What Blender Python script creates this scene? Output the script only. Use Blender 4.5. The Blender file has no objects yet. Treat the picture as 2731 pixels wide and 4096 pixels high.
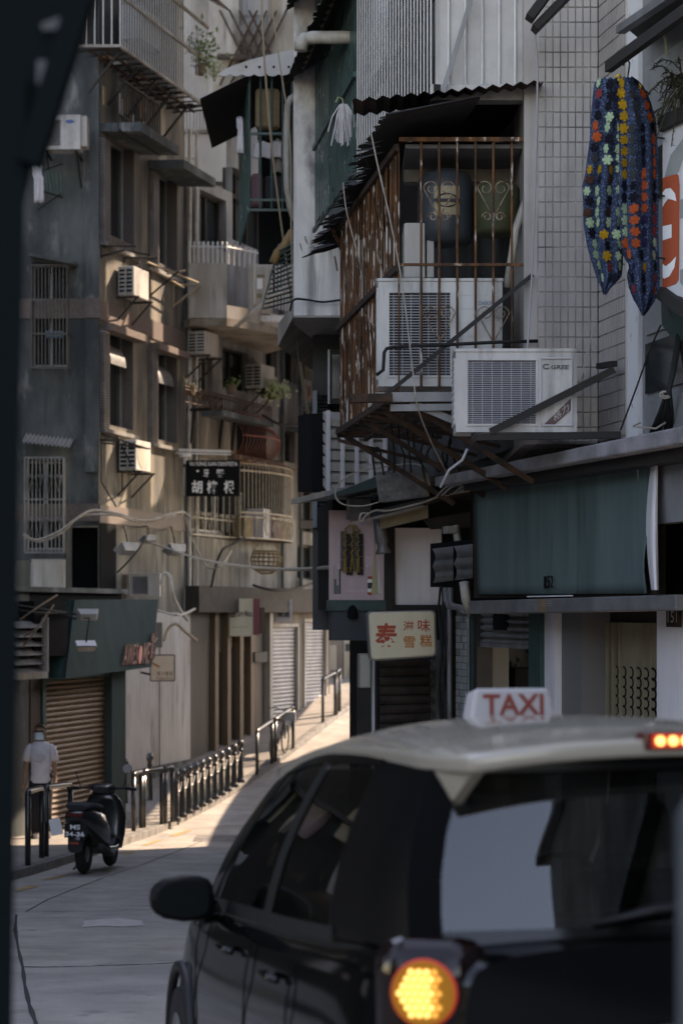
import bpy, math, random
from mathutils import Vector as V, Matrix, Quaternion
R_ = math.radians
random.seed(7)
sc = bpy.context.scene
col = sc.collection
# ------------------------------------------------------------------ camera
F, CX, HY, CAMZ = 8000.0, 1365.5, 2450.0, 3.6
cd = bpy.data.cameras.new('camera'); cam = bpy.data.objects.new('camera', cd); col.objects.link(cam)
cam.location = (0, 0, CAMZ); cam.rotation_euler = (R_(90), 0, 0)
cd.sensor_fit = 'VERTICAL'; cd.sensor_height = 36.0; cd.sensor_width = 24.0
cd.lens = F / 4096 * 36.0; cd.shift_y = (HY - 2048) / 4096
cd.clip_start = 0.1; cd.clip_end = 1000
cd.dof.use_dof = True; cd.dof.focus_distance = 14.6; cd.dof.aperture_fstop = 2.9
sc.camera = cam
# ------------------------------------------------------------------ sky, sun, exposure
SUN = V((1.32, 0.97, 1.30)).normalized()
w = bpy.data.worlds.new('World'); sc.world = w; w.use_nodes = True
nt = w.node_tree
sky = nt.nodes.new('ShaderNodeTexSky'); sky.sky_type = 'NISHITA'; sky.sun_disc = False
sky.sun_elevation = math.asin(SUN.z); sky.sun_rotation = math.atan2(SUN.x, SUN.y)
sky.air_density = 1.0; sky.dust_density = 0.6; sky.ozone_density = 1.0
bg = nt.nodes['Background']; nt.links.new(sky.outputs[0], bg.inputs[0]); bg.inputs[1].default_value = 0.15
sd = bpy.data.lights.new('sun', 'SUN'); sun = bpy.data.objects.new('sun', sd); col.objects.link(sun)
sd.energy = 2.3; sd.angle = R_(0.5); sd.color = (1.0, 0.96, 0.88)
sun.rotation_euler = SUN.to_track_quat('Z', 'Y').to_euler()
sun.location = (20, 10, 40)
sc.view_settings.view_transform = 'Standard'; sc.view_settings.look = 'None'
sc.view_settings.exposure = 2.4; sc.view_settings.gamma = 1.0
sc.view_settings.use_white_balance = True; sc.view_settings.white_balance_temperature = 9200; sc.view_settings.white_balance_tint = 22   # camera balanced for open shade
sc.render.engine = 'CYCLES'
sc.cycles.max_bounces = 6; sc.cycles.diffuse_bounces = 3; sc.cycles.glossy_bounces = 3
sc.cycles.transparent_max_bounces = 12; sc.cycles.transmission_bounces = 4
sc.cycles.use_denoising = True
sc.cycles.caustics_reflective = False; sc.cycles.caustics_refractive = False

# ------------------------------------------------------------------ materials
MATS = {}
def mat(name, c, rough=0.75, metal=0.0, c2=None, scale=3.0, amt=0.5, streak=1.0, bump=0.0, bscale=40.0,
        c3=None, scale3=9.0, thr3=0.55, soft3=0.08, spec=0.35, emit=None, estr=0.0, coat=0.0, contrast=0.18, drip=0.0):
    """weathered procedural surface: base colour, second tone (c2) and hard-edged patches (c3), world-space noise"""
    if name in MATS: return MATS[name]
    m = bpy.data.materials.new(name); m.use_nodes = True
    t = m.node_tree; b = t.nodes['Principled BSDF']
    b.inputs['Roughness'].default_value = rough; b.inputs['Metallic'].default_value = metal
    b.inputs['Specular IOR Level'].default_value = spec
    b.inputs['Coat Weight'].default_value = coat; b.inputs['Coat Roughness'].default_value = 0.05
    def noise(sc_, det=6, st=1.0):
        g = t.nodes.new('ShaderNodeNewGeometry'); mp = t.nodes.new('ShaderNodeMapping')
        mp.inputs['Scale'].default_value = (sc_, sc_, sc_ / st)
        n = t.nodes.new('ShaderNodeTexNoise'); n.inputs['Scale'].default_value = 1.0; n.inputs['Detail'].default_value = det
        n.inputs['Roughness'].default_value = 0.62
        t.links.new(g.outputs['Position'], mp.inputs[0]); t.links.new(mp.outputs[0], n.inputs['Vector'])
        return n.outputs['Fac']
    def ramp(f, lo, hi):
        r = t.nodes.new('ShaderNodeMapRange'); r.inputs[1].default_value = lo; r.inputs[2].default_value = hi
        t.links.new(f, r.inputs[0]); return r.outputs[0]
    def mix(a, bcol, f):
        x = t.nodes.new('ShaderNodeMix'); x.data_type = 'RGBA'
        if isinstance(a, tuple): x.inputs[6].default_value = (*a, 1)
        else: t.links.new(a, x.inputs[6])
        x.inputs[7].default_value = (*bcol, 1); t.links.new(f, x.inputs[0]); return x.outputs[2]
    cur = c
    if c2:
        f = ramp(noise(scale, 7, streak), 0.5 - contrast, 0.5 + contrast)
        mm = t.nodes.new('ShaderNodeMath'); mm.operation = 'MULTIPLY'; mm.inputs[1].default_value = amt * 1.6; mm.use_clamp = True
        t.links.new(f, mm.inputs[0]); cur = mix(cur, c2, mm.outputs[0])
    if c3:
        f = ramp(noise(scale3, 8, streak), thr3, thr3 + soft3); cur = mix(cur, c3, f)
    if drip:
        f = ramp(noise(7.0, 4, 18.0), .52, .68); mm = t.nodes.new('ShaderNodeMath'); mm.operation = 'MULTIPLY'; mm.inputs[1].default_value = drip
        f2 = ramp(noise(.9, 3, 1.0), .40, .62); m3 = t.nodes.new('ShaderNodeMath'); m3.operation = 'MULTIPLY'; t.links.new(f, mm.inputs[0]); t.links.new(mm.outputs[0], m3.inputs[0]); t.links.new(f2, m3.inputs[1])
        cur = mix(cur, tuple(x * .22 for x in c), m3.outputs[0])
    if isinstance(cur, tuple): b.inputs['Base Color'].default_value = (*cur, 1)
    else: t.links.new(cur, b.inputs['Base Color'])
    if bump:
        bp = t.nodes.new('ShaderNodeBump'); bp.inputs['Strength'].default_value = min(1, bump); bp.inputs['Distance'].default_value = 0.02
        t.links.new(noise(bscale, 5), bp.inputs['Height']); t.links.new(bp.outputs[0], b.inputs['Normal'])
    if emit:
        b.inputs['Emission Color'].default_value = (*emit, 1); b.inputs['Emission Strength'].default_value = estr
    MATS[name] = m; return m
def glass(name, tint, refl=1.0, rough=0.02):
    if name in MATS: return MATS[name]
    m = bpy.data.materials.new(name); m.use_nodes = True; t = m.node_tree; t.nodes.clear()
    o = t.nodes.new('ShaderNodeOutputMaterial'); mx = t.nodes.new('ShaderNodeMixShader')
    tr = t.nodes.new('ShaderNodeBsdfTransparent'); tr.inputs[0].default_value = (*tint, 1)
    gl = t.nodes.new('ShaderNodeBsdfGlossy'); gl.inputs['Roughness'].default_value = rough
    fr = t.nodes.new('ShaderNodeFresnel'); fr.inputs[0].default_value = 1.5 if refl <= 1 else 1.5 + 0.25 * refl
    t.links.new(fr.outputs[0], mx.inputs[0]); t.links.new(tr.outputs[0], mx.inputs[1]); t.links.new(gl.outputs[0], mx.inputs[2])
    t.links.new(mx.outputs[0], o.inputs[0]); MATS[name] = m; return m

# ------------------------------------------------------------------ geometry helpers
def at(px, py, Y): return V(((px - CX) / F * Y, Y, CAMZ + (HY - py) / F * Y))
class Plane:
    """a vertical facade plane: u along it, z up, n out towards the street"""
    def __init__(s, px, Y, deg):
        s.o = V(((px - CX) / F * Y, Y)); a = R_(deg); s.d = V((math.sin(a), math.cos(a))); s.n = V((math.cos(a), -math.sin(a)))
        if s.n.dot(-s.o) < 0: s.n = -s.n
    def hit(s, px, py, off=0.0):
        r = V(((px - CX) / F, 1.0)); t = (s.o.dot(s.n) + off) / r.dot(s.n); p = r * t
        return (p - s.o).dot(s.d), CAMZ + (HY - py) / F * t
    def pt(s, u, z, n=0.0):
        p = s.o + s.d * u + s.n * n; return V((p.x, p.y, z))
    def p(s, px, py, off=0.0):
        u, z = s.hit(px, py, off); return s.pt(u, z, off)
    def rect(s, x0, y0, x1, y1, off=0.0):
        u0 = s.hit(x0, y0, off)[0]; u1 = s.hit(x1, y0, off)[0]; xc = (x0 + x1) / 2
        return min(u0, u1), max(u0, u1), s.hit(xc, y1, off)[1], s.hit(xc, y0, off)[1]
WL = {}
def wl(o): return WL[o.name] if o else V((0, 0, 0))
class MB:
    def __init__(s): s.v = []; s.f = []
    def add(s, pts, faces):
        b = len(s.v); s.v += [tuple(p) for p in pts]; s.f += [tuple(b + i for i in q) for q in faces]; return s
    def box8(s, p): return s.add(p, [(3, 2, 1, 0), (4, 5, 6, 7), (0, 1, 5, 4), (1, 2, 6, 5), (2, 3, 7, 6), (3, 0, 4, 7)])
    def fbox(s, pl, u0, u1, z0, z1, n0, n1):
        return s.box8([pl.pt(u0, z0, n0), pl.pt(u1, z0, n0), pl.pt(u1, z0, n1), pl.pt(u0, z0, n1), pl.pt(u0, z1, n0), pl.pt(u1, z1, n0), pl.pt(u1, z1, n1), pl.pt(u0, z1, n1)])
    def wbox(s, x0, x1, y0, y1, z0, z1):
        return s.box8([(x0, y0, z0), (x1, y0, z0), (x1, y1, z0), (x0, y1, z0), (x0, y0, z1), (x1, y0, z1), (x1, y1, z1), (x0, y1, z1)])
    def quad(s, *p): return s.add(p, [tuple(range(len(p)))])
    def slab(s, pts, vec):
        n = len(pts); q = [V(p) + V(vec) for p in pts]
        return s.add(list(pts) + q, [tuple(range(n))[::-1], tuple(range(n, 2 * n))] + [(i, (i + 1) % n, n + (i + 1) % n, n + i) for i in range(n)])
    def tube(s, path, r, n=6, cap=True):
        path = [V(p) for p in path]; rr = r if isinstance(r, (list, tuple)) else [r] * len(path)
        d = (path[1] - path[0]).normalized(); up = V((0, 0, 1)) if abs(d.z) < 0.9 else V((1, 0, 0))
        a = d.cross(up).normalized(); rings = []
        for i, p in enumerate(path):
            if i == 0: t = path[1] - p
            elif i == len(path) - 1: t = p - path[i - 1]
            else: t = path[i + 1] - path[i - 1]
            t.normalize(); a = (a - t * a.dot(t)); a = a.normalized() if a.length > 1e-6 else t.orthogonal().normalized(); b = t.cross(a)
            rings.append([p + (a * math.cos(2 * math.pi * k / n) + b * math.sin(2 * math.pi * k / n)) * rr[i] for k in range(n)])
        fs = []; m = len(path)
        for i in range(m - 1):
            for k in range(n): fs.append((i * n + k, i * n + (k + 1) % n, (i + 1) * n + (k + 1) % n, (i + 1) * n + k))
        if cap: fs += [tuple(range(n))[::-1], tuple((m - 1) * n + k for k in range(n))]
        return s.add([p for r_ in rings for p in r_], fs)
    def bar(s, p, q, r, n=6): return s.tube([p, q], r, n)
    def beam(s, p, q, wd, ht, up=V((0, 0, 1))):
        p = V(p); q = V(q); d = (q - p).normalized(); a = d.cross(up).normalized() * wd / 2; b = a.cross(d).normalized() * ht / 2
        return s.box8([p - a - b, p + a - b, q + a - b, q - a - b, p - a + b, p + a + b, q + a + b, q - a + b])
    def lathe(s, base, prof, n=14, axis='z'):
        base = V(base); pts = []; m = len(prof)
        for r, h in prof:
            for k in range(n):
                c, e = r * math.cos(2 * math.pi * k / n), r * math.sin(2 * math.pi * k / n)
                pts.append(base + (V((c, e, h)) if axis == 'z' else V((h, c, e)) if axis == 'x' else V((c, h, e)) if axis == 'y' else axis @ V((c, e, h))))
        fs = [(i * n + k, i * n + (k + 1) % n, (i + 1) * n + (k + 1) % n, (i + 1) * n + k) for i in range(m - 1) for k in range(n)]
        fs += [tuple(range(n))[::-1], tuple((m - 1) * n + k for k in range(n))]
        return s.add(pts, fs)
    def grid(s, rows):
        h, w_ = len(rows), len(rows[0])
        return s.add([p for r in rows for p in r], [(i * w_ + j, i * w_ + j + 1, (i + 1) * w_ + j + 1, (i + 1) * w_ + j) for i in range(h - 1) for j in range(w_ - 1)])
    def wall(s, pl, u0, u1, z0, z1, ops=(), depth=0.3, n=0.0):
        us = sorted({u0, u1, *[o[0] for o in ops], *[o[1] for o in ops]}); zs = sorted({z0, z1, *[o[2] for o in ops], *[o[3] for o in ops]})
        us = [u for u in us if u0 <= u <= u1]; zs = [z for z in zs if z0 <= z <= z1]
        for i in range(len(us) - 1):
            for j in range(len(zs) - 1):
                uc, zc = (us[i] + us[i + 1]) / 2, (zs[j] + zs[j + 1]) / 2
                if any(o[0] < uc < o[1] and o[2] < zc < o[3] for o in ops): continue
                s.quad(pl.pt(us[i], zs[j], n), pl.pt(us[i + 1], zs[j], n), pl.pt(us[i + 1], zs[j + 1], n), pl.pt(us[i], zs[j + 1], n))
        for a, b, c, d in [o[:4] for o in ops]:
            for (ua, za), (ub, zb) in (((a, c), (b, c)), ((b, c), (b, d)), ((b, d), (a, d)), ((a, d), (a, c))):
                s.quad(pl.pt(ua, za, n), pl.pt(ub, zb, n), pl.pt(ub, zb, n - depth), pl.pt(ua, za, n - depth))
        return s
    def build(s, name, m, parent=None, smooth=False, bevel=0.0, seg=2, origin=None, sub=0):
        me = bpy.data.meshes.new(name)
        xs = [p[0] for p in s.v]; ys = [p[1] for p in s.v]; zs = [p[2] for p in s.v]
        o = V(origin) if origin is not None else V(((min(xs) + max(xs)) / 2, (min(ys) + max(ys)) / 2, min(zs)))
        me.from_pydata([(p[0] - o.x, p[1] - o.y, p[2] - o.z) for p in s.v], [], s.f); me.validate(); me.update()
        ms = m if isinstance(m, list) else [m]
        for x in ms: me.materials.append(x)
        if smooth: me.polygons.foreach_set('use_smooth', [True] * len(me.polygons))
        ob = bpy.data.objects.new(name, me); col.objects.link(ob); ob.location = o - wl(parent)
        if parent: ob.parent = parent
        WL[ob.name] = o
        if bevel:
            b = ob.modifiers.new('bevel', 'BEVEL'); b.width = bevel; b.segments = seg; b.limit_method = 'ANGLE'; b.angle_limit = R_(40)
        if sub:
            b = ob.modifiers.new('subd', 'SUBSURF'); b.levels = b.render_levels = sub
        return ob
def tag(o, label=None, cat=None, group=None, kind=None):
    if label: o['label'] = label
    if cat: o['category'] = cat
    if group: o['group'] = group
    if kind: o['kind'] = kind
    return o
def thing(name, label, cat, loc, group=None):
    o = bpy.data.objects.new(name, None); col.objects.link(o); o.location = loc; o.empty_display_size = 0.2; WL[o.name] = V(loc)
    return tag(o, label, cat, group)
SH = {}
def shared(kind, m):
    k = (kind, m.name)
    if k in SH: return SH[k]
    b = MB()
    if kind == 'rod': b.tube([(0, 0, 0), (0, 0, 1)], 1.0, 7)
    elif kind == 'cube': b.wbox(-.5, .5, -.5, .5, -.5, .5)
    elif kind == 'slat':   # roller shutter slat: curved front, length x, height z, bulge -y
        prof = [(0, -.5), (-.35, -.46), (-.75, -.25), (-1, 0), (-.75, .25), (-.35, .42), (0, .46)]
        b.grid([[(x, y, z) for x in (-.5, .5)] for y, z in prof])
    elif kind == 'tile': # bevelled tile, x,z in -.5..5, depth y
        p = [(-.5, 0, -.5), (.5, 0, -.5), (.5, 0, .5), (-.5, 0, .5)]; q = [(-.46, -1, -.48), (.46, -1, -.48), (.46, -1, .48), (-.46, -1, .48)]
        b.add(p + q, [(4, 5, 6, 7), (0, 1, 5, 4), (1, 2, 6, 5), (2, 3, 7, 6), (3, 0, 4, 7)])
    me = bpy.data.meshes.new(kind); me.from_pydata(b.v, [], b.f); me.update(); me.materials.append(m)
    if kind == 'rod': me.polygons.foreach_set('use_smooth', [len(p.vertices) == 4 for p in me.polygons])
    SH[k] = me; return me
def rod(name, p, q, r, m, parent):
    p = V(p); q = V(q); o = bpy.data.objects.new(name, shared('rod', m)); col.objects.link(o)
    o.location = p - wl(parent); o.parent = parent; d = q - p
    o.rotation_euler = d.to_track_quat('Z', 'Y').to_euler(); o.scale = (r, r, d.length); return o
def block(name, c, size, m, parent, pl=None, kind='cube', rz=None):
    o = bpy.data.objects.new(name, shared(kind, m)); col.objects.link(o); o.location = V(c) - wl(parent); o.parent = parent
    o.scale = size
    a = math.atan2(pl.n.x, -pl.n.y) if pl else 0.0
    o.rotation_euler = (0, 0, a if rz is None else rz); return o
def text(s, BL, BR, TL, m, parent, name='lettering', out=None, ext=0.0, bold=0.0, shear=0.0):
    cu = bpy.data.curves.new('t', 'FONT'); cu.body = s; cu.size = 1.0; cu.offset = bold; cu.resolution_u = 3; cu.shear = shear
    ob = bpy.data.objects.new('t', cu); col.objects.link(ob)
    dg = bpy.context.evaluated_depsgraph_get(); me = bpy.data.meshes.new_from_object(ob.evaluated_get(dg))
    bpy.data.objects.remove(ob); bpy.data.curves.remove(cu)
    if not me.vertices: return None
    xs = [v.co.x for v in me.vertices]; ys = [v.co.y for v in me.vertices]; x0, x1, y0, y1 = min(xs), max(xs), min(ys), max(ys)
    BL, BR, TL = V(BL), V(BR), V(TL); ex, ey = BR - BL, TL - BL; n = ex.cross(ey).normalized()
    for v in me.vertices:
        v.co = ex * ((v.co.x - x0) / (x1 - x0)) + ey * ((v.co.y - y0) / (y1 - y0))
    if ext:
        nv = len(me.vertices); vs = [v.co.copy() for v in me.vertices]; fs = [tuple(p.vertices) for p in me.polygons]
        ec = {}
        for p in fs:
            for i in range(len(p)):
                k = (p[i], p[(i + 1) % len(p)]); ec[tuple(sorted(k))] = ec.get(tuple(sorted(k)), []) + [k]
        fr = n * ext
        f2 = [tuple(i + nv for i in p) for p in fs] + [(k[0][0], k[0][1], k[0][1] + nv, k[0][0] + nv) for k in ec.values() if len(k) == 1]
        bpy.data.meshes.remove(me); me = bpy.data.meshes.new(name); me.from_pydata(vs + [v + fr for v in vs], [], f2); me.update()
    me.name = name; me.materials.clear(); me.materials.append(m)
    o = bpy.data.objects.new(name, me); col.objects.link(o); o.location = BL - wl(parent); o.parent = parent; return o
def text_px(s, pl, x0, y0, x1, y1, off, m, parent, **k):
    u0, z1 = pl.hit(x0, y0, off); u1, _ = pl.hit(x1, y1, off); z0 = pl.hit(x0, y1, off)[1]
    return text(s, pl.pt(u0, z0, off), pl.pt(u1, z0, off), pl.pt(u0, z1, off), m, parent, **k)
def scroll_heart(px_pl, uc, zc, wd, ht, n, r, m, parent, curls=True):
    """wrought heart with curled-in ends, on a facade plane"""
    b = MB()
    for sgn in (-1, 1):
        path = [px_pl.pt(uc, zc - ht / 2, n)]
        for a in [i * 18 for i in range(0, 24)]:
            t = R_(a); rr = wd / 4 * (1 - a / 620.0)
            cxu = uc + sgn * wd / 4; path.append(px_pl.pt(cxu + sgn * rr * math.cos(t), zc + ht * 0.22 + rr * math.sin(t), n))
        b.tube(path, r, 5)
    return b.build('scroll', m, parent, smooth=True)

# ------------------------------------------------------------------ palette
M = {}
M['concrete_dark'] = mat('concrete_dark', (.118, .132, .132), .85, c2=(.042, .05, .052), scale=1.1, amt=.8, streak=2.5, bump=.3, c3=(.21, .21, .208), scale3=2.3, thr3=.58, soft3=.15, drip=0.8)
M['render_ochre'] = mat('render_ochre', (.215, .19, .152), .85, c2=(.062, .062, .062), scale=1.9, amt=.75, streak=5, bump=.35, c3=(.40, .36, .30), scale3=1.4, thr3=.56, soft3=.2, drip=0.9)
M['render_grey'] = mat('render_grey', (.28, .277, .27), .85, c2=(.11, .105, .10), scale=1.7, amt=.8, streak=4, bump=.25, drip=0.9)
M['plaster_white'] = mat('plaster_white', (.80, .78, .75), .8, c2=(.52, .51, .52), scale=2.2, amt=.6, bump=.2, c3=(.16, .16, .17), scale3=1.7, thr3=.53, soft3=.14, streak=2, drip=0.8)
M['plaster_stain'] = mat('plaster_stain', (.43, .415, .385), .85, c2=(.22, .19, .15), scale=1.8, amt=.7, streak=6, bump=.2, drip=0.8)
M['paint_white'] = mat('paint_white', (.76, .735, .72), .7, c2=(.50, .49, .53), scale=1.5, amt=.5, streak=5, drip=0.35)
M['paint_grey'] = mat('paint_grey', (.15, .145, .145), .75, c2=(.10, .10, .10), scale=2)
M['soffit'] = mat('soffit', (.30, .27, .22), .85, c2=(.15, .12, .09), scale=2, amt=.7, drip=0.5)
M['band_tile'] = mat('band_tile', (.15, .115, .10), .6, c2=(.09, .072, .068), scale=20, amt=.6, bump=.2)
M['mosaic_dark'] = mat('mosaic_dark', (.075, .068, .07), .5, c2=(.13, .115, .115), scale=30, amt=.5)
M['tile'] = mat('tile', (.345, .315, .295), .32, c2=(.26, .235, .22), scale=5, amt=.4, spec=.5, drip=0.35)
M['grout'] = mat('grout', (.52, .505, .485), .9, c2=(.16, .15, .15), scale=3, amt=.7)
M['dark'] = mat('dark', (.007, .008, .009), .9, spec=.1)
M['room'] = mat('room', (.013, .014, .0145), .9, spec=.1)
M['pane'] = mat('pane', (.012, .016, .017), .12, spec=.45)
M['frame_alu'] = mat('frame_alu', (.34, .36, .37), .45, .5, c2=(.22, .23, .23), scale=4)
M['white_bar'] = mat('white_bar', (.62, .61, .58), .45, c2=(.42, .42, .42), scale=6, amt=.4)
M['rust'] = mat('rust', (.21, .085, .03), .85, c2=(.06, .03, .018), scale=14, amt=.8, c3=(.60, .52, .44), scale3=13, thr3=.56, soft3=.05, streak=4, bump=.5)
M['rust_dark'] = mat('rust_dark', (.085, .042, .022), .85, c2=(.028, .02, .016), scale=8, amt=.8, bump=.4)
M['iron_dark'] = mat('iron_dark', (.014, .015, .0155), .7, .0, c2=(.03, .023, .018), scale=6, amt=.5)
M['steel'] = mat('steel', (.24, .245, .25), .5, .4, c2=(.13, .13, .13), scale=4, amt=.6, streak=3, drip=0.5)
M['steel_light'] = mat('steel_light', (.42, .405, .385), .45, .3, c2=(.31, .30, .285), scale=5, amt=.5, drip=0.5)
M['galv'] = mat('galv', (.26, .27, .275), .5, .5, c2=(.13, .13, .135), scale=14, amt=.7, c3=(.05, .045, .04), scale3=6, thr3=.64)
M['iron_mid'] = mat('iron_mid', (.10, .10, .10), .6, c2=(.05, .045, .04), scale=6)
M['green_bar'] = mat('green_bar', (.055, .125, .115), .6, c2=(.03, .055, .05), scale=10, amt=.6, c3=(.35, .37, .36), scale3=14, thr3=.62, soft3=.05, streak=3)
M['green_dark'] = mat('green_dark', (.03, .075, .07), .45, c2=(.018, .04, .038), scale=8, amt=.5)
M['teal_sign'] = mat('teal_sign', (.125, .182, .172), .7, c2=(.08, .122, .12), scale=2.2, amt=.8, streak=9, spec=.15, c3=(.06, .085, .08), scale3=3.0, thr3=.66, soft3=.15, drip=0.6)
M['teal_paint'] = mat('teal_paint', (.045, .068, .067), .85, c2=(.028, .045, .045), scale=3, amt=.5, streak=3, spec=.08)
M['ac_white'] = mat('ac_white', (.54, .53, .50), .4, c2=(.36, .35, .34), scale=3, amt=.5, streak=3, c3=(.22, .21, .195), scale3=3.0, thr3=.50, soft3=.25, drip=1.0)
M['ac_old'] = mat('ac_old', (.50, .48, .45), .5, c2=(.30, .27, .22), scale=3, amt=.6, streak=4, drip=0.8)
M['ac_grille'] = mat('ac_grille', (.46, .46, .48), .45)
M['ac_dark'] = mat('ac_dark', (.010, .0105, .011), .7)
M['wood_dark'] = mat('wood_dark', (.045, .03, .02), .6, c2=(.02, .014, .01), scale=3, amt=.6, streak=8)
M['wood_brown'] = mat('wood_brown', (.15, .105, .065), .7, c2=(.10, .07, .045), scale=3, amt=.6, streak=8)
M['shutter_brown'] = mat('shutter_brown', (.135, .088, .05), .5, c2=(.075, .052, .034), scale=4, amt=.6)
M['shutter_rust'] = mat('shutter_rust', (.075, .062, .055), .55, .3, c2=(.035, .03, .028), scale=5, amt=.6, c3=(.14, .09, .04), scale3=14, thr3=.63)
M['shutter_grey'] = mat('shutter_grey', (.36, .36, .37), .5, .2, c2=(.22, .21, .20), scale=3, amt=.5)
M['road'] = mat('road', (.40, .37, .335), .85, c2=(.27, .25, .228), scale=1.5, amt=.7, bump=.7, bscale=70, c3=(.24, .22, .20), scale3=2.3, thr3=.58, soft3=.10)
M['pave'] = mat('pave', (.27, .25, .225), .85, c2=(.20, .185, .17), scale=2.5, amt=.7, bump=.3, bscale=60)
M['kerb'] = mat('kerb', (.22, .21, .20), .85, c2=(.12, .115, .11), scale=5, amt=.7, bump=.3)
M['crack'] = mat('crack', (.035, .035, .035), .95)
M['yellow'] = mat('yellow', (.50, .30, .07), .8, c2=(.24, .19, .12), scale=9, amt=.8)
M['black_post'] = mat('black_post', (.012, .014, .015), .28, c2=(.03, .028, .026), scale=8, spec=.6)
M['cable_white'] = mat('cable_white', (.40, .36, .31), .7, c2=(.22, .18, .14), scale=8)
M['cable_black'] = mat('cable_black', (.008, .008, .0085), .7)
M['cable_grey'] = mat('cable_grey', (.30, .30, .31), .6)
M['rope'] = mat('rope', (.33, .27, .19), .9)
M['pvc'] = mat('pvc', (.47, .45, .41), .5, c2=(.30, .27, .22), scale=4, amt=.6)
M['pink'] = mat('pink', (.54, .40, .42), .55, c2=(.42, .32, .33), scale=4, amt=.6, streak=3)
M['sign_cream'] = mat('sign_cream', (.62, .57, .42), .45, c2=(.50, .45, .31), scale=3, amt=.5, streak=3)
M['red_ink'] = mat('red_ink', (.38, .06, .03), .6)
M['orange_ink'] = mat('orange_ink', (.42, .14, .02), .6)
M['white_ink'] = mat('white_ink', (.75, .75, .74), .6)
M['dark_ink'] = mat('dark_ink', (.03, .035, .045), .6)
M['leaf'] = mat('leaf', (.13, .20, .06), .5, c2=(.07, .12, .035), scale=15)
M['leaf_pale'] = mat('leaf_pale', (.38, .42, .22), .5, c2=(.22, .28, .12), scale=15)
M['fern_dry'] = mat('fern_dry', (.055, .05, .025), .7, c2=(.03, .03, .02), scale=20)
M['cloth_white'] = mat('cloth_white', (.62, .60, .62), .9, c2=(.5, .48, .5), scale=9)
M['cloth_tan'] = mat('cloth_tan', (.28, .20, .11), .9, c2=(.2, .14, .08), scale=9)
M['cloth_dark'] = mat('cloth_dark', (.03, .03, .034), .9)
M['cloth_plum'] = mat('cloth_plum', (.16, .09, .10), .9)
# ================================================================== GROUND
def lerp_tab(tab, x):
    if x <= tab[0][0]: return tab[0][1]
    for (a, b), (c, d) in zip(tab, tab[1:]):
        if x <= c: return b + (d - b) * (x - a) / (c - a)
    return tab[-1][1]
ROADZ = [(-40, 4.8), (0, 2.05), (5, 1.70), (11, 1.28), (20, .64), (25, .30), (30, .03), (33, -.09), (38, -.09), (41, .02), (44, .36), (48, .93), (52, 1.55), (60, 2.8), (120, 9)]
KERB = [(-40, -9), (10, -5.6), (18, -4.6), (25, -3.9), (31, -3.37), (34, -2.94), (38, -2.4), (41, -1.97), (45, -1.0), (48.5, -.11), (51, .6), (56, 2.5), (62, 6)]
def smooth(tab, x): return sum(lerp_tab(tab, x + d) for d in (-1.2, -.6, 0, .6, 1.2)) / 5
def roadz(Y): return smooth(ROADZ, Y)
def kerbx(Y): return smooth(KERB, Y)
ys = [-40, -20, -10, -5] + [i * 1.0 for i in range(0, 62)] + [66, 75, 95, 120]
b = MB(); b.grid([[V((x, y, roadz(y))) for x in (-120, -40, -9, -5, -3, -1, 1, 3, 5, 9, 40, 120)] for y in ys])
road = tag(b.build('road', M['road'], smooth=True), kind='structure')
b = MB()
b.grid([[V((kerbx(y) - o, y, roadz(y) + .12 + (0.03 * max(0, o - .16)))) for o in (0.16, 1, 2, 3.5, 6, 14)] for y in [i * .5 for i in range(20, 124)]])
pave = tag(b.build('pavement', M['pave'], smooth=True), kind='structure')
y = 16.0; k = 0
while y < 56:
    y2 = y + .9; b = MB(); g = .006
    A = lambda yy, o, h: V((kerbx(yy) - o, yy, roadz(yy) + h))
    b.box8([A(y + g, .155, -.25), A(y + g, 0, -.25), A(y2 - g, 0, -.25), A(y2 - g, .155, -.25), A(y + g, .155, .122), A(y + g, 0, .118), A(y2 - g, 0, .118), A(y2 - g, .155, .122)])
    b.build('kerb_stone', M['kerb'], pave, bevel=.012); y = y2; k += 1
# right-hand pavement in front of the shops (hidden behind the taxi)
b = MB(); b.grid([[V((x0, y_, roadz(y_) + .12)) for x0 in (3.4 - .22 * (y_ - 8), 12)] for y_ in range(6, 20)])
tag(b.build('pavement_right', M['pave'], smooth=True), kind='structure')
# cracks, joints and yellow dashes in the carriageway
def groundpx(px, py):
    Y = 12.0
    for _ in range(60):
        z = roadz(Y); Yn = (CAMZ - z) * F / (py - HY); Y = Y + .5 * (Yn - Y)
    return V(((px - CX) / F * Y, Y, roadz(Y) + .004))
def strip(name, pts, wd, m, lift=0.0):
    P_ = []
    for (a, c), (d, e) in zip(pts, pts[1:]):
        n = max(2, int(math.hypot(d - a, e - c) / 25))
        P_ += [groundpx(a + (d - a) * i / n, c + (e - c) * i / n) for i in range(n)]
    P_.append(groundpx(*pts[-1])); rows = []
    for i, p in enumerate(P_):
        t = (P_[min(i + 1, len(P_) - 1)] - P_[max(i - 1, 0)]); s_ = V((t.y, -t.x, 0)).normalized()
        ww = wd * random.uniform(.5, 1.3); rows.append([p - s_ * ww / 2 + V((0, 0, lift)), p + s_ * ww / 2 + V((0, 0, lift))])
    b = MB(); b.grid(rows); return b.build(name, m, road)
strip('road_crack', [(150, 4110), (118, 4020), (100, 3940), (92, 3870), (75, 3800), (62, 3720), (66, 3660)], .035, M['crack'])
strip('road_joint', [(88, 3868), (160, 3870), (330, 3867), (600, 3858), (700, 3852)], .022, M['crack'])
strip('road_joint', [(105, 3648), (190, 3600), (290, 3560), (420, 3510), (560, 3462), (700, 3410), (860, 3345)], .02, M['crack'])
strip('road_joint', [(110, 3650), (360, 3645), (620, 3640)], .012, M['crack'])
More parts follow.
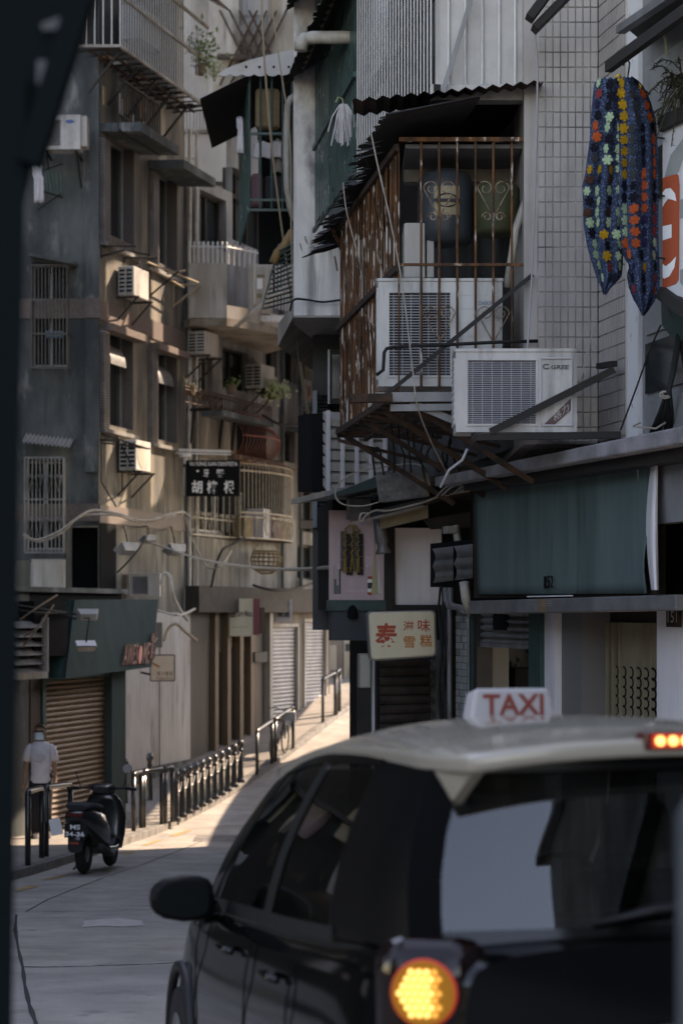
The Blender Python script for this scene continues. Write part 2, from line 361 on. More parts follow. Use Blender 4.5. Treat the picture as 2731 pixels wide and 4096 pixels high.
for a in ([(66, 3566), (140, 3545)], [(185, 3520), (268, 3502)], [(495, 3418), (530, 3408)], [(580, 3382), (640, 3362)], [(690, 3345), (760, 3322)]):
    strip('yellow_dash', a, .13, M['yellow'], .003)
b = MB(); rnd_ = random.Random(4); c1 = groundpx(450, 3692); b.add([c1 + V((math.cos(k * .52) * .42 * rnd_.uniform(.5, 1.1), math.sin(k * .52) * .55 * rnd_.uniform(.5, 1.1), .002 - .07 * math.sin(k * .52) * .5 * .0)) for k in range(12)], [tuple(range(12))])
for i_, v_ in enumerate(b.v): b.v[i_] = (v_[0], v_[1], roadz(v_[1]) + .005)
b.build('worn_patch', mat('worn_pale', (.50, .47, .44), .9, c2=(.36, .335, .31), scale=9), road)
b = MB(); c0 = groundpx(900, 3362)
b.wbox(c0.x - .5, c0.x + .45, c0.y - .7, c0.y + .7, c0.z - .05, c0.z + .006); b.build('road_patch', M['kerb'], road)

# ================================================================== LEFT CORNER BUILDING
AF = Plane(395, 38.5, 90)           # end face towards the camera
AS = Plane(395, 38.5, 16)           # street face
uE = AS.hit(738, 1000)[0]           # its far end
ZTOP = 21.0
bldA = thing('corner_building', 'weathered ochre and grey corner building with dark tiled windows at left', 'building', AS.pt(0, -.1))
def make_window(pl, x0, y0, x1, y1, parent, mull=1, depth=.28, fm=None, off=0.0, shade=None):
    u0, u1, z0, z1 = pl.rect(x0, y0, x1, y1, off); fm = fm or M['frame_alu']
    b = MB(); t = .05; n0, n1 = off - depth + .02, off - depth + .07
    b.fbox(pl, u0, u1, z0, z0 + t, n0, n1); b.fbox(pl, u0, u1, z1 - t, z1, n0, n1)
    for i in range(mull + 2):
        uc = u0 + (u1 - u0) * i / (mull + 1); a = max(u0, uc - t / 2); c = min(u1, uc + t / 2)
        b.fbox(pl, a, c, z0 + t, z1 - t, n0, n1)
    wn = b.build('window', fm, parent)
    b = MB(); b.quad(pl.pt(u0, z0, n0 - .004), pl.pt(u1, z0, n0 - .004), pl.pt(u1, z1, n0 - .004), pl.pt(u0, z1, n0 - .004))
    b.build('pane', shade or M['pane'], wn)
    return (u0, u1, z0, z1)
ops = []
for (x0, y0, x1, y1) in ((424, 560, 538, 962), (620, 690, 710, 1068), (422, 1318, 533, 1712), (616, 1398, 709, 1768)):
    ops.append(make_window(AS, x0, y0, x1, y1, bldA, 1, .3))
# doorway recess on ground floor at the corner (dark), stairwell
b = MB(); b.wall(AS, 0, uE, -.6, ZTOP, ops, .3)
b.quad(AS.pt(uE, -.6), AS.pt(uE, -.6, -6), AS.pt(uE, ZTOP, -6), AS.pt(uE, ZTOP))
b.build('street_wall', M['render_ochre'], bldA)
fops = [make_window(AF, 130, 1050, 272, 1465, bldA, 1, .3), make_window(AF, 105, 1840, 250, 2200, bldA, 1, .3)]
u0_, u1_, z0_, z1_ = AF.rect(258, 2100, 392, 2560)
fops.append((u0_, u1_, z0_, z1_))
b = MB(); b.wall(AF, -8, 0, -.6, ZTOP, fops, .3)
b.build('end_wall', M['concrete_dark'], bldA)
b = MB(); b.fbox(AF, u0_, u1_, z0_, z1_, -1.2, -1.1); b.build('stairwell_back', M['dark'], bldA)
for (a_, c_, d_, e_) in ops:
    for q in ((a_, a_ + .02, d_, e_), (c_ - .02, c_, d_, e_), (a_ + .02, c_ - .02, e_ - .02, e_), (a_ + .02, c_ - .02, d_, d_ + .02)):
        b = MB(); b.fbox(AS, *q, -.29, .004); b.build('window_reveal', M['mosaic_dark'], bldA)
b = MB(); b.fbox(AF, -8, 0, ZTOP, ZTOP + .3, -6, .3); b.fbox(AS, 0, uE, ZTOP, ZTOP + .3, -6, .3); b.build('roof', M['concrete_dark'], bldA)
# vertical corner rib + mosaic window surrounds, tile bands
b = MB(); b.fbox(AF, AF.hit(345, 900)[0], .02, 6.3, ZTOP - .1, .002, .10); b.build('corner_rib', M['concrete_dark'], bldA)
for (x0, y0, x1, y1) in ((398, 560, 423, 965), (597, 690, 619, 1070), (398, 1322, 421, 1715), (592, 1398, 615, 1770)):
    u0, u1, z0, z1 = AS.rect(x0, y0, x1, y1); parent = None
    b = MB(); b.fbox(AS, u0, u1, z0, z1, .0, .10)
    pil = b.build('window_pilaster', M['grout'], bldA)
    b = MB(); s_ = .05
    for i in range(int((z1 - z0) / s_)):
        for j in range(int(.10 / s_)): b.box8([AS.pt(u0 - .012, z0 + i * s_ + .006, j * s_ + .006), AS.pt(u0 - .012, z0 + i * s_ + .006, j * s_ + .045), AS.pt(u0 + .01, z0 + i * s_ + .006, j * s_ + .045), AS.pt(u0 + .01, z0 + i * s_ + .006, j * s_ + .006),
                                          AS.pt(u0 - .012, z0 + i * s_ + .045, j * s_ + .006), AS.pt(u0 - .012, z0 + i * s_ + .045, j * s_ + .045), AS.pt(u0 + .01, z0 + i * s_ + .045, j * s_ + .045), AS.pt(u0 + .01, z0 + i * s_ + .045, j * s_ + .006)])
        for j in range(int((u1 - u0) / s_)): b.fbox(AS, u0 + j * s_ + .006, u0 + j * s_ + .045, z0 + i * s_ + .006, z0 + i * s_ + .045, .10, .112)
    tag(b.build('mosaic', M['mosaic_dark'], bldA), kind='stuff')
for (py, h) in ((1195, .38), (2015, .34)):
    z1 = AF.hit(345, py)[1]
    b = MB(); b.fbox(AF, -3, AF.hit(345, py)[0] - .004, z1 - h, z1, .001, .02); b.fbox(AF, AF.hit(345, py)[0], .05, z1 - h, z1, .10, .125); b.build('tile_band', M['band_tile'], bldA)
    b = MB(); b.fbox(AS, .0, uE - .02, z1 - h - .02, z1 - .02, .001, .03); b.build('tile_band', M['band_tile'], bldA)
# thin concrete canopies over the upper windows, ledges over the lower ones
def canopy(pl, x0, y0, x1, proj, th, m, name, parent, drop=.06):
    u0, z = pl.hit(x0, y0); u1 = pl.hit(x1, y0)[0]
    b = MB(); b.box8([pl.pt(u0, z - th, .001), pl.pt(u1, z - th, .001), pl.pt(u1, z - th - drop, proj), pl.pt(u0, z - th - drop, proj), pl.pt(u0, z, .001), pl.pt(u1, z, .001), pl.pt(u1, z - drop * .6, proj), pl.pt(u0, z - drop * .6, proj)])
    return b.build(name, m, parent, bevel=.008)
canopy(AS, 398, 492, 560, .86, .16, M['concrete_dark'], 'window_canopy', bldA)
canopy(AS, 592, 640, 722, .80, .16, M['concrete_dark'], 'window_canopy', bldA)
canopy(AS, 398, 1294, 545, .28, .14, M['band_tile'], 'window_ledge', bldA, .0)
canopy(AS, 594, 1370, 718, .26, .14, M['band_tile'], 'window_ledge', bldA, .0)
for (x0, y0, x1) in ((398, 1712, 540), (594, 1770, 715), (398, 962, 545), (594, 1068, 715)):
    canopy(AS, x0, y0, x1, .12, .08, M['render_grey'], 'window_sill', bldA, .0)
# curved metal hoods inside the lower window heads
for (x0, x1, y0) in ((440, 500, 1368), (632, 690, 1450)):
    u0, z = AS.hit(x0, y0); u1 = AS.hit(x1, y0)[0]; rows = []
    for i in range(9):
        a = R_(90 * i / 8); rows.append([AS.pt(u, z - .42 + .42 * math.cos(a) * 1.0, -.24 + .27 * math.sin(a)) for u in (u0, u1)])
    b = MB(); b.grid(rows); b.add([AS.pt(u0, z - .42, -.24)] + [r[0] for r in rows], [(0, i, i + 1) for i in range(1, 9)])
    b.build('awning_hood', M['galv'], bldA, smooth=True)
# boxed niche behind the first conditioner
def ac_box(name, pl, x, y, wu, hz, dn, label, m, n0=.05, side_grille=True, fan=False, grp=None):
    """air conditioner on a street face; (x,y)=pixel of its lower near outer corner"""
    u0, z0 = pl.hit(x, y, n0 + dn); u1 = u0 + wu; z1 = z0 + hz; n1 = n0 + dn
    t = thing(name, label, 'air conditioner', pl.pt((u0 + u1) / 2, z0, n0), grp)
    b = MB(); b.fbox(pl, u0, u1, z0, z1, n0, n1); b.build('casing', m, t, bevel=.02)
    if side_grille:
        b = MB(); b.fbox(pl, u0 - .006, u0 + .002, z0 + .05, z1 - .05, n0 + .03, n1 - .03); g = b.build('side_grille', M['ac_dark'], t)
        rows = 6
        for i in range(rows + 1):
            z = z0 + .05 + (hz - .1) * i / rows; b = MB(); b.fbox(pl, u0 - .014, u0 - .006, z - .014, z + .014, n0 + .03, n1 - .03); b.build('grille_slat', m, g)
        b = MB(); nm = (n0 + n1) / 2; b.fbox(pl, u0 - .017, u0 - .006, z0 + .05, z1 - .05, nm - .014, nm + .014); b.build('grille_slat', m, g)
    if fan:
        c = pl.pt(u0 + wu * .4, (z0 + z1) / 2, n1); rr = hz * .4
        b = MB(); q = [c + pl.n.to_3d() * .006 + (pl.d.to_3d() * math.cos(2 * math.pi * i / 20) + V((0, 0, 1)) * math.sin(2 * math.pi * i / 20)) * rr for i in range(20)]
        b.slab(q, pl.n.to_3d() * .004); b.build('fan_grille', M['ac_old'] if fan == 2 else M['ac_dark'], t)
    for u in (u0 + .04, u1 - .04):
        b = MB(); b.beam(pl.pt(u, z0 - .03, 0), pl.pt(u, z0 - .03, n1 + .10), .035, .035); b.beam(pl.pt(u, z0 - .5, 0), pl.pt(u, z0 - .04, n1 + .06), .03, .03); b.build('bracket', M['iron_dark'], t)
    return t
ac_box('air_conditioner', AS, 535, 1180, .82, .58, .33, 'white window air conditioner under the upper left windows, sun on its side', M['ac_white'])
ac_box('air_conditioner', AS, 545, 1880, .80, .60, .36, 'white air conditioner with round front below the lower left window', M['ac_white'], fan=2)
# drying brackets of black angle iron
def rack(pl, pts, label, m, r=.02, name='drying_rack'):
    P0 = pl.p(*pts[0][0][:2]); t = thing(name, label, 'rack', P0)
    for (a, c) in pts: rod('rack_bar', pl.p(*a), pl.p(*c), r, m, t)
    return t
rack(AS, [((405, 985), (545, 985, .55)), ((405, 1025), (500, 1000, .5)), ((405, 965), (405, 1035)), ((408, 985), (600, 1020))], 'black iron drying bracket beside the upper left window', M['iron_dark'])
rack(AS, [((498, 1030), (632, 1032, .6)), ((498, 1030), (498, 1072)), ((498, 1070), (560, 1050, .4)), ((600, 1050, .1), (600, 1190, .02)), ((598, 1185), (715, 1085, .6))], 'black iron bracket just above the sunlit window air conditioner', M['iron_dark'])
rack(AS, [((590, 1048, .4), (792, 1130, .55)), ((600, 1072, .3), (735, 1150, .3)), ((692, 1225), (800, 1140, .5)), ((694, 1140), (694, 1230)), ((700, 1140), (800, 1138, .5)), ((670, 1095, .3), (740, 1082, .5))], 'sunlit bamboo pole drying rack at the corner of the ochre wall', M['rope'], .022)
rack(AS, [((405, 1720), (405, 1930)), ((405, 1770), (600, 1795, .6)), ((405, 1735), (590, 1795, .6)), ((460, 1730), (545, 1895, .4)), ((405, 1925), (480, 2050)), ((405, 1760), (470, 1760, .5)), ((490, 1850, .1), (490, 1960, .05))], 'black iron bracket tangle left of the lower air conditioner', M['iron_dark'], .018)
# cages on the end wall
def cage(pl, x0, y0, x1, y1, proj, nb, label, m, rails=(0, .36, .72, 1), r=.011, hearts=None, name='window_cage', side=True, grp=None):
    u0, u1, z0, z1 = pl.rect(x0, y0, x1, y1, proj)
    t = thing(name, label, 'window cage', pl.pt((u0 + u1) / 2, z0, 0), grp)
    for i in range(nb):
        u = u0 + (u1 - u0) * i / (nb - 1); rod('bar', pl.pt(u, z0, proj), pl.pt(u, z1, proj), r, m, t)
    for k in rails:
        z = z0 + (z1 - z0) * k
        b = MB(); b.beam(pl.pt(u0, z, proj), pl.pt(u1, z, proj), .025, .03)
        if side: b.beam(pl.pt(u0, z, 0), pl.pt(u0, z, proj), .025, .03); b.beam(pl.pt(u1, z, 0), pl.pt(u1, z, proj), .025, .03)
        b.build('rail', m, t)
    if side:
        for u in (u0, u1):
            for i in range(1, 4): rod('bar', pl.pt(u, z0, proj * i / 4), pl.pt(u, z1, proj * i / 4), r, m, t)
    return t, (u0, u1, z0, z1)
t, q = cage(AF, 127, 1060, 268, 1470, .35, 11, 'grey barred window cage on the dark end wall, upper of two', M['iron_mid'], (0, .33, .66, 1))
b = MB(); uu = AF.hit(118, 1005, .4)[0]; u2 = AF.hit(300, 1055, .4)[0]; z = AF.hit(118, 1005, .4)[1]
b.box8([AF.pt(uu, z - .06, 0), AF.pt(u2, z - .22, 0), AF.pt(u2, z - .26, .5), AF.pt(uu, z - .1, .5), AF.pt(uu, z, 0), AF.pt(u2, z - .16, 0), AF.pt(u2, z - .2, .5), AF.pt(uu, z - .04, .5)]); b.build('canopy', M['concrete_dark'], t)
b = MB(); b.fbox(AF, q[0] + .25, q[1] - .12, q[2] + .6, q[2] + .72, .05, .2); b.build('hanging_cloth', mat('cloth_blue', (.10, .17, .22), .9), t)
t, q = cage(AF, 100, 1830, 254, 2210, .38, 11, 'white scrolled window cage on the dark end wall under a corrugated hood', M['steel'], (0, .56, 1))
for i in range(4):
    uc = q[0] + (q[1] - q[0]) * (i + .5) / 4
    scroll_heart(AF, uc, q[2] + .52, .14, .5, .40, .008, M['steel'], t); scroll_heart(AF, uc, q[3] - .45, .14, .42, .40, .008, M['steel'], t)
rows = []; zA = AF.hit(95, 1752, .5)[1]; uA = AF.hit(92, 1752, .5)[0]; uB = AF.hit(285, 1752, .5)[0]
for j in range(2):
    rows.append([AF.pt(uA + (uB - uA) * i / 48, zA + .12 - .34 * (j * .6) - .1 * i / 48 + .025 * math.cos(i * math.pi / 2), .02 + .55 * j) for i in range(49)])
b = MB(); b.grid(rows); b.build('corrugated_hood', M['steel_light'], t)
# conditioners, towel and rack on the end wall
def ac_front(name, pl, x0, y0, x1, y1, off, dn, label, m, fanfrac=(.08, .62), grille=True, nslat=24, round_=False, side='l', badge=None):
    """split conditioner facing the camera side: casing, fan opening, ring, horizontal grille wires, louvred side"""
    u0, u1, z0, z1 = pl.rect(x0, y0, x1, y1, off)
    if pl.pt(u0, 0).x > pl.pt(u1, 0).x: fl = True
    else: fl = False
    t = thing(name, label, 'air conditioner', pl.pt((u0 + u1) / 2, z0, off - dn / 2))
    X = lambda f: (u0 + (u1 - u0) * f) if not fl else (u1 - (u1 - u0) * f)
    Z = lambda f: z0 + (z1 - z0) * f
    wdt = u1 - u0; H = z1 - z0
    ua, ub = sorted((X(fanfrac[0]), X(fanfrac[1]))); za, zb = Z(.10), Z(.88)
    b = MB(); b.wall(pl, u0, u1, z0, z1, [(ua, ub, za, zb)], .05, off)
    for q in ((u0, z0, u0, z1), (u1, z0, u1, z1), (u0, z0, u1, z0), (u0, z1, u1, z1)):
        b.quad(pl.pt(q[0], q[1], off), pl.pt(q[2], q[3], off), pl.pt(q[2], q[3], off - dn), pl.pt(q[0], q[1], off - dn))
    b.quad(pl.pt(u0, z0, off - dn), pl.pt(u1, z0, off - dn), pl.pt(u1, z1, off - dn), pl.pt(u0, z1, off - dn))
    b.build('casing', m, t)
    b = MB(); b.fbox(pl, u0 - .008, u1 + .008, z1 - .012, z1 + .014, off - dn, off + .008); b.build('lid', m, t, bevel=.006)
    b = MB(); b.fbox(pl, ua, ub, za, zb, off - .055, off - .05); b.build('fan_recess', mat('ac_recess', (.07, .07, .072), .7), t)
    # fan: ring + blades
    c = ((ua + ub) / 2, (za + zb) / 2); rr = min(ub - ua, zb - za) * .47; b = MB()
    ring = lambda r, n_: [pl.pt(c[0] + r * math.cos(2 * math.pi * i / 28), c[1] + r * math.sin(2 * math.pi * i / 28), n_) for i in range(29)]
    b.grid([ring(rr, off - .048), ring(rr, off - .03), ring(rr * 1.06, off - .03), ring(rr * 1.06, off - .048)])
    b.add(ring(rr * .98, off - .0485)[:28], [tuple(range(28))])
    for k in range(3):
        a0 = 2.1 * k + .5; pts = [pl.pt(c[0] + r_ * math.cos(a), c[1] + r_ * math.sin(a), off - .045 + (a - a0) * .012) for a in (a0, a0 + .4, a0 + .8, a0 + 1.2) for r_ in (rr * .2, rr * .93)]
        b.add(pts, [(0, 1, 3, 2), (2, 3, 5, 4), (4, 5, 7, 6)])
    b.build('fan', mat('fan_grey', (.016, .0165, .017), .6), t)
    if grille:
        for i in range(nslat + 1):
            z = za + (zb - za) * i / nslat; rod('grille_wire', pl.pt(ua, z, off - .004), pl.pt(ub, z, off - .004), .0028, M['ac_grille'], t)
        for i in range(7):
            u = ua + (ub - ua) * (i + .5) / 7; rod('grille_wire', pl.pt(u, za, off - .010), pl.pt(u, zb, off - .010), .0025, M['ac_grille'], t)
    b = MB()
    for (a1, b1, c1, d1) in ((ua - .015, ub + .015, za - .015, za), (ua - .015, ub + .015, zb, zb + .015), (ua - .015, ua, za, zb), (ub, ub + .015, za, zb)): b.fbox(pl, a1, b1, c1, d1, off + .0005, off + .008)
    b.build('grille_frame', m, t)
    us = u0 if (side == 'l') != fl else u1; sg = -1 if us == u0 else 1
    b = MB(); b.fbox(pl, min(us + sg * .001, us + sg * .004), max(us + sg * .001, us + sg * .004), z0 + .06, z1 - .06, off - dn + .03, off - .03); g = b.build('side_vent', M['ac_dark'], t)
    for i in range(11):
        z = z0 + .06 + (H - .12) * i / 10; b = MB(); b.fbox(pl, min(us, us + sg * .012), max(us, us + sg * .012), z - .008, z + .008, off - dn + .03, off - .03); b.build('vent_slat', m, g)
    for i in range(3):
        n_ = off - .03 - (dn - .06) * i / 2; b = MB(); b.fbox(pl, min(us, us + sg * .011), max(us, us + sg * .011), z0 + .06, z1 - .06, n_ - .008, n_ + .008); b.build('vent_slat', m, g)
    return t, X, Z
t, X, Z = ac_front('air_conditioner', AF, 165, 462, 322, 596, .75, .38, 'white air conditioner with a blue oval badge high on the dark end wall', M['ac_white'], (.04, .50), nslat=10)
b = MB(); cc = ((X(.68) + X(.8)) / 2, Z(.82)); b.slab([AF.pt(cc[0] + .085 * math.cos(a * .4), cc[1] + .035 * math.sin(a * .4), .752) for a in range(16)], AF.n.to_3d() * .004); b.build('badge', mat('badge_blue', (.05, .09, .25), .5), t)
b = MB(); b.fbox(AF, X(1.0) + .004, X(1.0) + .12, Z(.1), Z(1.0), .40, .72); b.build('valve_cover', M['ac_old'], t)
for f in (.12, .9): b = MB(); b.beam(AF.pt(X(f), Z(-.06), 0), AF.pt(X(f), Z(-.06), .78), .04, .04); b.beam(AF.pt(X(f), Z(-.9), 0), AF.pt(X(f), Z(-.08), .7), .03, .03); b.build('bracket', M['iron_dark'], t)
t, X, Z = ac_front('air_conditioner', AF, 128, 2240, 254, 2368, .5, .34, 'grey air conditioner under the scrolled white cage', M['ac_old'], (.0, .02), grille=False)
for f in (0, 1): b = MB(); b.beam(AF.pt(X(f), Z(-.05), 0), AF.pt(X(f), Z(-.05), .55), .05, .04); b.build('bracket', M['iron_dark'], t)
tr = thing('towel_rack', 'small green towel rack on the dark end wall', 'rack', AF.p(200, 800))
for i in range(6): rod('rack_bar', AF.p(165 + 16 * i, 668 + 6 * i, .5 - .07 * i), AF.p(180 + 14 * i, 760 + 4 * i, .45 - .07 * i), .016, M['green_bar'], tr)
for (a, c) in (((150, 690, .6), (250, 655, .02)), ((175, 765, .5), (250, 790, 0)), ((150, 840, .5), (245, 775, 0))): rod('rack_bar', AF.p(*a), AF.p(*c), .014, M['iron_dark'], tr)
b = MB(); rows = []
for i in range(9):
    rows.append([AF.p(136 + 38 * j / 6 - 6 + 8 * (i > 2), 660 + 150 * i / 8 + 4 * math.sin(j * 2), .62 + .03 * math.sin(j * 2.2 + i * .4)) for j in range(7)])
b.grid(rows); o = b.build('towel', M['cloth_white'], smooth=True); o.modifiers.new('s', 'SOLIDIFY').thickness = .012
tag(o, 'pale towel hung on the small green rack at far left', 'towel')
# big top cage wrapping the corner
CG = thing('balcony_cage', 'large grey barred balcony cage at the top left with leaves behind it', 'window cage', AS.pt(.5, 15.0))
nC = .78; uS, zB = AS.hit(482, 184, nC); uEnd = AS.hit(832, 400, nC)[0]; zT = zB + 3.0
N = 38
for i in range(N):
    u = uS + (uEnd - uS) * i / (N - 1); rod('bar', AS.pt(u, zB, nC), AS.pt(u, zT, nC), .0095, M['white_bar'], CG)
cornerp = AS.pt(uS, zB, nC); lp = V((cornerp.x - .80, cornerp.y, zB))
for i in range(6):
    p = cornerp.lerp(lp, i / 5); rod('bar', p, p + V((0, 0, 3)), .014, M['white_bar'], CG)
for dz in (0, .95, 1.7):
    b = MB(); b.beam(AS.pt(uS, zB + dz, nC), AS.pt(uEnd, zB + dz, nC), .05, .06); b.beam(cornerp + V((0, 0, dz)), lp + V((0, 0, dz)), .05, .05); b.build('rail', M['plaster_stain'], CG)
for i in range(14):
    u = uS + (uEnd - uS) * i / 13; rod('floor_bar', AS.pt(u, zB - .03, -.05), AS.pt(u, zB - .03, nC), .03 if i % 3 == 0 else .018, M['iron_dark'], CG)
for f in (.25, .6): 
    n_ = nC * f; rod('floor_bar', AS.pt(uS, zB - .05, n_), AS.pt(uEnd, zB - .05, n_), .03, M['rust_dark'], CG)
for i in range(5):
    u = uS + (uEnd - uS) * (i + .3) / 5; b = MB(); b.beam(AS.pt(u, zB - .75, .01), AS.pt(u, zB - .05, nC * .8), .04, .04); b.build('strut', M['iron_dark'], CG)
for i in range(9):
    u = uS + (uEnd - uS) * (.12 + .1 * i); b = MB(); b.fbox(AS, u, u + .22, zB - .02, zB + .03, .05 + .1 * (i % 3), .3 + .14 * (i % 3)); b.build('floor_board', [M['rust'], M['plaster_stain'], M['iron_dark']][i % 3], CG)
b = MB(); b.box8([AS.pt(uEnd - 2.2, zT - .2, 0), AS.pt(uEnd + .3, zT - .2, 0), AS.pt(uEnd + .3, zT - .9, 1.15), AS.pt(uEnd - 2.2, zT - .9, 1.15), AS.pt(uEnd - 2.2, zT - .15, 0), AS.pt(uEnd + .3, zT - .15, 0), AS.pt(uEnd + .3, zT - .85, 1.15), AS.pt(uEnd - 2.2, zT - .85, 1.15)]); b.build('cage_roof', M['rust_dark'], CG)
b = MB(); b.fbox(AS, uS - .5, uEnd + .2, zB + .02, zT - .25, .002, .02); b.build('shade_panel', mat('cage_shade', (.02, .021, .022), .8, c2=(.05, .05, .048), scale=1.5, amt=.6), CG)  # dark panel behind the bars, painted in as the cage interior's shade
b = MB(); b.fbox(AS, uS + 1.2, uS + 2.3, zB + .5, zB + 1.15, .3, .7); b.build('stored_crate', M['paint_grey'], CG)
# small dark balcony cage under it
nC2 = .45; u0, z0 = AS.hit(475, 520, nC2); u1 = AS.hit(640, 520, nC2)[0]
t = thing('balcony_cage', 'small dark scrolled balcony grille under the large top cage', 'window cage', AS.pt(u0, z0))
for i in range(17):
    u = u0 + (u1 - u0) * i / 16; rod('bar', AS.pt(u, z0, nC2), AS.pt(u, z0 + 1.0, nC2), .014, M['iron_dark'], t)
for k in (0, .3, 1.0):
    b = MB(); b.beam(AS.pt(u0, z0 + k, nC2), AS.pt(u1, z0 + k, nC2), .04, .04); b.build('rail', M['iron_dark'], t)
for i in range(5): scroll_heart(AS, u0 + (u1 - u0) * (i + .5) / 5, z0 + .15, .16, .3, nC2 + .02, .014, M['iron_dark'], t)
for i in range(8):
    u = u0 + (u1 - u0) * random.random(); b = MB(); z = z0 + .3 + random.random() * .5; b.fbox(AS, u, u + .12, z, z + .35, .12, .14); b.build('hanging_cloth', [M['cloth_tan'], M['cloth_white'], M['rust']][i % 3], t)
def plant(label, base, n, spread, h, leafm, stemm, size=.06, name='balcony_plant', pot=True, cat='plant', droop=.0):
    t = thing(name, label, cat, base)
    if pot:
        b = MB(); b.lathe(base, [(.09, 0), (.12, .16), (.13, .16), (.13, .19), (.10, .19)], 12); b.build('pot', M['wood_brown'], t, smooth=False)
    b = MB(); c = MB()
    for i in range(max(5, n // 14)):
        a = random.random() * 6.28; tip = V(base) + V((math.cos(a) * spread[0] * random.random(), math.sin(a) * spread[1] * random.random(), h * random.uniform(.5, 1)))
        mid = V(base).lerp(tip, .5) + V((0, 0, .1 * h)); b.tube([V(base) + V((0, 0, .02)), mid, tip], [.008, .006, .003], 4)
        for k in range(14):
            f = random.uniform(.3, 1.05); p = V(base).lerp(tip, f) + V([random.gauss(0, .05 * (1 + h)) for _ in range(3)])
            d = V([random.gauss(0, 1) for _ in range(3)]).normalized(); s_ = d.orthogonal().normalized() * size * .42; l_ = d * size * random.uniform(.7, 1.4)
            c.add([p, p + l_ * .45 + s_, p + l_, p + l_ * .45 - s_], [(0, 1, 2, 3)])
    b.build('stem', stemm, t); c.build('foliage', leafm, t); return t
plant('green leafy plant poking through the top left cage', AS.p(800, 300, .8), 150, (.5, .4), .95, M['leaf'], M['wood_brown'], .11)
plant('pale creeping plant hanging at the right end of the top cage', AS.p(858, 330, .6), 120, (.45, .4), .6, M['leaf_pale'], M['wood_brown'], .08, pot=False)
# ================================================================== GROUND FLOOR LEFT: white wall, corner shop
gw = thing('ground_floor_wall', 'dirty white ground floor wall under the ochre building', 'wall', AS.pt(1.5, 0))
zt = AS.hit(620, 2450)[1]
b = MB(); u0 = AS.hit(470, 3000, .12)[0]; u1 = AS.hit(762, 3000, .12)[0]; b.fbox(AS, u0, u1, -.6, zt, .0, .12); b.build('wall_face', mat('white_dirty', (.42, .415, .41), .8, c2=(.33, .31, .28), scale=1.4, amt=.7, streak=3, c3=(.20, .18, .15), scale3=1.6, thr3=.62, soft3=.1, drip=.8), gw)
us = AS.hit(638, 2800, .12)[0]
b = MB(); b.fbox(AS, us - .015, us + .015, .2, zt - .2, .12, .13); b.build('wall_joint', M['concrete_dark'], gw)
b = MB(); b.fbox(AS, u0, u1, -.3, .45, .12, .15); b.build('plinth', M['concrete_dark'], gw)
SP = Plane(175, 31.5, 17)
shop = thing('corner_shop', 'green painted corner shop with a closed brown roller shutter', 'shop', SP.pt(1.2, .1))
uL, uR = SP.hit(175, 3000)[0], SP.hit(436, 3000)[0]; zS0 = .0; zS1 = SP.hit(300, 2690)[1]
uP = SP.hit(492, 3000)[0]
b = MB(); b.fbox(SP, uR, uP, -.3, zS1 + .1, -.35, .06); b.build('pilaster', M['teal_paint'], shop, bevel=.01)
b = MB(); b.fbox(SP, uL - .12, uL, -.3, zS1 + .1, -.35, .05); b.build('pilaster', M['green_dark'], shop)
b = MB(); b.fbox(SP, uL - .5, uL - .13, -.3, zS1 + .1, -.4, .02); b.build('side_panel', M['wood_dark'], shop)
b = MB(); b.fbox(SP, uL - 3.5, uL - .5, -.3, 4.4, -.5, .0); b.build('side_wall', M['concrete_dark'], shop)
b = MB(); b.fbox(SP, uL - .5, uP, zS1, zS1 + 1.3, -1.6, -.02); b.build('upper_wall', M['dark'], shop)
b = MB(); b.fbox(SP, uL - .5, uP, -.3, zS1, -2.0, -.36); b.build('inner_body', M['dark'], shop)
b = MB(); b.fbox(SP, uL - 3.5, uP + .02, zS1 + 1.3, zS1 + 1.38, -3.5, .1); b.build('flat_roof', M['concrete_dark'], shop)
ns = 30
for i in range(ns):
    z = zS0 + (zS1 - zS0) * (i + .5) / ns
    block('slat', SP.pt((uL + uR) / 2, z, -.12), (uR - uL, .05, (zS1 - zS0) / ns), M['shutter_brown'], shop, SP, 'slat')
b = MB(); b.fbox(SP, uL, uR, zS1 - .1, zS1, -.11, .02); b.build('lintel', M['green_dark'], shop)
# leaning fascia sign
sg = thing('fascia_sign', 'slanted dark teal fascia sign with raised red brown letters over the shutter', 'sign', SP.p(430, 2700, .3))
TL, TR, BL, BR = SP.p(300, 2399, .16), SP.p(635, 2397, .16), SP.p(263, 2714, .42), SP.p(608, 2668, .42)
b = MB(); b.slab([BL, BR, TR, TL], -SP.n.to_3d() * .06); b.build('panel', M['teal_paint'], sg)
b = MB(); o_ = SP.n.to_3d() * -.42; b.add([BL, TL, TL + o_ * .5, BL + o_, ], [(0, 1, 2, 3)]); b.build('end_cheek', M['green_dark'], sg); b = MB(); b.add([BR, TR, TR + o_ * .5, BR + o_], [(0, 1, 2, 3)]); b.build('end_cheek', M['green_dark'], sg)
def onq(s, t, lift): 
    a = BL.lerp(BR, s); c = TL.lerp(TR, s); return a.lerp(c, t) + SP.n.to_3d() * lift
def text_q(st, s0, s1, t0, t1, m, parent, **k): return text(st, onq(s0, t0, .03), onq(s1, t0, .03), onq(s0, t1, .03), m, parent, **k)
brown = mat('brown_letters', (.17, .075, .05), .6)
b = MB(); q_ = AS.rect(397, 2095, 462, 2430); b.fbox(AS, q_[0], q_[1], q_[2], q_[3], .002, .02); b.build('recess_shade', M['dark'], bldA)  # flat dark panel stands in for the shaded recess above the shop
text_q('AWES', .60, .765, .07, .36, brown, sg, ext=.03, bold=.01); text_q('ME', .835, .915, .06, .36, brown, sg, ext=.03, bold=.01)
text_q('賞坊', .925, 1.0 - .004, .10, .50, brown, sg, ext=.03, bold=.012)
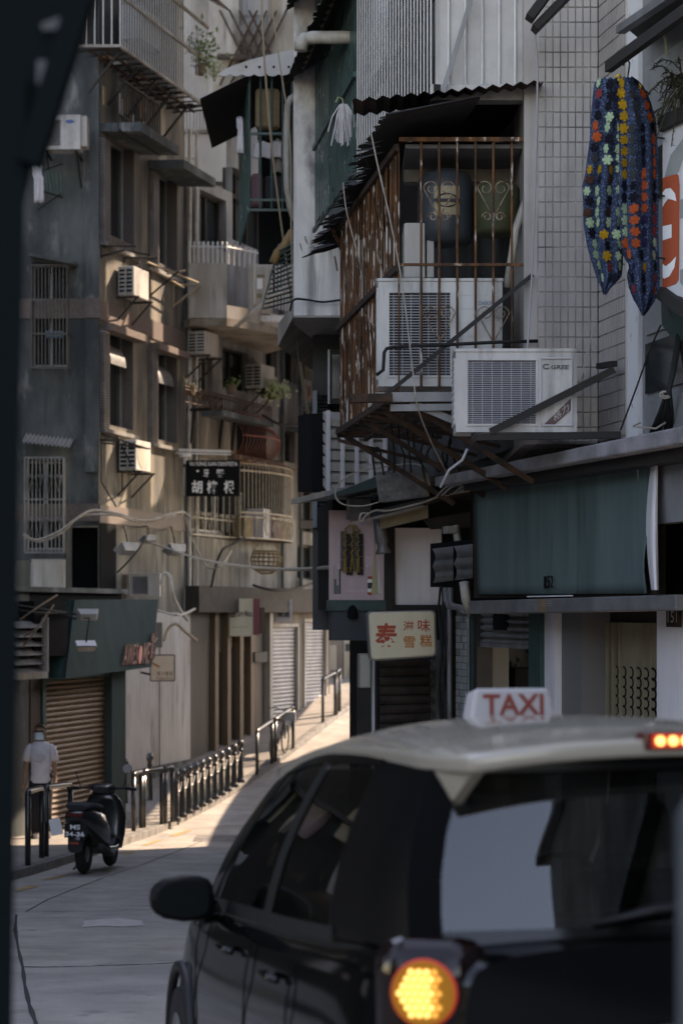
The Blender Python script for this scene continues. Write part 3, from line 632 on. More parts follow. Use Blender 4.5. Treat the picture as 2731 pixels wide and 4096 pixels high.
b = MB(); c = onq(.80, .2, .03); ex = (BR - BL).normalized(); ez = (TL - BL).normalized()
b.slab([c + ex * .075 * math.cos(a * .35) + ez * (.19 * math.sin(a * .35)) for a in range(18)], SP.n.to_3d() * .03); b.build('drop_logo', mat('drop_red', (.45, .13, .09), .5), sg)
b = MB(); b.fbox(SP, uL - .95, uL + .25, zS1 + .3, zS1 + 1.15, .03, .30); b.build('return_box', M['dark'], sg)
# louvred vent unit left of the sign
lv = thing('louvre_vent', 'rusty louvred vent hood left of the slanted sign', 'vent', SP.p(120, 2680, .2))
u0, u1, z0, z1 = SP.rect(60, 2470, 182, 2690, .35)
b = MB(); b.fbox(SP, u0, u1, z0, z1, .02, .24); b.build('housing', M['dark'], lv)
for i in range(6): 
    z = z0 + (z1 - z0) * (i + .5) / 6; b = MB(); b.box8([SP.pt(u0, z, .24), SP.pt(u1, z, .24), SP.pt(u1, z - .09, .36), SP.pt(u0, z - .09, .36), SP.pt(u0, z + .015, .24), SP.pt(u1, z + .015, .24), SP.pt(u1, z - .075, .36), SP.pt(u0, z - .075, .36)]); b.build('slat', M['steel'], lv)
b = MB(); b.fbox(SP, u0, u1, z0 - .1, z0, .02, .40); b.fbox(SP, u1 - .02, u1 + .02, z0, z1, .02, .40); b.build('frame', M['plaster_stain'], lv)
# floodlights
def flood(label, pos, tilt, w_, m_case, lit=False, arm=None, yaw=0.0, group=None):
    t = thing('floodlight', label, 'floodlight', pos, group); q = Quaternion((0, 0, 1), yaw) @ Quaternion((1, 0, 0), tilt)
    def xf(p): return V(pos) + q @ V(p)
    h = w_ * .55; b = MB()
    b.add([xf(p) for p in ((-w_ / 2, 0, -h / 2), (w_ / 2, 0, -h / 2), (w_ / 2, 0, h / 2), (-w_ / 2, 0, h / 2), (-w_ * .38, .16 * w_ * 2, -h * .3), (w_ * .38, .16 * w_ * 2, -h * .3), (w_ * .38, .16 * w_ * 2, h * .3), (-w_ * .38, .16 * w_ * 2, h * .3))],
          [(4, 5, 6, 7), (0, 1, 5, 4), (1, 2, 6, 5), (2, 3, 7, 6), (3, 0, 4, 7), (0, 3, 2, 1)]); b.build('housing', m_case, t, bevel=.01)
    b = MB(); b.add([xf(p) for p in ((-w_ * .45, -.012, -h * .43), (w_ * .45, -.012, -h * .43), (w_ * .45, -.012, h * .43), (-w_ * .45, -.012, h * .43))], [(0, 1, 2, 3)]); b.build('lens', lit or M['pane'], t)
    if arm: b = MB(); b.tube([V(pos) + q @ V((0, w_ * .2, 0))] + [V(a) for a in arm], .014, 5); b.build('arm', M['iron_dark'], t)
    return t
gwht = mat('lens_white', (.75, .74, .74), .4)
for i, (px, py, lab) in enumerate(((505, 2185, 'grey floodlight under the sunlit cable, nearest the dark doorway'), (590, 2150, 'small grey floodlight, middle of the three under the sunlit cable'), (695, 2190, 'grey floodlight, right one of the three under the sunlit cable'))):
    p = AS.p(px, py, .75); flood(lab, p, R_(-125), .50 if i != 1 else .36, M['steel'], gwht, [p + V((0, 0, .22)), AS.p(px - 10, 2105, .0)], yaw=R_(55))
p = SP.p(345, 2575, .85); flood('floodlight with a white lens hanging in front of the teal sign', p, R_(-60), .34, M['steel'], gwht, [p + V((.05, 0, .4)), SP.p(300, 2475, .6), SP.p(180, 2440, .05)], yaw=R_(20))
p = SP.p(350, 2455, .8); flood('flat white floodlight above the slanted teal sign', p, R_(-150), .34, M['steel_light'], gwht, [p + V((-.3, .0, .02)), SP.p(200, 2440, .05)], yaw=R_(20))
# small lightbox sign
SB = Plane(640, 39.0, 88)
t = thing('lightbox_sign', 'small cream lightbox sign on the white wall beside the shop', 'sign', SB.p(650, 2725))
u0, u1, z0, z1 = SB.rect(602, 2618, 702, 2724)
b = MB(); b.fbox(SB, u0, u1, z0, z1, 0, .16); b.build('frame', M['iron_dark'], t, bevel=.015)
b = MB(); b.fbox(SB, u0 + .02, u1 - .02, z0 + .02, z1 - .02, .161, .165); b.build('face', mat('lightbox_face', (.72, .60, .46), .5, c2=(.55, .35, .2), scale=2, amt=.35), t)
text_px('果汁專家', SB, 628, 2685, 692, 2704, .167, brown, t); text_px('Mobee Time', SB, 628, 2708, 692, 2718, .167, brown, t)
b = MB(); b.box8([SB.p(x, y_, .168) for x, y_ in ((605, 2645), (640, 2665), (636, 2672), (603, 2652))] + [SB.p(x, y_, .170) for x, y_ in ((605, 2645), (640, 2665), (636, 2672), (603, 2652))]); b.build('logo_stroke', M['orange_ink'], t)
rod('arm', SB.p(610, 2700, .05), SB.p(566, 2690, -.5), .02, M['iron_dark'], t)
# conditioner and boxes in the recess between shop and wall
ac_front('air_conditioner', Plane(560, 40, 88), 520, 2295, 640, 2385, 0.4, .35, 'old beige air conditioner in the recess above the shop', M['ac_old'], (.08, .6), nslat=10)
b = MB(); PQ = Plane(560, 39.6, 88); u0, u1, z0, z1 = PQ.rect(615, 2490, 652, 2590); b.fbox(PQ, u0, u1, z0, z1, 0, .2); tag(b.build('meter_box', M['plaster_stain'], bevel=.01), 'beige meter box above the small cream lightbox sign', 'meter box')
# ================================================================== RAILS, BOLLARDS
def padz(x, Y): return roadz(Y) + .12 + .03 * max(0, kerbx(Y) - x - .16)
def rail(px0, Y0, px1, Y1, label, h=.9, r=.038):
    a = V(((px0 - CX) / F * Y0, Y0, 0)); c = V(((px1 - CX) / F * Y1, Y1, 0)); a.z = padz(a.x, Y0); c.z = padz(c.x, Y1)
    t = thing('hoop_rail', label, 'barrier', (a + c) / 2, 'black hoop rails along the pavement')
    up = V((0, 0, 1)); d = (c - a) * .06
    for q in (a, c):
        b = MB(); b.tube([q, q + up * (h - .02)], r, 10); b.build('post', M['black_post'], t, smooth=True)
    b = MB(); b.tube([a + up * (h - .04), a + up * (h + .01) + d * .3, a + up * (h + .03) + d, c + up * (h + .03) - d, c + up * (h + .01) - d * .3, c + up * (h - .04)], r * 1.03, 10); b.build('top_rail', M['black_post'], t, smooth=True)
    return t
rail(113, 25.2, 168, 26.6, 'nearest black hoop rail at the left edge, beside the person')
rail(186, 26.9, 283, 28.3, 'black hoop rail behind the parked scooter')
rail(535, 32.4, 566, 33.0, 'short black hoop rail just right of the shop pilaster')
rail(576, 33.1, 648, 33.7, 'wider black hoop rail before the chained bollards')
rail(662, 33.8, 690, 34.1, 'narrow black hoop rail touching the first bollard')
rail(1028, 41.6, 1088, 42.9, 'black hoop rail past the bollards, left of the bicycle')
rail(1102, 43.1, 1172, 44.6, 'black hoop rail with the bicycle behind it')
rail(1291, 47.6, 1340, 48.4, 'farthest long black hoop rail, by the grey shutters', 1.0)
rail(1346, 48.5, 1358, 48.9, 'farthest short black hoop rail at the bend', 1.0)
def bollard(p, label, h=.86, group='black bollards with ball tops'):
    t = thing('bollard', label, 'bollard', p, group)
    b = MB(); b.lathe(p, [(.09, 0), (.09, .05), (.07, .07), (.062, .12), (.05, h * .55), (.04, h * .74), (.055, h * .76), (.055, h * .79), (.035, h * .81)], 12); b.build('shaft', M['black_post'], t, smooth=True)
    b = MB(); b.lathe(p, [(.02, h * .80), (.045, h * .83), (.065, h * .88), (.07, h * .92), (.06, h * .97), (.035, h), (.005, h * 1.01)], 12); b.build('ball', mat('ball_cap', (.10, .10, .10), .25, .6), t, smooth=True)
    return t
bp = []
ordn = ['first', 'second', 'third', 'fourth', 'fifth', 'sixth', 'seventh', 'eighth', 'ninth', 'tenth', 'last']
for i in range(11):
    f = i / 10; Y = 34.2 + 6.5 * f; px = 703 + (962 - 703) * f; X = (px - CX) / F * Y; p = V((X, Y, padz(X, Y))); bp.append(p)
    bollard(p, ordn[i] + ' black bollard of the chained row, counted from the left')
for i in range(10):
    a = bp[i] + V((0, 0, .68)); c = bp[i + 1] + V((0, 0, .68)); 
    t = thing('bollard_chain', 'metal chain sagging between the %s and %s bollards of the row' % (ordn[i], ordn[i + 1]), 'chain', (a + c) / 2, 'chains between the bollards')
    b = MB(); n = 14
    for k in range(n):
        f0, f1 = k / n, (k + .9) / n; s0, s1 = [V((0, 0, -.20 * 4 * f_ * (1 - f_))) for f_ in (f0, f1)]
        p0, p1 = a.lerp(c, f0) + s0, a.lerp(c, f1) + s1; b.tube([p0, (p0 + p1) / 2, p1], [.006, .016, .006], 5)
    b.build('links', M['steel_light'], t)
bollard(at(500, 3240, 37.0), 'lone black bollard half hidden behind the shop pilaster', .95); bollard(at(600, 3215, 37.6), 'lone black bollard in the shade before the white wall', .95)

# ================================================================== CENTRAL BUILDING ROW
CP = Plane(742, 43.0, 21)
uC1 = CP.hit(1320, 2500)[0]
bldC = thing('balcony_building', 'ochre row building with stacked balconies at the street bend', 'building', CP.pt(3, .5))
cops = []
cops.append(make_window(CP, 775, 1425, 850, 1600, bldC, 2, .2, M['plaster_stain']))
cops.append(make_window(CP, 890, 1400, 990, 1560, bldC, 1, .2, M['wood_dark']))
cops.append(make_window(CP, 768, 1930, 955, 2130, bldC, 4, .2, M['white_bar']))
cops.append(make_window(CP, 800, 780, 905, 985, bldC, 1, .25, M['wood_dark']))
cops.append(make_window(CP, 930, 700, 1060, 985, bldC, 2, .25, M['wood_dark']))
for q_ in ((1062, 1330, 1108, 1500), (1130, 1345, 1186, 1530), (1135, 1720, 1180, 1850), (1200, 1330, 1262, 1520), (1205, 1640, 1262, 1830), (1205, 1960, 1262, 2130), (1190, 2180, 1262, 2320), (1068, 1000, 1130, 1200)): cops.append(make_window(CP, *q_, bldC, 1, .22, M['wood_dark']))  # extra windows added here to darken this stretch of wall
zg = CP.hit(850, 2350)[1]
b = MB(); b.wall(CP, 0, uC1, zg, 13.1, cops, .25)
b.quad(CP.pt(0, zg), CP.pt(0, zg, -5), CP.pt(0, 13.1, -5), CP.pt(0, 13.1)); b.quad(CP.pt(0, 13.1), CP.pt(uC1, 13.1), CP.pt(uC1, 13.1, -5), CP.pt(0, 13.1, -5)); b.build('upper_wall', M['render_grey'], bldC)
for x0, y0, x1 in ((1055, 1318, 1115), (1122, 1335, 1192), (1195, 1318, 1268), (1198, 1625, 1268), (1128, 1706, 1186), (1198, 1945, 1268)): canopy(CP, x0, y0, x1, .55, .07, M['concrete_dark'], 'window_canopy', bldC, .12)
for px_ in (1118, 1192, 1285): rod('drain_pipe', CP.pt(CP.hit(px_, 1500)[0], zg, .08), CP.pt(CP.hit(px_, 1500)[0], 12.9, .08), .05, M['concrete_dark'], bldC)
for k_ in range(9):
    u_ = CP.hit(1135 + 6.0 * k_, 1560)[0]; b = MB(); b.fbox(CP, u_, u_ + .16, CP.hit(1150, 1585 + 9 * (k_ % 3))[1], CP.hit(1150, 1545)[1], .5, .52); b.build('hanging_cloth', [M['cloth_dark'], M['cloth_tan'], M['cloth_plum']][k_ % 3], bldC)
# ochre panel under second balcony and pipes
for (x0, x1, y0, y1) in ((765, 930, 1620, 1835), (757, 930, 2155, 2350)):
    u0, u1, z0, z1 = CP.rect(x0, y0, x1, y1); b = MB(); b.fbox(CP, u0, u1, z0, z1, .002, .10); b.build('spandrel', M['render_ochre'], bldC)
for px in (748, 776):
    u = CP.hit(px, 1500)[0]; rod('drain_pipe', CP.pt(u, zg, .06), CP.pt(u, 14, .06), .045, M['pvc'], bldC)
# ground floor: dark lintel, doors, shutters
b = MB(); b.wall(CP, 0, uC1, -.5, zg, [(CP.hit(x0, 2800)[0], CP.hit(x1, 2800)[0], -.49, CP.hit((x0 + x1) / 2, yt)[1]) for x0, x1, yt in ((858, 888, 2610), (895, 940, 2590), (945, 975, 2600), (1075, 1192, 2495), (1215, 1305, 2475))], .22)
b.build('ground_wall', mat('ground_brown', (.17, .14, .11), .8, c2=(.07, .06, .05), scale=1.5, amt=.8, streak=5), bldC)
b = MB(); b.fbox(CP, -.05, uC1, zg - .55, zg + .02, .01, .35); b.build('dark_lintel', mat('lintel_dark', (.022, .021, .02), .8, c2=(.05, .04, .03), scale=4, amt=.6), bldC)
b = MB(); b.fbox(CP, .0, CP.hit(830, 2800)[0], -.5, zg - .5, .0, .06); b.build('shop_front_dark', mat('timber_dark', (.06, .05, .042), .7, c2=(.03, .026, .022), scale=2, streak=8), bldC)
for x0, x1, yt in ((858, 888, 2610), (895, 940, 2590), (945, 975, 2600)):
    u0, u1 = CP.hit(x0, 2800)[0], CP.hit(x1, 2800)[0]; z1 = CP.hit((x0 + x1) / 2, yt)[1]; b = MB(); b.fbox(CP, u0, u1, -.4, z1, -.24, -.16); d_ = b.build('door', M['wood_dark'], bldC)
    b = MB(); b.fbox(CP, u0 + .05, u0 + .09, 1.7, 1.95, -.16, -.10); b.build('handle', M['steel_light'], d_)
for px in (842, 892, 942, 985, 1062): 
    u = CP.hit(px, 2800)[0]; b = MB(); b.fbox(CP, u - .09, u + .09, -.4, zg - .56, .0, .16); b.build('pilaster', M['wood_brown'] if px < 1000 else M['plaster_stain'], bldC)
u0, u1, z0, z1 = CP.rect(996, 2608, 1046, 2648, .05); b = MB(); b.fbox(CP, u0, u1, z0, z1, .0, .2); b.build('letter_box', M['iron_dark'], bldC)
for (x0, x1, yt) in ((1075, 1192, 2495), (1215, 1305, 2475)):
    u0, u1 = CP.hit(x0, 2800)[0], CP.hit(x1, 2800)[0]; z1 = CP.hit((x0 + x1) / 2, yt)[1]; z0 = roadz(CP.pt(u0, 0).y) + .05; ns = 26
    sh = thing('roller_shutter', 'closed grey roller shutter at the bend, ' + ('left of two, behind the bicycle' if x0 == 1075 else 'right of two, beside the far rail'), 'shutter', CP.pt((u0 + u1) / 2, z0))
    for i in range(ns): block('slat', CP.pt((u0 + u1) / 2, z0 + (z1 - z0) * (i + .5) / ns, -.1), (u1 - u0, .045, (z1 - z0) / ns), M['shutter_grey'], sh, CP, 'slat')
    b = MB(); b.fbox(CP, u0, u1, z1 - .08, z1, -.09, .02); b.fbox(CP, u0 - .02, u0 + .06, z0, z1 - .1, -.05, .03); b.fbox(CP, u1 - .06, u1 + .02, z0, z1 - .1, -.05, .03); b.build('guide', M['plaster_stain'], sh)
# first balcony: parapet, curved slab, spiked rail
yB = CP.pt(0, 0).y
BPf = Plane(758, 42.6, 86)     # parapet face towards us
u0, u1, z0, z1 = BPf.rect(758, 1052, 908, 1272)
bal = thing('balcony', 'concrete balcony with white spiked railing and a stained parapet', 'balcony', BPf.pt((u0 + u1) / 2, z0))
b = MB(); b.fbox(BPf, u0, u1, z0, z1, -.12, 0); b.build('parapet', M['plaster_stain'], bal)
# slab with rounded outer corner, following the street
pA = BPf.pt(u0, 0, -.05); pB = BPf.pt(u1, 0, 0); pts = [pA, pB]
dirC = CP.d.to_3d(); out = CP.n.to_3d(); L = 3.3
prev = pB; far = pB + dirC * L
for i in range(1, 8): 
    f = i / 7; pts.append(pB + dirC * L * f + out * (.50 * math.sin(f * math.pi * .8)))
pts.append(CP.pt(CP.hit(1050, 1300)[0] + .6, 0, -.3)); pts.append(CP.pt(.2, 0, -.3))
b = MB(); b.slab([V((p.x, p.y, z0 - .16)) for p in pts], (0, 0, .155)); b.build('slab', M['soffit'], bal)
b = MB()
for i in range(1, 7): b.slab([V((p.x, p.y, z0)) for p in (pts[i], pts[i + 1], pts[i + 1] - out * .08, pts[i] - out * .08)], (0, 0, .28))
b.build('kerb_edge', M['plaster_stain'], bal)
for i in range(9):
    u = u0 + (u1 - u0) * i / 8; p = BPf.pt(u, z1, -.06); b = MB(); b.tube([p, p + V((0, -.02, .14)), p + V((0, -.05, .3)), p + V((0, .0, .43)), p + V((0, .03, .46))], .022, 6); b.build('rail_spike', M['white_bar'], bal)
pR0 = BPf.pt(u1, z1, -.06)
for i in range(20):
    p = pR0 + dirC * (.15 * i + .1) + out * (.5 * math.sin(min(1, .15 * i / L) * math.pi * .8)); b = MB(); b.tube([p + V((0, 0, -.75 if i > 4 else 0)), p + V((0, 0, .2)), p + out * .03 + V((0, 0, .43))], .016, 5); b.build('rail_spike', M['white_bar'], bal)
b = MB(); b.tube([BPf.pt(u0, z1 + .36, -.08), pR0 + V((0, 0, .36))] + [pR0 + dirC * (.5 * i) + out * (.5 * math.sin(.5 * i / L * math.pi * .8)) + V((0, 0, .36)) for i in range(1, 7)], .018, 5); b.build('top_rail', M['white_bar'], bal)
# conditioner on that balcony (end panel towards us)
pq = Plane(1040, 43.5, 88); u0, u1, z0, z1 = pq.rect(993, 1055, 1086, 1256)
t = thing('air_conditioner', 'tall grey air conditioner end panel with a paper label on the spiked balcony', 'air conditioner', pq.pt((u0 + u1) / 2, z0))
b = MB(); b.fbox(pq, u0, u1, z0, z1, -.9, 0); b.build('casing', M['ac_old'], t, bevel=.02)
b = MB(); b.fbox(pq, u0 + .1, u1 - .14, z0 + .1, z1 - .08, .001, .012); b.build('access_panel', M['plaster_stain'], t)
b = MB(); b.fbox(pq, u0 + .19, u0 + .31, z1 - .55, z1 - .32, .013, .015); b.build('paper_label', M['white_ink'], t)
b = MB(); b.fbox(pq, u0 + .19, u0 + .36, z1 - .30, z1 - .24, .013, .016); b.fbox(pq, u0 + .19, u0 + .3, z1 - .75, z1 - .65, .013, .016); b.build('badge', mat('badge_olive', (.16, .14, .07), .5), t)
b = MB(); b.fbox(pq, u0 - .5, u1 + .3, z0 - .16, z0 - .03, -.12, .02); b.build('support', M['plaster_white'], t)
rod('pole', pq.p(990, 1265, .3), pq.p(1180, 1120, .2), .05, M['pvc'], t)
# lower conditioner and wall under the balcony
ac_box('air_conditioner', CP, 822, 1415, .7, .5, .42, 'small air conditioner above the plant balcony, under the balcony soffit', M['ac_old'])
ac_box('air_conditioner', CP, 1045, 1550, .8, .55, .4, 'air conditioner behind the pale plant on the iron balcony', M['ac_old'])
# second balcony: iron rail with plants
def iron_rail(pl, x0, x1, y0, y1, n_, label, m, nb, name='balcony_rail', curve=0.0, hearts=False):
    u0, z1 = pl.hit(x0, y0, n_); u1 = pl.hit(x1, y0, n_)[0]; z0 = pl.hit(x0, y1, n_)[1]
    t = thing(name, label, 'railing', pl.pt((u0 + u1) / 2, z0, n_)); off = lambda f: n_ + curve * math.sin(f * math.pi)
    for i in range(nb + 1):
        f = i / nb; u = u0 + (u1 - u0) * f; rod('bar', pl.pt(u, z0, off(f)), pl.pt(u, z1, off(f)), .012, m, t)
    for z in (z0, z1, z0 + (z1 - z0) * .8):
        b = MB(); b.tube([pl.pt(u0 + (u1 - u0) * i / 10, z, off(i / 10)) for i in range(11)], .02, 5); b.build('rail', m, t)
    return t, (u0, u1, z0, z1)
t, q = iron_rail(CP, 740, 1085, 1545, 1608, .55, 'rusty iron balcony rail carrying potted plants', M['rust_dark'], 34)
for i in range(6): scroll_heart(CP, q[0] + .35 + i * .28, (q[2] + q[3]) / 2, .2, .3, .57, .012, M['rust_dark'], t)
for px in (748, 860, 910, 960):
    u = CP.hit(px, 1650)[0]; b = MB(); b.beam(CP.pt(u, q[2] - .75, .11), CP.pt(u, q[2] - .02, .2), .06, .06); b.beam(CP.pt(u, q[2] - .03, .0), CP.pt(u, q[2] - .03, .6), .06, .06); b.build('bracket', M['iron_dark'], t)
b = MB(); b.fbox(CP, q[0] + 1.8, q[1], q[2] - .12, q[2], .0, .62); b.build('floor', M['concrete_dark'], t)
plant('pale flowering pot plant at the right end of the iron balcony', CP.p(1090, 1600, .6), 280, (.55, .5), .42, M['leaf_pale'], M['leaf'], .09)
plant('small green pot plant near the middle of the iron balcony', CP.p(925, 1575, .45), 60, (.25, .25), .3, M['leaf'], M['leaf'], .07)
plant('dark shrub in a pot at the left end of the iron balcony', CP.p(762, 1580, .5), 80, (.2, .2), .45, M['fern_dry'], M['fern_dry'], .05)
plant('low grassy pot plant behind the iron balcony rail', CP.p(1060, 1590, .3), 60, (.2, .2), .45, M['leaf'], M['leaf'], .07)
# wavy belly cage, salmon red
t = thing('belly_cage', 'salmon red pot bellied window grille below the iron balcony', 'window cage', CP.p(1030, 1810, .2))
red = mat('salmon_paint', (.34, .12, .09), .6, c2=(.2, .07, .05), scale=8)
u0, zA = CP.hit(942, 1640, .1); u1 = CP.hit(1108, 1640, .3)[0]; zBt = CP.hit(942, 1822, .1)[1]; H = zA - zBt
for i in range(18):
    f = i / 17; u = u0 + (u1 - u0) * f; bul = .25 + .25 * math.sin(f * math.pi * .9)
    path = [CP.pt(u, zA - H * k / 9, .05 + bul * (0 if k < 2 else math.sin((k - 2) / 7 * math.pi) ** .6 * 1.0)) for k in range(10)]
    b = MB(); b.tube(path, .009, 5); b.build('bar', red, t, smooth=True)
for k in (.02, .55, .98):
    b = MB(); b.tube([CP.pt(u0 + (u1 - u0) * i / 12, zA - H * k, .05 + (.25 + .25 * math.sin(i / 12 * math.pi * .9)) * (0 if k < .2 else math.sin(max(0, (k * 9 - 2)) / 7 * math.pi) ** .6 if k < .97 else 0)) for i in range(13)], .02, 5); b.build('rail', red, t)
b = MB(); b.fbox(CP, u0, u1, zBt, zA, .01, .03); b.build('dark_backing', M['room'], t)  # dark backing panel, stands in for the unlit space behind the bars
# bay cage, lit, third floor
t = thing('bay_cage', 'rounded white barred bay cage with scrolls, right of the dentist sign', 'window cage', CP.p(1080, 2160, .3))
wb = mat('white_bar_old', (.46, .43, .38), .55, c2=(.26, .2, .14), scale=9, amt=.6)
uA, zT_ = CP.hit(985, 1850, .55); uB = CP.hit(1180, 1900, .4)[0]; zB_ = CP.hit(985, 2150, .55)[1]
def bay(f): 
    u = uA + (uB - uA) * f; n_ = .72 * math.sin(math.pi * (.12 + .80 * f)) ** .6; return u, n_
for i in range(27):
    u, n_ = bay(i / 26); rod('bar', CP.pt(u, zB_, n_), CP.pt(u, zT_, n_), .009, wb, t)
b = MB(); b.fbox(CP, uA, uB, zB_, zT_, .01, .03); b.build('dark_backing', M['room'], t)  # flat dark sheet in place of the bay's dim interior
for k in (0, .28, .34, .9, 1):
    b = MB(); b.tube([CP.pt(*((bay(i / 16)[0], zB_ + (zT_ - zB_) * k, bay(i / 16)[1]))) for i in range(17)], .02, 5); b.build('rail', wb, t)
for i in range(10):
    u, n_ = bay((i + .5) / 10); scroll_heart(CP, u, zB_ + (zT_ - zB_) * .22, .17, .45, n_ + .02, .010, wb, t)
rows = []
for j in range(3): rows.append([CP.pt(bay(i / 16)[0] , zT_ + .28 - .14 * j, bay(i / 16)[1] * (.05 + .55 * j)) for i in range(17)])
b = MB(); b.grid(rows); b.build('cage_roof', M['rust'], t)
b = MB(); b.add([CP.pt(bay(i / 16)[0], zB_ - .02, bay(i / 16)[1] * .98) for i in range(17)] + [CP.pt(uB, zB_ - .02, 0), CP.pt(uA, zB_ - .02, 0)], [tuple(range(19))]); b.build('cage_floor', M['rust_dark'], t)
for i, (f, hh, mm) in enumerate(((.15, .5, 'cloth_tan'), (.4, .7, 'cloth_white'), (.6, .45, 'cloth_plum'), (.82, .6, 'cloth_tan'))):
    u, n_ = bay(f); b = MB(); b.fbox(CP, u - .2, u + .2, zB_ + .02, zB_ + hh, .08, n_ * .7); b.build('stored_goods', M[mm], t)
# window grille beside/below the dentist sign with hearts
t, q = cage(CP, 772, 1960, 965, 2145, .14, 9, 'white heart scroll window grille under the dentist sign', wb, (0, .36, 1), .010)
for i in range(8): scroll_heart(CP, q[0] + (q[1] - q[0]) * (i + .5) / 8, q[2] + .35, .17, .5, .16, .009, wb, t)
# hanging rattan basket
t = thing('wicker_basket', 'brown wicker basket hanging under the barred bay cage', 'basket', CP.p(1065, 2290, .5))
b = MB(); cpt = CP.p(1065, 2295, .5)
for k in range(18):
    a = k / 18 * 6.283; b.tube([cpt + V((math.cos(a) * r, math.sin(a) * r, h)) for r, h in ((.12, 0), (.3, .12), (.36, .32), (.30, .52))], .011, 4)
for r, h in ((.12, 0), (.25, .08), (.32, .18), (.35, .28), (.36, .38), (.33, .46), (.30, .52)): b.tube([cpt + V((math.cos(k / 20 * 6.283) * r, math.sin(k / 20 * 6.283) * r, h)) for k in range(21)], .012, 4)
b.tube([cpt + V((-.3, 0, .52)), cpt + V((0, 0, .95)), cpt + V((.3, 0, .52))], .01, 4); b.build('weave', mat('wicker', (.20, .13, .06), .8), t)
# dentist sign
DS = Plane(852, 42.4, 87)
t = thing('dentist_sign', 'black hanging dentist sign with white lettering and characters', 'sign', DS.p(850, 1985))
u0, u1, z0, z1 = DS.rect(745, 1842, 960, 1985)
b = MB(); b.fbox(DS, u0, u1, z0, z1, -.05, .05); b.build('board', mat('sign_black', (.008, .009, .010), .8, spec=.05), t)
text_px('VU IONG KAN DENTISTA', DS, 758, 1847, 950, 1863, .053, M['white_ink'], t, bold=.008)
for ch, x0, x1 in (('牙', 814, 836), ('醫', 866, 896)): text_px(ch, DS, x0, 1878, x1, 1908, .053, M['white_ink'], t, bold=.02)
for ch, x0 in (('胡', 768), ('榕', 828), ('根', 896)): text_px(ch, DS, x0, 1922, x0 + 42, 1974, .053, M['white_ink'], t, bold=.025)
text_px('•', DS, 786, 1880, 796, 1888, .053, M['white_ink'], t)
b = MB(); b.beam(DS.p(655, 1798), DS.p(925, 1806), .05, .05); b.beam(DS.p(700, 1812), DS.p(925, 1818), .03, .03); b.build('bracket_arm', M['white_bar'], t)
for px in (795, 915): rod('hanger', DS.p(px, 1812), DS.p(px, 1844), .014, M['iron_dark'], t)
rod('neon_tube', DS.p(737, 1870), DS.p(735, 1985), .03, M['plaster_stain'], t)
b = MB(); b.lathe(DS.p(742, 1855), [(.04, 0), (.05, .12), (.14, .14), (.13, .2), (.03, .24)], 10); b.build('lamp_cap', M['white_bar'], t)
# shop signs below
SS = Plane(980, 44.8, 84)
def board(name, pl, x0, y0, x1, y1, d, label, m, frame=None, cat='sign'):
    u0, u1, z0, z1 = pl.rect(x0, y0, x1, y1); t = thing(name, label, cat, pl.pt((u0 + u1) / 2, z0))
    b = MB(); b.fbox(pl, u0, u1, z0, z1, -d, 0); b.build('board', m, t, bevel=.01); return t
t = board('shop_sign', SS, 908, 2395, 1012, 2545, .25, 'cream and maroon lightbox sign over the doors at the bend', M['sign_cream'])
b = MB(); u0, u1, z0, z1 = SS.rect(1012, 2395, 1040, 2540); b.fbox(SS, u0, u1, z0, z1, -.25, 0.003); b.build('maroon_band', mat('maroon', (.22, .07, .08), .6), t)
b = MB(); u0, u1, z0, z1 = SS.rect(1043, 2430, 1060, 2535); b.fbox(SS, u0, u1, z0, z1, -.5, -.02); b.build('side_panel', M['wood_brown'], t)
text_px('East', SS, 915, 2440, 944, 2470, .004, M['dark_ink'], t, bold=.02); text_px('&', SS, 934, 2440, 944, 2470, .005, M['red_ink'], t)
text_px('Cargo Macau', SS, 947, 2440, 1008, 2474, .004, M['dark_ink'], t, bold=.02); text_px('eastcargomacau', SS, 925, 2505, 995, 2513, .004, mat('ink_soft', (.3, .25, .17), .7), t)
S2 = Plane(1135, 47.5, 84)
t = board('shop_sign', S2, 1102, 2398, 1166, 2488, .1, 'small pale sign with dark characters above the left grey shutter', mat('sign_pale', (.42, .41, .42), .6))
text_px('東方', S2, 1108, 2404, 1160, 2435, .004, M['dark_ink'], t, bold=.02); text_px('貨運', S2, 1108, 2440, 1160, 2470, .004, M['dark_ink'], t, bold=.02)
# tube light floodlight near the pink sign
p = at(1230, 2098, 30.0); flood('black floodlight with square lens left of the pink sign', p, R_(8), .26, M['iron_dark'], mat('lens_warm', (.42, .32, .22), .4), [p + V((.2, .2, .2)), at(1330, 2020, 28)], yaw=R_(15))
# notice board shops beyond the pink sign
D2 = Plane(1380, 53, 80)
t = thing('poster_shop', 'grey shop front with posters at the bend, behind the cream box', 'shop', D2.p(1390, 2770))
u0, u1, z0, z1 = D2.rect(1300, 2440, 1560, 2790); b = MB(); b.fbox(D2, u0, u1, z0 - .5, z1, -.3, 0); b.build('wall', mat('shop_far', (.20, .18, .165), .8, c2=(.12, .1, .09), scale=2), t)
for (x0, y0, x1, y1, mm) in ((1375, 2530, 1412, 2765, M['plaster_stain']), (1412, 2530, 1440, 2760, mat('poster_warm', (.33, .22, .15), .7)), (1318, 2580, 1345, 2680, M['plaster_stain'])):
    u0, u1, z0, z1 = D2.rect(x0, y0, x1, y1); b = MB(); b.fbox(D2, u0, u1, z0, z1, .001, .03); b.build('poster_panel', mm, t)
for (x0, y0, x1, y1) in ((1383, 2540, 1400, 2556), (1380, 2575, 1400, 2605)):
    u0, u1, z0, z1 = D2.rect(x0, y0, x1, y1); b = MB(); b.fbox(D2, u0, u1, z0, z1, .031, .034); b.build('notice', M['dark_ink'], t)

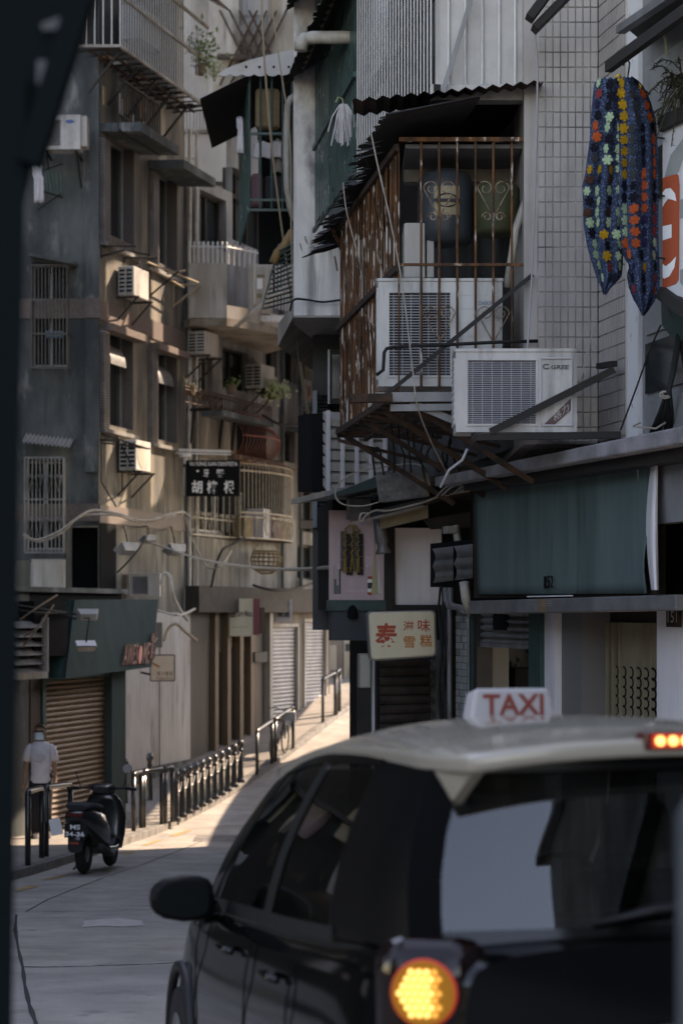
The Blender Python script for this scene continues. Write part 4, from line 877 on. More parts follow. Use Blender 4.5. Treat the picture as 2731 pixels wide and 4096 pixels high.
# ================================================================== FAR BUILDINGS
DP = Plane(1000, 54, 88)
far = thing('far_building', 'pale far building with bellied window grilles closing the street at the top', 'building', DP.pt(0, 1.5))
fo = [make_window(DP, 940, 60, 1085, 360, far, 2, .3), make_window(DP, 1180, 1650, 1250, 1900, far, 1, .3), make_window(DP, 1170, 2000, 1290, 2250, far, 1, .3)]
b = MB(); u0 = DP.hit(700, 100)[0]; u1 = DP.hit(1700, 100)[0]; b.wall(DP, u0, u1, 0, 24, fo, .3); b.build('wall', mat('far_plaster', (.48, .465, .45), .85, c2=(.17, .155, .14), drip=.8, scale=1.2, amt=.6, streak=6), far)
for px in (905, 1125):
    u = DP.hit(px, 100)[0]; b = MB(); b.fbox(DP, u - .35, u + .35, 10, 22, .0, .4); b.build('pilaster', M['plaster_stain'], far)
t = thing('belly_grille', 'pale bellied window grille on the far building at the top', 'window cage', DP.p(1010, 360, .3)); u0, zA = DP.hit(935, 50, .3); u1 = DP.hit(1090, 50, .3)[0]; zBt = DP.hit(935, 350, .3)[1]
for i in range(22):
    u = u0 + (u1 - u0) * i / 21; b = MB(); b.tube([DP.pt(u, zA - (zA - zBt) * k / 8, .1 + .35 * math.sin(k / 8 * math.pi * 1.6) ** 2) for k in range(9)], .022, 5); b.build('bar', M['plaster_stain'], t, smooth=True)
for k in range(4):
    for sgn in (-1, 1): 
        u = u0 + (u1 - u0) * (k + .5) / 4; rod('lattice', DP.pt(u - sgn * .5, zBt, .5), DP.pt(u + sgn * .5, zA, .5), .03, M['rust_dark'], t)
b = MB(); b.box8([DP.p(870, 215, .0), DP.p(975, 215, .0), DP.p(985, 240, .9), DP.p(868, 240, .9), DP.p(870, 205, .0), DP.p(975, 205, .0), DP.p(985, 228, .9), DP.p(868, 228, .9)]); b.build('awning', M['rust_dark'], far)
# pale balcony block of the far building, right of the ochre row
BQ = Plane(800, 48, 88); t = thing('pale_balcony', 'white rust stained balcony box below the big top cage', 'balcony', BQ.p(800, 720))
u0, u1, z0, z1 = BQ.rect(738, 535, 905, 725); b = MB(); b.fbox(BQ, u0, u1, z0, z1, -1.2, 0); b.build('parapet', mat('pale_rust', (.60, .57, .54), .8, c2=(.45, .42, .39), scale=2, c3=(.17, .07, .03), scale3=1.6, thr3=.64, soft3=.06, streak=8), t)
u0, u1, z0, z1 = BQ.rect(905, 540, 945, 725); b = MB(); b.fbox(BQ, u0, u1, z0, z1, -3, -.05); b.build('return_wall', M['plaster_stain'], t)
b = MB(); u0, u1, z0, z1 = BQ.rect(730, 520, 915, 534); b.fbox(BQ, u0, u1, z0, z1, -1.2, .06); b.build('coping', M['plaster_stain'], t)
b = MB(); b.tube([BQ.p(740, 560, .1), BQ.p(738, 620, .1), BQ.p(742, 632, .1), BQ.p(790, 634, .1)], .035, 6); b.build('pipe', M['pvc'], t)
for i in range(14): 
    p = BQ.p(735 + 13 * i, 520, -.02); rod('rail_bar', p, p + V((0, 0, .5)), .018, M['steel'], t)
# soffit slab under it
b = MB(); u0, z0 = BQ.hit(735, 770); u1 = BQ.hit(960, 770)[0]; b.fbox(BQ, u0, u1, z0 - .1, z0 + .1, -4, .3); b.build('slab', M['soffit'], t)
# pale curved building beyond, lower right of centre
FQ = Plane(1150, 50.5, 80); t = thing('rounded_balcony', 'pale rounded balcony slab behind the hanging wires at centre', 'balcony', FQ.p(1180, 1480))
c0 = FQ.p(1230, 1430); b = MB(); arc = [c0 + V((-1.5 * math.cos(a * .22), -1.0 * math.sin(a * .22), 0)) for a in range(0, 15)] 
b.slab(arc, (0, 0, .35)); b.build('slab', M['plaster_stain'], t)
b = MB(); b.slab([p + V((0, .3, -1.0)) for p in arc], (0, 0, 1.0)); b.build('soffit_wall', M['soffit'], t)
# ================================================================== RIGHT: TILED BUILDING
TF = Plane(2390, 14.8, 90); TS = Plane(2390, 14.8, -12)
tb = thing('tiled_building', 'mauve tiled building corner with white grout at right', 'building', V((2.0, 14.9, 1.0)))
HT = 19.0
uTL = TF.hit(2150, 1000)[0]
b = MB(); b.fbox(TF, uTL, 0, 4.85, HT, -3.0, -.012)
b.build('wall_core', M['grout'], tb)
b = MB(); b.fbox(TS, -4.0, -.0, 4.85, HT, -2.0, -.012); b.build('wall_core', M['grout'], tb)
b = MB(); b.fbox(TF, uTL - .10, uTL - .001, 4.85, HT, -3.0, -.03); b.build('edge_strip', M['tile'], tb)
tw, th = 30.3 / F * 14.8, 60.0 / F * 14.8
z = 4.86; row = 0; tiles = 0
stuff = MB()
while z < 8.3:
    for j in range(8):
        u = uTL + (j + .5) * (0 - uTL) / 8
        block('tile', TF.pt(u, z + th / 2, -.012), ((0 - uTL) / 8 - .006, .010, th - .006), M['tile'], tb, TF, 'tile'); tiles += 1
    for j in range(16):
        u = -(j + .5) * tw * 1.0
        p = [TS.pt(u - tw / 2 + .003, z + .003, -.012), TS.pt(u + tw / 2 - .003, z + .003, -.012), TS.pt(u + tw / 2 - .003, z + th - .003, -.012), TS.pt(u - tw / 2 + .003, z + th - .003, -.012)]
        c = sum(p, V()) / 4; q = [c.lerp(x, .95) + TS.n.to_3d() * .010 for x in p]
        stuff.add(p + q, [(4, 5, 6, 7), (0, 1, 5, 4), (1, 2, 6, 5), (2, 3, 7, 6), (3, 0, 4, 7)])
    z += th; row += 1
tag(stuff.build('side_tiles', M['tile'], tb), kind='stuff')
# peeling white trim and window wall nearer to us
us = TS.hit(2534, 900)[0]; u2 = TS.hit(2578, 900)[0]
b = MB(); b.fbox(TS, u2, us, 4.2, 9, 0.0, .05); b.build('corner_trim', mat('peeling', (.60, .60, .60), .7, c2=(.5, .5, .5), scale=3, c3=(.12, .12, .12), scale3=9, thr3=.60, soft3=.03, streak=3), tb)
b = MB(); b.fbox(TS, u2 - 2.5, u2 - .004, 4.2, 9, -.1, .02); b.build('window_wall', mat('window_grey', (.22, .225, .23), .6, c2=(.15, .155, .16), scale=4), tb)
ua = TS.hit(2600, 900)[0]; ub = TS.hit(2640, 900)[0]
for k, zz in enumerate((4.7, 5.1, 5.5, 6.4, 7.0)):
    b = MB(); b.fbox(TS, ub - 1.6, ua, zz, zz + .34, .021, .04); b.build('window_pane', M['pane'] if k % 2 else M['frame_alu'], tb)
rod('conduit', TS.pt(us + .06, 4.4, .03), TS.pt(us + .06, 8.4, .03), .012, M['pvc'], tb)
# wall behind the cages
RW = Plane(2140, 15.0, -8)
cw = thing('cage_wall_building', 'dark stained side wall behind the rusty and white cages', 'building', RW.pt(3, 1))
b = MB(); b.fbox(RW, 0, 8.0, 4.9, HT, -3, -.0); b.build('side_wall', M['concrete_dark'], cw)

# ---------------------------------------------------------------- white upper cage
UF = Plane(1725, 14.9, 90); US = Plane(1725, 14.9, -8)
t = thing('white_cage', 'white barred balcony cage with grey ribbed end panel at the top right', 'window cage', UF.p(1900, 400))
zb = UF.hit(1725, 352)[1]; uX = US.hit(1430, 500)[0]
for i in range(27):
    u = .02 + (uX - .02) * i / 26; rod('bar', US.pt(u, zb, 0), US.pt(u, zb + 2.2, 0), .0075, M['white_bar'], t)
for (px, py) in ((1672, 7), (1725, 352)):
    z = US.hit(px, py)[1]; b = MB(); b.beam(US.pt(-.02, z, -.04), US.pt(uX, z, -.04), .05, .05); b.build('rail', M['iron_dark'], t)
zr = US.hit(1425, 408)[1]
b = MB(); b.beam(US.pt(-.02, zb + .75, -.04), US.pt(uX, zb + .75, -.04), .05, .05); b.build('rail', M['iron_dark'], t)
b = MB(); b.beam(US.pt(uX, zb, .0), US.pt(uX, zb + 2.2, .0), .06, .06); b.beam(US.pt(0, zb, -.0), US.pt(0, zb + 2.2, -.0), .05, .05); b.build('corner_post', M['steel'], t)
u0 = UF.hit(1742, 300)[0]; u1 = UF.hit(2128, 300)[0]; zp = UF.hit(1800, 335)[1]
b = MB(); b.fbox(UF, u0, u1, zp, zp + 2.2, -.10, -.07); b.build('end_panel', M['steel_light'], t)
for px in (1795, 1862, 1930, 1998, 2062):
    u = UF.hit(px, 200)[0]; rod('panel_rib', UF.pt(u, zp, -.06), UF.pt(u, zp + 2.2, -.06), .013, M['white_bar'], t)
zq = UF.hit(1800, 400)[1]
b = MB(); b.fbox(UF, -.01, u1 + .05, zq, zp, -.14, .0); b.build('base_beam', M['steel_light'], t, bevel=.008)
b = MB(); b.fbox(UF, -.03, u1, zq + .06, zq + .09, -3.3, -.15); b.build('floor_sheet', M['iron_dark'], t)
b = MB(); b.beam(UF.p(1765, 385, .06), UF.p(1895, -40, .06), .035, .035); b.build('brace', M['steel'], t)
# ---------------------------------------------------------------- green cage behind it
GS = US
t = thing('green_cage', 'peeling green barred balcony cage beside the white pillar', 'window cage', GS.p(1340, 800))
ug0 = uX + .05; ug1 = GS.hit(1262, 500)[0]; zg0 = 7.75
for i in range(24):
    u = ug0 + (ug1 - ug0) * i / 23; rod('bar', GS.pt(u, zg0, 0), GS.pt(u, zg0 + 2.6, 0), .0065, M['green_bar'], t)
for (px, py) in ((1345, 445), (1345, 800)):
    z = GS.hit(px, py)[1]; b = MB(); b.beam(GS.pt(ug0, z, .02), GS.pt(ug1, z, .02), .03, .045); b.build('rail', M['green_bar'], t)
b = MB(); b.quad(GS.pt(ug0, zg0, -.14), GS.pt(ug1, zg0, -.14), GS.pt(ug1, zg0 + 2.6, -.14), GS.pt(ug0, zg0 + 2.6, -.14)); b.build('backing_sheet', M['green_dark'], t)
def corr(name, A_, B_, out, nrm, nw, amp, m, parent, jag=0.0, nrows=4, seed=1):
    """corrugated sheet: ridge line A_->B_, running out by vector out, waves along A_->B_"""
    rnd = random.Random(seed); A_, B_, out, nrm = V(A_), V(B_), V(out), V(nrm); rows = []; n = nw * 4
    jg = [1 - jag * rnd.random() ** 2 for _ in range(n + 1)]
    for i in range(1, n): 
        if rnd.random() < .6: jg[i] = (jg[i - 1] + jg[i]) / 2
    for r in range(nrows + 1):
        f = r / nrows; rows.append([A_.lerp(B_, i / n) + out * (f * jg[i]) + nrm * amp * math.sin(i * math.pi / 2) for i in range(n + 1)])
    b = MB(); b.grid(rows); return b.build(name, m, parent, smooth=False)
# dark corrugated eaves above the green cage
ev = thing('eaves', 'black corrugated eaves above the green cage', 'roof', GS.p(1300, 150))
for k, (dz, n0) in enumerate(((0.0, 0.0), (.62, .0))):
    A_ = GS.pt(ug0 - .25, 9.75 + dz * 1.3, -.3); B_ = GS.pt(ug1 + .3, 9.75 + dz * 1.3, -.3)
    corr('corrugated_sheet', A_, B_, GS.n.to_3d() * .62 + V((0, 0, -.38)), (0, 0, 1), 16, .02, M['iron_dark'], ev, .1, 3, 5 + k)
b = MB(); b.beam(GS.pt(ug0 - .3, 9.5, .15), GS.pt(ug1 + .3, 9.5, .15), .05, .06); b.build('batten', M['wood_brown'], ev)
# grey elbow drain pipe
p0 = GS.p(1375, 150, .05); b = MB(); pe = GS.p(1228, 150, .35)
b.tube([p0 + V((.2, .1, .02)), p0, pe + V((.05, 0, 0)), pe + V((-.02, 0, -.015)), pe + V((-.055, -.01, -.06)), pe + V((-.06, -.01, -.13))], [.062, .062, .062, .066, .068, .064], 12)
o = b.build('drain_pipe', M['pvc'], smooth=True); tag(o, 'grey plastic elbow drain pipe poking out above the green cage', 'pipe')
# mop
mp = thing('mop_head', 'white string mop head hung on the green bars', 'mop', GS.p(1370, 580, .06)); top = GS.p(1372, 418, .07)
b = MB()
for i in range(46):
    a = random.gauss(0, .045); c_ = random.gauss(0, .02); L = random.uniform(.22, .40)
    b.tube([top + V((a * .3, c_, 0)), top + V((a * .9, c_ - .02, -L * .45)), top + V((a * 1.25 + random.gauss(0, .01), c_, -L))], .007, 4)
b.build('strings', M['cloth_white'], mp); b = MB(); b.tube([top + V((-.07, 0, .02)), top + V((-.05, 0, .07)), top + V((-.01, 0, .06)), top + V((.0, 0, .0))], .008, 5); b.build('hook', M['leaf_pale'], mp)

# ---------------------------------------------------------------- rusty cage
RF = Plane(1595, 14.9, 90); RS = Plane(1595, 14.9, -8)
rc = thing('rusty_cage', 'rusty barred balcony cage with heart scrolls holding a conditioner', 'window cage', RF.p(1850, 1600))
zTop = RF.hit(1595, 560)[1]; zBot = RF.hit(1595, 1575)[1]; uZ = RS.hit(1357, 1300)[0]; uFR = RF.hit(2132, 1000)[0]
rnd = random.Random(3); i = 0; u = .02
while u < uZ:
    r = rnd.uniform(.0055, .0085); du = rnd.gauss(0, .01)
    rod('bar', RS.pt(u, zBot + rnd.uniform(-.02, .02), rnd.gauss(0, .006)), RS.pt(u + du, zTop - .05, rnd.gauss(0, .006)), r, M['rust'], rc); u += uZ / 44
for i in range(16):   # curled flakes of paint and metal hanging on the bars
    u = rnd.uniform(.1, uZ); z = rnd.uniform(zBot, zTop - .2); b = MB(); w_ = rnd.uniform(.01, .025); h_ = rnd.uniform(.06, .2)
    b.grid([[RS.pt(u + (j - 1) * w_, z + h_ * k / 3, .022 + .012 * abs(j - 1) + .008 * k) for j in range(3)] for k in range(4)]); b.build('paint_flake', M['rust'], rc)
for z in (zBot, RS.hit(1356, 1317)[1], zTop - .06):
    b = MB(); b.beam(RS.pt(-.02, z, .02), RS.pt(uZ, z, .02), .03, .05); b.build('rail', M['rust_dark'], rc)
for px in (1684, 1756, 1828, 1901, 1972, 2046):
    u = RF.hit(px, 1000)[0]; zz = RF.hit(px, 1560)[1] if px < 1800 else RF.hit(px, 1395)[1]
    rod('bar', RF.pt(u, zz, 0), RF.pt(u, zTop, 0), .0095, M['rust'], rc)
b = MB(); b.beam(RF.pt(0, RF.hit(1595, 1116)[1], 0), RF.pt(0, zTop, 0), .025, .025); b.build('corner_post', M['rust'], rc)
b = MB(); b.beam(RF.pt(uFR, zBot + .1, 0), RF.pt(uFR, zTop, 0), .03, .03); b.build('corner_post', M['rust'], rc)
for y_, w_ in ((560, .03), (1060, .02)):
    z = RF.hit(1800, y_)[1]; b = MB(); b.beam(RF.pt(0, z, .014), RF.pt(uFR, z, .014), w_, w_); b.build('rail', M['rust'], rc)
rw = mat('scroll_rust', (.42, .36, .28), .7, c2=(.14, .07, .03), scale=18, amt=.8)
for (xc, yc) in ((1756, 790), (1972, 790), (1756, 1290), (1972, 1290)):
    u, z = RF.hit(xc, yc); scroll_heart(RF, u, z, .235, .30, .012, .0045, rw, rc)
    if yc < 1000:
        for sg_ in (-1, 1):
            b = MB(); uu, zz = RF.hit(xc + sg_ * 26, 868); b.tube([RF.pt(uu + .036 * math.cos(a * .45 + (0 if sg_ > 0 else 3.14)) * (1 - a / 26), zz + .036 * math.sin(a * .45 * sg_ + (3.14 if sg_ < 0 else 0)) * (1 - a / 26), .012) for a in range(17)], .005, 5); b.build('scroll', rw, rc)
# cage floor: frame, rusty joists, struts
nJ = -RS.n
for i in range(11):
    u = uZ * i / 10; p = RS.pt(u, zBot - .03, .02); q = p + V((.95, .13, 0)); rod('joist', p, q, .02, M['rust_dark'], rc)
for f in (.25, .5, .8):
    p = RS.pt(0, zBot - .06, .0) + V((.95 * f, .13 * f, 0)); q = RS.pt(uZ, zBot - .06, 0) + V((.95 * f, .13 * f, 0)); rod('joist', p, q, .022, M['rust_dark'], rc)
for i, u in enumerate((.05, .9, 1.8, uZ - .1)):
    p = RS.pt(u, zBot - .03, -.02); q = V((p.x + 1.0, p.y + .1, p.z - .62)); b = MB(); b.beam(p, q, .04, .04); b.build('strut', M['rust_dark'], rc)
    p = RS.pt(u + .35, zBot - .05, -.02); q = V((p.x + 1.0, p.y - .1, p.z - .25)); b = MB(); b.beam(p, q, .03, .03); b.build('strut', M['rust_dark'], rc)
b = MB(); b.beam(RF.p(1400, 1595, .25), RF.p(1565, 1592, .2), .1, .06); b.build('angle_iron', M['rust_dark'], rc)
b = MB(); b.beam(RF.p(1530, 1590, .12), RF.p(2130, 1098, .12), .03, .03); b.build('brace', M['iron_dark'], rc)
b = MB(); b.beam(RF.p(1500, 1590, .1), RF.p(1830, 1588, .1), .06, .07); b.beam(RF.p(1560, 1632, .1), RF.p(1840, 1628, .1), .03, .05); b.beam(RF.p(1640, 1610, .05), RF.p(1830, 1690, .05), .05, .05); b.build('bearer', M['steel'], rc)
b = MB(); b.tube([RF.p(1505, 1500, .16), RF.p(1532, 1480, .16), RF.p(1536, 1410, .16), RF.p(1545, 1395, .16), RF.p(1570, 1388, .16), RF.p(1800, 1378, .14), RF.p(2000, 1368, .14), RF.p(2150, 1364, .14)], .013, 8); b.build('lagged_pipe', M['cable_black'], rc, smooth=True)
# ceiling panel and things inside
b = MB(); b.fbox(RF, .05, uFR - .02, zTop - .05, zTop - .02, -3, -.05); b.build('ceiling_board', M['paint_grey'], rc)
b = MB(); z = RF.hit(1800, 640)[1]; b.fbox(RF, .06, uFR - .1, z, z + .12, -.9, -.75); b.build('inner_beam', M['plaster_stain'], rc)
tk = thing('water_drum', 'dark grey drum with a printed label inside the rusty cage', 'drum', RF.p(1780, 985, -.45)); c = RF.p(1780, 985, -.45); c.z += .0
b = MB(); b.lathe(c, [(.10, 0), (.19, .02), (.215, .10), (.215, .42), (.20, .52), (.14, .57), (.10, .57)], 24); b.build('body', mat('drum_grey', (.035, .042, .048), .4, c2=(.06, .07, .078), scale=4), tk, smooth=True)
b = MB(); rows = []
for i in range(7):
    a = R_(-90 - 26 + 52 * i / 6); rows.append([c + V((.217 * math.cos(a), .217 * math.sin(a), zz)) for zz in (.20, .42)])
b.grid(rows); b.build('label', mat('label_tan', (.36, .31, .20), .6, c2=(.25, .2, .12), scale=8), tk)
b = MB(); b.tube([c + V((.08 * math.cos(a * .4), -.222, .31 + .05 * math.sin(a * .4))) for a in range(17)], .004, 4); b.beam(c + V((-.1, -.224, .31)), c + V((.1, -.224, .31)), .006, .02); b.build('label_mark', M['dark_ink'], tk)
gk = thing('water_drum', 'mossy green drum at the right inside the rusty cage', 'drum', RF.p(1985, 940, -.35)); c = RF.p(1985, 940, -.35)
b = MB(); b.lathe(c, [(.15, 0), (.17, .03), (.175, .34), (.15, .38), (.10, .38)], 22); b.build('body', mat('drum_green', (.045, .06, .03), .6, c2=(.075, .07, .03), scale=5), gk, smooth=True)
b = MB(); b.tube([RF.p(2110, 770, -.1), RF.p(2095, 820, -.1), RF.p(2060, 920, -.12), RF.p(2050, 1000, -.12), RF.p(2025, 1150, -.14)], .03, 8); o = b.build('waste_pipe', M['pvc'], smooth=True); tag(o, 'beige waste pipe bending down inside the rusty cage', 'pipe')
pq = RF.rect(1615, 890, 1700, 1115, -.3)
b = MB(); b.fbox(RF, pq[0], pq[1], pq[2], pq[3], -.75, -.3); tag(b.build('storage_box', M['ac_old'], bevel=.015), 'cream appliance standing behind the conditioner in the rusty cage', 'appliance')
pq = RF.rect(1706, 960, 1735, 1110, -.32); b = MB(); b.fbox(RF, pq[0], pq[1], pq[2], pq[3], -.6, -.32); tag(b.build('fuse_cabinet', M['plaster_stain'], bevel=.006), 'narrow beige fuse cabinet in the rusty cage', 'cabinet')
# rusty tattered roof over the cage
rr = thing('tattered_roof', 'tattered black corrugated roof over the rusty cage', 'roof', RS.pt(1.5, zTop))
outv = RS.n.to_3d()
for k in range(7):
    ua, ub = -.35 + k * .62, .32 + k * .62; lift = .14 - .05 * k; A_ = RS.pt(ua, zTop + .20 + lift * .4, -.55); B_ = RS.pt(ub, zTop + .17 + lift * .4, -.55)
    corr('corrugated_sheet', A_, B_, outv * (.80 if k else .75) + V((0, 0, -.17 - .02 * k)), (0, 0, 1), 9, .016, M['iron_dark'], rr, .42 if k else .1, 6, 20 + k)
for k in range(5):
    ua = -.30; A_ = RS.pt(ua, zTop + .30 - .01 * k, -1.3 + .0 * k); 
corr('corrugated_sheet', RF.pt(-.35, zTop + .22, .30), RF.pt(uFR + .05, zTop + .36, .30), V((.02, .85, .10)), (0, 0, 1), 14, .014, M['rust_dark'], rr, .0, 3, 77)
for k in range(26):
    u = random.uniform(.2, 4.0); p = RS.pt(u, zTop + .02 - .02 * u, .16 + random.uniform(-.05, .12)); b = MB(); w_ = random.uniform(.02, .07)
    b.add([p, p + RS.d.to_3d() * w_, p + RS.d.to_3d() * w_ * .7 + V((random.gauss(0, .02), 0, -random.uniform(.03, .11))), p + V((0, .01, -random.uniform(.02, .06)))], [(0, 1, 2, 3)]); b.build('tatter', M['iron_dark'], rr)
b = MB(); b.beam(RS.pt(uZ - .2, zTop - .05, .1), RS.pt(uZ + .6, zTop - .32, -.2), .04, .04); b.build('strut', M['rust'], rr)
# Daikin-like unit in the cage
t, X, Z = ac_front('air_conditioner', RF, 1512, 1120, 2008, 1545, -.03, .36, 'large white air conditioner inside the rusty cage', M['ac_white'], (.09, .58), nslat=30)
b = MB()
text_px('DAIKIN', RF, 1912, 1204, 1974, 1220, -.027, mat('ink_navy', (.12, .19, .26), .6), t, bold=.02, shear=.2)
b = MB(); b.add([RF.p(x, y_, -.026) for x, y_ in ((1897, 1205), (1908, 1205), (1897, 1218))], [(0, 1, 2)]); b.build('logo', mat('ink_sky', (.08, .22, .36), .6), t)
for i in range(5):
    z = RF.hit(1900, 1180 + 55 * i, -.03)[1]; b = MB(); b.fbox(RF, X(.62), X(.97), z - .002, z + .002, -.0295, -.027); b.build('panel_crease', M['ac_grille'], t)
# GREE unit in front
GA = Plane(1812, 14.15, 90)
t, X, Z = ac_front('air_conditioner', GA, 1822, 1402, 2306, 1728, .0, .34, 'white air conditioner on a dark iron bracket before the tiled wall', mat('ac_grimy', (.57, .555, .525), .38, c2=(.36, .345, .335), scale=3.5, amt=.5, streak=3, c3=(.20, .19, .175), scale3=3.2, thr3=.49, soft3=.25, drip=1.0), (.10, .66), nslat=34)
b = MB(); pq = GA.rect(2158, 1430, 2288, 1705); 
for (a1, b1, c1, d1) in ((pq[0], pq[1], pq[2], pq[2] + .012), (pq[0], pq[1], pq[3] - .012, pq[3]), (pq[0], pq[0] + .012, pq[2] + .012, pq[3] - .012), (pq[1] - .012, pq[1], pq[2] + .012, pq[3] - .012)): b.fbox(GA, a1, b1, c1, d1, .0005, .012)
b.build('panel_frame', M['ac_grille'], t, bevel=.004)
inkg = mat('ink_grey', (.07, .075, .08), .5)
text_px('GREE', GA, 2202, 1460, 2274, 1477, .004, inkg, t, bold=.03, shear=.1)
b = MB(); cc = GA.p(2184, 1466, .004); b.tube([cc + V((.022 * math.cos(a * .36), 0, .016 * math.sin(a * .36))) for a in range(2, 17)], .0045, 5); b.build('logo', inkg, t)
b = MB(); b.slab([GA.p(x, y_, .002) for x, y_ in ((2172, 1700), (2282, 1592), (2282, 1640), (2215, 1700))], (0, -.003, 0)); b.build('diagonal_strip', mat('strip_brown', (.10, .06, .06), .5), t)
text('格力', GA.p(2215, 1690, .006), GA.p(2275, 1640, .006), GA.p(2210, 1660, .006), M['ac_old'], t)
br = thing('conditioner_bracket', 'dark angle iron bracket carrying the front air conditioner', 'bracket', GA.p(2200, 1760))
b = MB(); b.beam(GA.p(1890, 1748, .03), GA.p(2480, 1740, .03), .04, .05); b.beam(GA.p(1890, 1748, -.3), GA.p(2480, 1740, -.3), .04, .05); b.beam(GA.p(1895, 1755, .05), GA.p(1895, 1735, -.35), .04, .04); b.build('bearer', M['iron_dark'], br)
b = MB(); b.beam(GA.p(1960, 1728, .05), GA.p(2455, 1478, .05), .02, .05); b.build('brace', M['iron_dark'], br)
b = MB(); b.beam(GA.p(2452, 1745, .02), GA.p(2452, 1455, .02), .05, .04); b.beam(GA.p(2395, 1745, -.25), GA.p(2395, 1460, -.25), .05, .04); b.beam(GA.p(2395, 1465, -.25), GA.p(2455, 1455, .02), .05, .04); b.build('upright', M['iron_dark'], br)
b = MB(); b.tube([GA.p(1868, 1795, .02), GA.p(1848, 1840, .02), GA.p(1795, 1880, .0), GA.p(1760, 1950, .0)], .011, 6); b.build('drain_hose', M['cable_grey'], br, smooth=True)

# ================================================================== RIGHT GROUND FLOOR (green sign shop)
GP = Plane(2640, 14.2, -16)
gs = thing('shop_house', 'shuttered ground floor shop front under the green sign', 'shop', GP.pt(2, 1))
def gbox(name, x0, y0, x1, y1, n0, n1, m, parent=None, bevel=0.0, floor=False):
    u0, u1, z0, z1 = GP.rect(x0, y0, x1, y1, n1); b = MB(); b.fbox(GP, u0, u1, 0.3 if floor else z0, z1, n0, n1); return b.build(name, m, parent or gs, bevel=bevel)
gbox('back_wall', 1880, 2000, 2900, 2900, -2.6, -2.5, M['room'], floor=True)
gbox('white_pier', 2625, 2405, 2990, 2900, -.3, .0, M['paint_white'], floor=True)
gbox('white_pier', 2162, 2405, 2217, 2900, -.25, .0, M['paint_white'], floor=True)
gbox('grey_pier', 2219, 2405, 2326, 2900, -.5, -.06, mat('pier_grey', (.155, .15, .145), .8), floor=True)
gbox('green_post', 2112, 2405, 2158, 2900, -.12, .04, M['green_dark'], floor=True)
gbox('green_post', 1872, 2405, 1886, 2900, -.12, .04, M['green_dark'], floor=True); gbox('green_post', 1893, 2405, 1906, 2900, -.12, .03, M['iron_dark'], floor=True)
gbox('upper_fascia', 1880, 1850, 2990, 2405, -2.6, -.02, M['dark'])
# mosaic pillar
u0, u1, z0, z1 = GP.rect(1805, 2440, 1868, 2900); b = MB(); b.fbox(GP, u0, u1, .4, z1, -.4, -.05); b.build('mosaic_pier', mat('mosaic_grout', (.13, .135, .13), .8), gs)
cols3 = [mat('mos_a', (.26, .28, .27), .35), mat('mos_b', (.16, .17, .165), .35), mat('mos_c', (.34, .35, .33), .35)]
mos = [MB(), MB(), MB()]; s_ = (u1 - u0) / 7; rnd = random.Random(9)
nrow = int((z1 - 1.4) / s_)
for i in range(nrow):
    for j in range(7): mos[rnd.choice((0, 0, 0, 1, 2, 2))].fbox(GP, u0 + j * s_ + .004, u0 + (j + 1) * s_ - .004, 1.4 + i * s_ + .004, 1.4 + (i + 1) * s_ - .004, -.049, -.04)
for k in range(3): tag(mos[k].build('mosaic_tiles', cols3[k], gs), kind='stuff')
# jammed half-open shutter, interior with red box
u0, u1, z0, z1 = GP.rect(1908, 2440, 2112, 2585)
for i in range(5):
    z = z0 + (z1 - z0) * (i + .5) / 5; block('shutter_slat', GP.pt((u0 + u1) / 2, z, -.05), (u1 - u0, .05, (z1 - z0) / 5), M['steel'], gs, GP, 'slat')
gbox('shutter_hole', 1970, 2450, 2022, 2520, -.02, .006, M['dark']); gbox('bottom_bar', 1908, 2575, 2112, 2592, -.1, .0, M['steel'])
gbox('inner_wall', 1890, 2592, 2120, 2950, -1.0, -.9, mat('peeling_inner', (.30, .24, .16), .8, c2=(.2, .15, .1), scale=3, c3=(.03, .028, .025), scale3=4, thr3=.54, soft3=.03), floor=True)
gbox('white_tiles', 1900, 2700, 1950, 2950, -.9, -.86, M['plaster_stain'], floor=True)
gbox('red_cabinet', 1945, 2672, 1985, 2762, -.85, -.5, mat('cabinet_red', (.20, .06, .06), .6)); gbox('dark_cabinet', 1986, 2672, 2060, 2780, -.85, -.48, M['dark'])
# folding gate with scroll cut-outs
fg = thing('folding_gate', 'old yellowed folding metal gate with scroll cut-outs', 'gate', GP.pt(1.0, 1.1))
uA_, uB_ = GP.hit(2623, 2600, -.25)[0], GP.hit(2366, 2600, -.25)[0]; zt_ = GP.hit(2500, 2490, -.25)[1]; gm = mat('gate_yellow', (.30, .26, .17), .55, c2=(.17, .14, .085), scale=4, amt=.6, streak=4)
npan = 9
gbox('gate_dark_back', 2326, 2405, 2624, 2900, -.5, -.4, M['dark'], floor=True); gbox('gate_header', 2326, 2405, 2624, 2492, -.38, -.3, M['wood_dark'])
for i in range(npan):
    ua, ub = uA_ + (uB_ - uA_) * i / npan, uA_ + (uB_ - uA_) * (i + .93) / npan
    b = MB(); 
    if i < 5: b.fbox(GP, ua, ub, 1.1, zt_, -.29, -.265)
    else: b.fbox(GP, ua, ua + (ub - ua) * .5, 1.1, zt_, -.29, -.26)
    pn = b.build('gate_leaf', gm, fg, bevel=.004)
    if i < 6:
        b = MB(); uc = (ua + ub) / 2
        for k in range(20):
            z = zt_ - .38 - k * .075; w_ = (ub - ua) * (.30 if i < 3 else .2)
            b.tube([GP.pt(uc + w_ * math.cos(a * .7), z + .036 - .072 * a / 8 + .016 * math.sin(a * .7), -.262) for a in range(9)], .010 if i == 0 else .007, 4)
        b.build('scroll_cutout', M['dark'], pn)
for i in range(6):
    u = uB_ + (uA_ - uB_) * .04 * i + .02; rod('gate_bar', GP.pt(u, 1.1, -.255), GP.pt(u, zt_, -.255), .012, M['ac_old'], fg)
